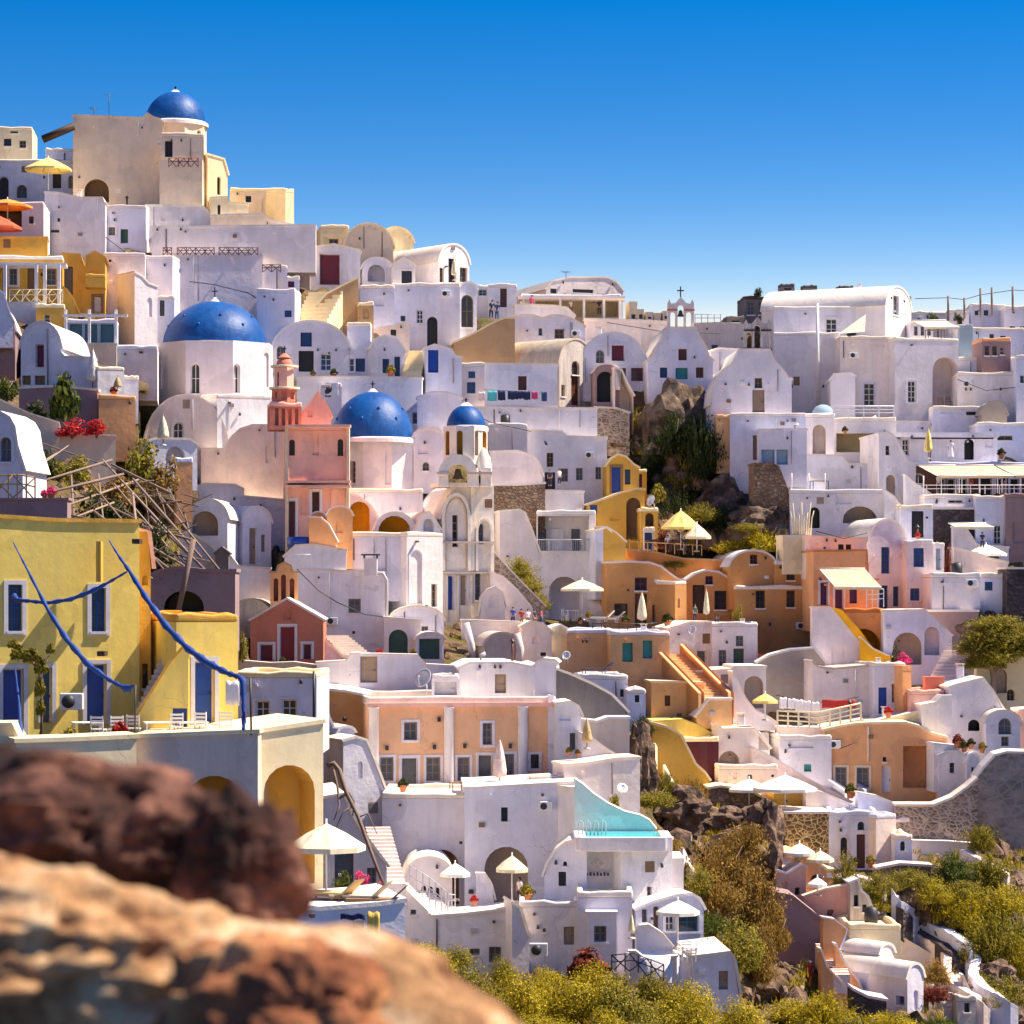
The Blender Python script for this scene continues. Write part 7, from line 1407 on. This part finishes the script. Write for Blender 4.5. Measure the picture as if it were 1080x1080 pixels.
# ================================================================== vegetation
BL = [(455, 1042, 70, 50, 147, 'leafy', 'first big yellow green bush below the hotel base wall'), (500, 1060, 70, 46, 144, 'leafol', 'olive bush beside the foreground rock'), (545, 1072, 80, 54, 142, 'leafy', 'broad yellow bush in the middle of the bottom edge'),
      (605, 1072, 80, 50, 143, 'leafy', 'round yellow green bush below the oleander'), (655, 1076, 76, 52, 142, 'leafol', 'darker round bush right of the oleander one'), (720, 1072, 90, 48, 145, 'leafy', 'wide golden bush below the hotel end block'), (780, 1090, 80, 42, 143, 'leafy', 'golden bush at the bottom edge right of the hotel'),
      (590, 1105, 90, 40, 136, 'leafy', 'half hidden yellow bush at the bottom edge, left'), (680, 1108, 90, 40, 136, 'leafol', 'half hidden green bush at the bottom edge, middle'), (480, 1020, 50, 26, 152, 'leafol', 'low green strip shrub along the hotel base wall'), (530, 1035, 50, 24, 151, 'leafol', 'low green shrub below the hotel cellar windows'), (575, 1042, 50, 26, 150, 'leafy', 'small yellow shrub below the air conditioner'),
      (765, 935, 78, 74, 168, 'leafo', 'big dry orange brown bush right of the pool'), (800, 975, 60, 66, 165, 'leafo', 'orange dry bush left of the mauve wall'), (745, 985, 50, 40, 160, 'leafg', 'bright green bush right of the turquoise windows'), (775, 1020, 70, 56, 157, 'leafol', 'tall olive bush below the orange dry bush'), (738, 940, 40, 34, 163, 'leafol', 'olive bush beside the pool block'), (805, 1030, 44, 60, 160, 'leafo', 'lower dry orange bush left of the mauve wall'),
      (700, 900, 36, 26, 170, 'leafo', 'small brown bush above the pool block'), (702, 838, 30, 36, 183, 'leafol', 'olive shrub against the mustard wall'), (730, 846, 34, 26, 184, 'leafo', 'orange shrub under the mustard wall'), (690, 850, 40, 30, 176, 'leafol', 'weedy green shrub beside the stained cream wall'), (672, 880, 36, 24, 172, 'leafol', 'low shrub behind the turquoise pool wall'), (677, 780, 24, 34, 182, 'leafd', 'dark climbing bush on the rocks right of the grey wall'),
      (1005, 928, 48, 36, 180, 'leafg', 'dark green bush below the stone wall'), (1042, 930, 42, 36, 181, 'leafol', 'tall green bush right of the dark one'), (1035, 895, 40, 36, 185, 'leafol', 'green creeper bush against the rough grey wall'), (985, 950, 40, 28, 177, 'leafy', 'golden bush in front of the low dry stone wall'), (1010, 965, 44, 30, 177.5, 'leafy', 'second golden bush right of the first golden one'),
      (1035, 1000, 56, 40, 176, 'leafy', 'large golden bush above the winding path'), (1060, 965, 50, 40, 177, 'leafy', 'golden bush at the right edge'), (1050, 1010, 60, 50, 174, 'leafol', 'round olive bush at the right edge above the rocks'), (1075, 1030, 40, 44, 173, 'leafy', 'golden bush cut by the right edge'), (925, 945, 34, 34, 177, 'leafol', 'olive shrub below the white chapel door'), (893, 940, 30, 44, 178, 'leafol', 'tall shrub left of the ruined tower'),
      (870, 1085, 70, 44, 158, 'leafy', 'round golden bush at the bottom edge below the red dress'), (835, 1075, 50, 30, 159, 'leafy', 'smaller golden bush left of the round one'), (935, 1092, 60, 36, 157, 'leafy', 'golden bush below the large lower vaulted house'), (988, 1035, 34, 26, 170, 'leafo', 'orange red shrub right of the lower vaulted house'), (984, 1055, 36, 24, 168, 'leafr', 'red shrub below the orange red one'), (1048, 1060, 26, 24, 168, 'leafy', 'yellow shrub beside the lowest path wall'),
      (990, 1085, 36, 20, 163, 'leafg', 'spiky green shrub at the bottom edge'), (700, 455, 36, 50, 243, 'leafol', 'olive shrub on the upper gully rocks'), (735, 540, 40, 110, 238, 'leafd', 'dark ivy mass in the gully, right part') , (672, 450, 22, 26, 244, 'leafol', 'green weeds beside the broken pillar wall'), (690, 500, 34, 50, 240, 'leafd', 'dark ivy mass in the gully, left part'), (742, 500, 46, 90, 237, 'leafd', 'dark ivy curtain hanging beside the orange tan wall end'), (712, 478, 40, 60, 239, 'leafd', 'olive ivy in the middle of the gully rock'), (800, 700, 24, 12, 214, 'leafr', 'dry reddish shrub below the tall plain orange house'), (830, 694, 16, 12, 214, 'leafd', 'dark shrub below the tall plain orange house')]
BL += [(440, 1010, 44, 26, 152, 'leafy', 'yellow green shrub at the left end of the hotel base wall'), (470, 1078, 70, 40, 140, 'leafy', 'yellow bush right above the foreground rock tip'), (520, 1092, 70, 40, 138, 'leafol', 'olive bush at the bottom edge beside the rock tip'), (630, 1050, 60, 34, 147, 'leafy', 'yellow bush directly under the oleander'), (575, 1062, 60, 36, 145, 'leafy', 'golden bush under the air conditioner shrub'), (690, 1052, 60, 30, 147.5, 'leafol', 'olive bush under the lattice fence'),
      (735, 1090, 80, 44, 140, 'leafy', 'golden bush at the bottom edge under the end block'), (640, 1098, 70, 40, 138, 'leafy', 'golden bush at the bottom edge in the middle'), (560, 1098, 70, 36, 137, 'leafy', 'golden bush at the bottom edge left of the middle'), (925, 962, 30, 20, 177, 'leafy', 'golden bush beside the upper winding path wall'), (1025, 975, 54, 40, 176.5, 'leafy', 'golden bush in the middle of the right slope'), (1020, 950, 50, 34, 178, 'leafol', 'olive bush under the dark green bush'), (960, 935, 40, 26, 178, 'leafol', 'olive bush right of the low dry stone wall'),
      (1075, 990, 40, 36, 175.5, 'leafol', 'olive bush touching the right edge'), (1035, 1045, 40, 30, 171, 'leafol', 'olive bush above the lowest path wall'), (1065, 1060, 40, 34, 170, 'leafol', 'olive bush at the lower right corner'), (905, 1098, 60, 40, 156, 'leafol', 'olive bush at the bottom edge right of the red dress'), (785, 900, 50, 50, 170, 'leafo', 'upper dry orange bush under the rubble ledge'), (755, 965, 60, 60, 163, 'leafo', 'central dry orange bush on the slope'), (820, 1000, 34, 50, 164, 'leafo', 'dry orange bush against the mauve wall'), (745, 1025, 50, 40, 155, 'leafg', 'green bush beside the hotel end block'),
      (760, 560, 50, 40, 231, 'leafd', 'dark bush at the foot of the gully rock'), (715, 560, 40, 40, 233, 'leafd', 'dark bush left of the gully rock foot'), (720, 440, 30, 30, 243.5, 'leafd', 'dark ivy on the top of the gully rock'), (560, 652, 24, 18, 218, 'leafy', 'lowest yellow clump of the green bank')]
for x, y, w_, h_, d_, mt, l in BL: bush(l, x, y, w_, h_ * (1.1 if y > 1015 and x < 830 else 1), d_, 'mound' if y > 1015 and x < 830 else 'round', mt)
# ================================================================== rooftop and facade details
def find(s):
    r = [o for o in bpy.data.objects if str(o.get('label', '')).startswith(s)]
    if not r: print('NOHOUSE', s)
    return r[0]
def on_roof(h, px, dy):
    """world point on the roof of thing h under pixel column px, dy metres behind the front"""
    M_ = MAT[h.name]; a = onfront(h, px, 620); w = [c for c in h.children if c.name.startswith('wall')][0]
    zs = [v.co.z for v in w.data.vertices if abs(v.co.x - a[0]) < 1.6] or [v.co.z for v in w.data.vertices]
    return M_ @ Vector((a[0], dy, max(zs) - .15))
def sh(h): return h['label']
def chim(hs, px, dy=2.5, k=0, s=1):
    if k == 0: s = random.choice((.55, .7, .85))
    h = find(hs); L = ['whitewashed chimney on the ', 'brown pipe flue on the ', 'metal vent cowl on the ', 'black water barrel on the '][k] + sh(h)
    L = ' '.join(L.split()[:16]); r = empty(['chimney', 'flue', 'vent_cowl', 'water_barrel'][k], L, ['chimney', 'flue', 'vent', 'barrel'][k], on_roof(h, px, dy))
    m = MB()
    if k == 0:
        m.box((-.3*s, -.3*s, 0), (.3*s, .3*s, 1.1*s)); bev(m.build('stack', 'white', r)); m = MB(); m.box((-.38*s, -.38*s, 1.22*s), (.38*s, .38*s, 1.3*s)); m.box((-.28*s, -.28*s, 1.1*s), (-.18*s, .28*s, 1.22*s)); m.box((.18*s, -.28*s, 1.1*s), (.28*s, .28*s, 1.22*s)); m.build('cap', 'roofc', r)
    elif k == 1: m.tube([(0, 0, 0), (0, 0, 1.5*s)], .08, 8); m.build('pipe', 'brown', r); m = MB(); m.lathe([(.18, 1.5*s), (.02, 1.7*s)], n=10); m.build('cap', 'iron', r)
    elif k == 2: m.tube([(0, 0, 0), (0, 0, .6*s), (.3, 0, .75*s)], .13, 8); m.build('pipe', 'steel', r); m = MB(); m.lathe([(.2, .02), (.22, .1), (.14, .14)], n=10); m.build('flange', 'steel', r)
    else: m.lathe([(.02, .3), (.4, .3), (.42, .6), (.4, 1.2), (.1, 1.3), (.02, 1.32)], n=14); m.build('drum', 'iron', r); m = MB(); m.box((-.4, -.4, 0), (.4, .4, .28)); m.build('stand', 'shade', r)
def small_ac(hs, px, py):
    h = find(hs); a = onfront(h, px, py); r = empty('air_conditioner', ' '.join(('air conditioner on the front of the ' + sh(h)).split()[:16]), 'air conditioner', MAT[h.name] @ Vector((a[0], -.33, a[1])), h.rotation_euler.z)
    m = MB(); m.box((-.4, 0, -.27), (.4, .33, .27)); bev(m.build('casing', 'wframe', r), .03); m = MB(); m.slab((Vector((-.1, 0, 0)), Vector((1, 0, 0)), Vector((0, 0, 1))), [(.2*math.cos(k*.524), .2*math.sin(k*.524)) for k in range(12)], -.01, .012); m.build('fan', 'iron', r)
for a in [('white terrace house with two', 10, 3, 0), ('white terrace house with two', 30, 2, 3), ('long blank white wall with a rounded', 80, 3, 0), ('pale house with a green', 125, 3, 1), ('tall blank pinkish beige', 130, 3, 2), ('wide vaulted white house', 352, 4, 0), ('narrow white house with one blue', 378, 3, 0), ('large white house with black arched', 440, 4, 0), ('large white house with black arched', 425, 3, 1),
          ('grey white roof hut with a brown', 535, 3, 2), ('white house with low twin', 562, 4, 0), ('vaulted white house with dark red', 640, 5, 0), ('long lavender house with a row', 575, 4, 0), ('long lavender house with a row', 620, 3, 1), ('plain white terrace block left', 535, 2, 3), ('low white house with a glazed', 436, 3, 0), ('big plain white house with one', 340, 4, 0), ('big plain white house with one', 362, 3, 2),
          ('white house with a three door', 610, 3, 0), ('white rounded parapet roof', 545, 4, 1), ('white rounded parapet roof', 510, 3, 2), ('big two storey orange', 430, 4, 2), ('big two storey orange', 520, 5, 3), ('tan house with two teal', 690, 5, 0), ('white house with grey doors', 785, 3, 0), ('tall plain orange house', 845, 3, 0), ('orange house with a wavy', 655, 5, 0), ('orange vaulted house with terrace', 740, 5, 0),
          ('pinkish white house with two', 975, 3, 1), ('blank pinkish white block', 1020, 4, 3), ('lavender white block with', 785, 4, 0), ('bluish white shed with', 840, 3, 2), ('white balcony house with striped', 925, 3, 2), ('big corner house with a blue', 975, 4, 0), ('big corner house with a blue', 1000, 3, 1), ('plain pinkish left wing', 905, 4, 3),
          ('large white house with a long', 950, 4, 0), ('bluish flat roofed row', 1035, 4, 0), ('blue-white house at the far', 1070, 3, 0), ('plain lavender wall with a dark', 1040, 4, 1), ('white corner house with a bright', 940, 4, 0), ('orange house with a curved', 940, 5, 0), ('orange house with a curved', 900, 4, 1), ('white house with lavender roof', 850, 4, 3), ('pinkish white house with sloping', 790, 3, 0),
          ('white chapel with brown arched', 900, 3, 2), ('lavender shaded white block with a deep', 560, 4, 0), ('lavender shaded white block with a brown', 440, 3, 3), ('long low hotel wing', 580, 3, 2), ('low lavender white house with two', 300, 3, 0), ('lavender white gabled house', 1025, 4, 0), ('cream boxy house at the lower', 925, 2, 3),
          ('small white box house', 0, 0, 0), ('white parapet', 0, 0, 0)][:-2]: chim(a[0], a[1], a[2], a[3])
for a in [('long lavender house with a row', 622, 480), ('big plain white house with one', 350, 655), ('tall plain orange house', 845, 660), ('tall blank pinkish beige', 140, 300), ('plain pinkish left wing', 900, 375), ('lavender shaded white block with a deep', 575, 850), ('white house with low twin', 607, 352), ('plain lavender wall with a dark', 1020, 405), ('blank pinkish white block', 1024, 615), ('orange house with a curved', 880, 785), ('large white house with black arched', 470, 310), ('bell gable', 0, 0)][:-1]: small_ac(*a)
for i, (pts, d, l) in enumerate((([(111, 250), (135, 268), (146, 280)], 243, 'thin cable beside the green shutter house'), ([(480, 430), (520, 446), (560, 455)], 236, 'thin cable above the lavender house'), ([(640, 340), (700, 350), (760, 352)], 254, 'thin cable along the rough ridge wall'), ([(885, 790), (905, 782)], 194.5, 'short dark rod on the curved orange house'), ([(860, 560), (890, 568), (915, 562)], 217, 'thin cable over the pinkish parapet wall'), ([(1010, 400), (1040, 412), (1075, 408)], 250, 'thin cable on the plain lavender wall at the right'))):
    stick('cable', l, 'cable', pts, .03, d, 'iron', n=4)
for i, (x, y, d, l) in enumerate(((330, 398, 236, 'in front of the dark green door'), (352, 399, 235.5, 'below the blue window of the wide vault'), (412, 398, 235, 'by the teal door house'), (968, 569, 221, 'by the tall black door'), (660, 660, 216, 'on the orange house terrace, left'), (704, 661, 216, 'on the orange house terrace, right'), (770, 708, 211, 'in front of the grey doored house'), (937, 757, 200, 'beside the bright blue door'), (897, 842, 194, 'below the curved orange house windows'), (902, 914, 183, 'left of the white chapel door'), (918, 915, 183, 'right of the white chapel door'), (400, 700, 198, 'by the dark green arched gate'), (298, 702, 189, 'before the small red chapel'), (425, 835, 171, 'on the roof edge of the brown arch block'), (556, 952, 158, 'beside the deep hotel arch'), (500, 955, 158, 'left of the deep hotel arch'))):
    pot('potted plant ' + l, x, y, d, .8 + .3 * (i % 3), ['leafg', 'leafd', 'leafol', 'flowerr'][i % 4])

for x, y, d, c, lg, l in ((990, 519, 231, 'cloth', 'clothn', 'person in a white shirt at the restaurant terrace rail, left'), (1024, 519, 231, 'clothr', 'clothn', 'person in a red shirt at the restaurant terrace rail'), (1058, 519, 231, 'clothn', 'wood', 'person in a navy shirt at the restaurant terrace rail, right'), (704, 582, 223.8, 'cloth', 'clothn', 'person in a white shirt by the flower covered table'), (722, 584, 223.6, 'clothn', 'dblue', 'person in a dark shirt under the pale yellow parasol'), (632, 333, 260, 'clothn', 'clothn', 'person in dark clothes under the skyline veranda'), (602, 333, 260, 'cloth', 'wood', 'person in a pale shirt under the skyline veranda'), (548, 953, 159.2, 'cloth', 'clothn', 'person in a white shirt beside the deep hotel arch')):
    person(l, x, y, 18 if d > 200 else 28, d, random.uniform(-60, 60), c, lg)
# ================================================================== ground
GX = [-300, 0, 270, 540, 810, 1080, 1400]; GY = [150, 350, 500, 650, 800, 950, 1100, 1500]
GD = [[258, 258, 260, 266, 272, 280, 285], [215, 222, 240, 252, 262, 268, 272], [150, 160, 225, 238, 242, 242, 245], [108, 114, 200, 217, 221, 219, 222],
      [100, 104, 165, 178, 202, 202, 205], [95, 98, 145, 166, 182, 183, 186], [80, 90, 118, 145, 160, 167, 170], [55, 60, 80, 100, 110, 115, 120]]
def D0(x, y):
    x = max(GX[0], min(GX[-1] - 1e-3, x)); y = max(GY[0], min(GY[-1] - 1e-3, y))
    i = max(k for k in range(len(GX) - 1) if GX[k] <= x); j = max(k for k in range(len(GY) - 1) if GY[k] <= y)
    u = (x - GX[i]) / (GX[i+1] - GX[i]); v = (y - GY[j]) / (GY[j+1] - GY[j])
    return (GD[j][i]*(1-u) + GD[j][i+1]*u)*(1-v) + (GD[j+1][i]*(1-u) + GD[j+1][i+1]*u)*v
BX = [(b[0], b[1], b[4] + .3) for b in BL]
CT = [(x, y, d - D0(x, y)) for x, y, d in CTRL + BX if 0 < 1]
def DT(x, y):
    sw = 1.2; s = 0
    for cx, cy, r in CT:
        q = ((x-cx)/26)**2 + ((y-cy)/13)**2
        if q < 9: w = math.exp(-q); sw += 0; s += w * r; sw += w * 1.0
    d = D0(x, y) + s / max(sw - 1.0, .2) if sw > 1.2 + .02 else D0(x, y)
    return d
SKY_ = [(-300, 180), (0, 186), (70, 206), (150, 225), (240, 238), (330, 262), (430, 290), (500, 335), (620, 341), (700, 345), (830, 345), (960, 350), (1080, 345), (1400, 340)]
def skyl(x):
    for (a, b), (c, d) in zip(SKY_[:-1], SKY_[1:]):
        if a <= x <= c: return b + (d - b) * (x - a) / (c - a)
    return 340
xs = [-300 + 8 * i for i in range(int(1700 / 8) + 1)]; rows = 150
V = []; nx = len(xs)
for j in range(rows + 1):
    t = j / rows
    for x in xs:
        ys = skyl(x); y = ys + (1500 - ys) * t ** 1.12
        d = DT(x, y)
        for (a, b, c, e, dd, dn) in CLAMP:
            if a <= x <= b and c <= y <= e: d = max(d, dd)
        d = min(d, D0(x, y) + 26)
        p = W(x, y, d); nz = noise.fractal(Vector((p.x*.35, p.y*.35, p.z*.35)), 1, 2, 5); k = .55
        p = p * (1 + nz * k / d) ; V.append(p)
Fc = [(j*nx+i, (j+1)*nx+i, (j+1)*nx+i+1, j*nx+i+1) for j in range(rows) for i in range(nx-1)]
o = len(V)
for k, (dd, dz) in enumerate(((60, -1), (300, -20), (1500, -160))):
    for i, x in enumerate(xs): p = V[i]; V.append(Vector((p.x*(1 + dd/270), p.y + dd, p.z + dz)))
for k in range(3):
    for i in range(nx-1):
        a = (o + (k-1)*nx) if k else 0; b = o + k*nx; Fc.append((b+i, a+i, a+i+1, b+i+1))
m = MB(); m.add(V, Fc, 0, True); g = m.build('hillside', 'hillside'); tag(g, kind='structure')
m = MB(); m.add([(-6000, -3000, -150), (6000, -3000, -150), (6000, 9000, -150), (-6000, 9000, -150)], [(0, 1, 2, 3)]); tag(m.build('sea', 'sea'), kind='structure')
# loose stones and dry ground cover on open slopes
def on_slope(x, y):
    return not any(a <= x <= b and c <= y <= e for (a, b, c, e, _, _) in CLAMP)
rnd = random.Random(5)
RG = [(640, 720, 760, 900, 500), (700, 830, 830, 900, 420), (930, 1080, 900, 1080, 700), (660, 840, 440, 590, 560), (690, 770, 550, 600, 250), (790, 860, 680, 700, 40), (820, 960, 930, 1080, 300), (430, 830, 1010, 1080, 260), (60, 200, 470, 600, 300), (480, 600, 650, 720, 200), (1000, 1080, 640, 760, 160)]
ms = MB(); mg = MB()
for x0, x1, y0, y1, n in RG:
    for i in range(n):
        x = rnd.uniform(x0, x1); y = rnd.uniform(y0, y1)
        if not on_slope(x, y): continue
        p = W(x, y, DT(x, y) - .1)
        if rnd.random() < .6:
            r = rnd.uniform(.12, .5) * (1 if rnd.random() < .85 else 2.2); vs = []
            for k in range(12):
                v = [(0,.53,.85),(0,.53,-.85),(0,-.53,.85),(0,-.53,-.85),(.53,.85,0),(.53,-.85,0),(-.53,.85,0),(-.53,-.85,0),(.85,0,.53),(-.85,0,.53),(.85,0,-.53),(-.85,0,-.53)][k]
                vs.append(p + Vector(v) * r * rnd.uniform(.7, 1.25))
            ms.add(vs, [(0,2,8),(0,8,4),(0,4,6),(0,6,9),(0,9,2),(2,5,8),(8,10,4),(4,1,6),(6,11,9),(9,7,2),(3,5,7),(3,10,5),(3,1,10),(3,11,1),(3,7,11),(5,2,7),(10,8,5),(1,4,10),(11,6,1),(7,9,11)])
        else:
            for q in range(22):
                a = rnd.uniform(0, 6.28); l = rnd.uniform(.25, .7); b = p + Vector((rnd.gauss(0, .25), rnd.gauss(0, .25), 0)); t = b + Vector((math.cos(a)*l*.5, math.sin(a)*l*.5, l)); s = Vector((math.sin(a), math.cos(a), 0)) * .035
                mg.add([b - s, b + s, t], [(0, 1, 2)])
tag(ms.build('loose_rocks', 'rock'), 'brown broken rocks scattered over the open slopes', 'rocks', kind='stuff')
tag(mg.build('dry_grass', 'leafy'), 'dry yellow grass tufts scattered over the open slopes', 'grass', kind='stuff')
def crag(label, x0, x1, y0, y1, d, mat='rock', seed=0, amp=.35, name='rock_outcrop', cat='rock', sub=4, squash=.8, origin=None):
    bm = bmesh.new(); bmesh.ops.create_icosphere(bm, subdivisions=sub, radius=1); c = W((x0+x1)/2, (y0+y1)/2, d); rx = (x1-x0)/2/F*d; rz = (y1-y0)/2/F*d
    for v in bm.verts:
        p = v.co.copy(); n1 = noise.fractal(p * 1.7 + Vector((seed*7.3, 0, 0)), 1, 2.1, 6); n2 = noise.cell(p * 2.4 + Vector((0, seed*3.1, 0)))
        v.co = p * (1 + amp * n1 + amp*.25 * n2); v.co.x *= rx; v.co.y *= rx * squash; v.co.z *= rz
    me = bpy.data.meshes.new(name); bm.to_mesh(me); bm.free(); me.materials.append(MATS[mat])
    for p in me.polygons: p.use_smooth = sub > 4
    o = bpy.data.objects.new(name, me); COL.objects.link(o); o.location = c; return tag(o, label, cat)
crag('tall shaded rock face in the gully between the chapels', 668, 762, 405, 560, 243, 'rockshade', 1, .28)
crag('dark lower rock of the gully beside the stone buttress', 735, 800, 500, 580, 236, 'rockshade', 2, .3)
crag('pointed brown crag left of the yellow rubble wall', 784, 828, 848, 935, 180, 'rock', 3, .35)
crag('dark rock pile below the mustard wall', 690, 752, 832, 880, 180, 'rock', 4, .4)
crag('cave riddled rock beside the grey curved wall', 655, 692, 768, 860, 181, 'rock', 5, .35)
crag('brown rock below the stone ledge wall', 745, 800, 852, 884, 184, 'rock', 6, .35)
crag('rough rock bank above the olive tree', 1000, 1050, 645, 700, 214, 'rock', 7, .3)
crag('broken rock rib on the lower right slope', 1025, 1075, 1015, 1055, 172, 'rock', 8, .4)
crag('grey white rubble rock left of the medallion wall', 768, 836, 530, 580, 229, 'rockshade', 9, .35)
def ribbon(label, pts, w=.45, h=.7, mat='warm', dz=-.4):
    P = []
    for (x0, y0), (x1, y1) in zip(pts[:-1], pts[1:]):
        for k in range(5): t = k/5; x = x0 + (x1-x0)*t; y = y0 + (y1-y0)*t; P.append(W(x, y, DT(x, y) + dz - .8))
    c = P[0].copy(); m = MB(); vs = []
    for i, p in enumerate(P):
        a = P[max(0, i-1)]; b = P[min(len(P)-1, i+1)]; t = Vector((b.x-a.x, b.y-a.y, 0)).normalized(); n = Vector((-t.y, t.x, 0)) * w/2; q = p - c; j = random.uniform(-.05, .05)
        vs += [q - n - Vector((0, 0, 1.5)), q - n + Vector((0, 0, h + j)), q + n + Vector((0, 0, h + j)), q + n - Vector((0, 0, 1.5))]
    m.add(vs, [(4*i+k, 4*i+4+k, 4*i+4+(k+1) % 4, 4*i+(k+1) % 4) for i in range(len(P)-1) for k in range(4)] + [(0, 1, 2, 3), tuple(range(4*len(P)-4, 4*len(P)))[::-1]])
    o = m.build('path_wall', mat); bev(o, .08); o.location = c; return tag(o, label, 'wall')
ribbon('long winding whitewashed path wall descending the lower right slope', [(940, 952), (952, 968), (975, 985), (1000, 996), (1022, 1010), (1030, 1026), (1026, 1042), (1038, 1056), (1056, 1066), (1075, 1082)], .6, .9, 'white')
ribbon('second whitewashed wall left of the long winding one', [(950, 985), (972, 998), (990, 1008), (1000, 1020), (998, 1034), (1008, 1050), (1030, 1062), (1045, 1082)], .5, .7, 'warm')
ribbon('dark dry stone wall along the winding path', [(945, 962), (965, 985), (995, 1004), (1018, 1024)], .7, .5, 'stoned', -.9)
ribbon('pale path wall below the white chapel terrace', [(890, 930), (915, 936), (938, 948)], .5, .6, 'warm')
ribbon('thin pale wall crossing the golden bushes', [(1015, 905), (1040, 918), (1070, 935)], .5, .6, 'warm')
ribbon('pale path wall above the central orange bush', [(700, 862), (715, 876), (730, 890)], .4, .5, 'warm')
ribbon('thin pale handrail wall on the slope right of the pool', [(718, 905), (726, 920), (738, 938)], .3, .7, 'warm')
ribbon('thin wooden coloured border across the rocky slope', [(690, 790), (700, 812), (712, 836)], .2, .4, 'canvas')
# ================================================================== foreground rocks (out of focus)
crag('dark brown lumpy foreground rock at the left, out of focus', -190, 230, 799, 975, 3.35, 'rockdark', 11, .32, 'foreground_rock', 'rock', 6, .5)
crag('dark brown rock leaning behind the knob, out of focus', 60, 285, 826, 990, 3.30, 'rockdark', 12, .36, 'foreground_rock', 'rock', 6, .6)
crag('dark brown knob at the right end of the dark foreground rocks', 190, 326, 852, 1005, 3.2, 'rockdark', 14, .34, 'foreground_rock', 'rock', 6, .6)
crag('big tan and orange foreground rock, out of focus', -760, 790, 948, 2100, 3.05, 'rocklight', 13, .10, 'foreground_rock', 'rock', 7, .35)
crag('pale tan ledge of the foreground rock at the left edge, out of focus', -330, 235, 908, 1130, 2.95, 'rocklight', 16, .28, 'foreground_rock', 'rock', 6, .5)
crag('reddish orange lump on the big foreground rock, out of focus', 165, 420, 990, 1180, 2.80, 'rockred', 17, .32, 'foreground_rock', 'rock', 6, .6)
strip_tmp()
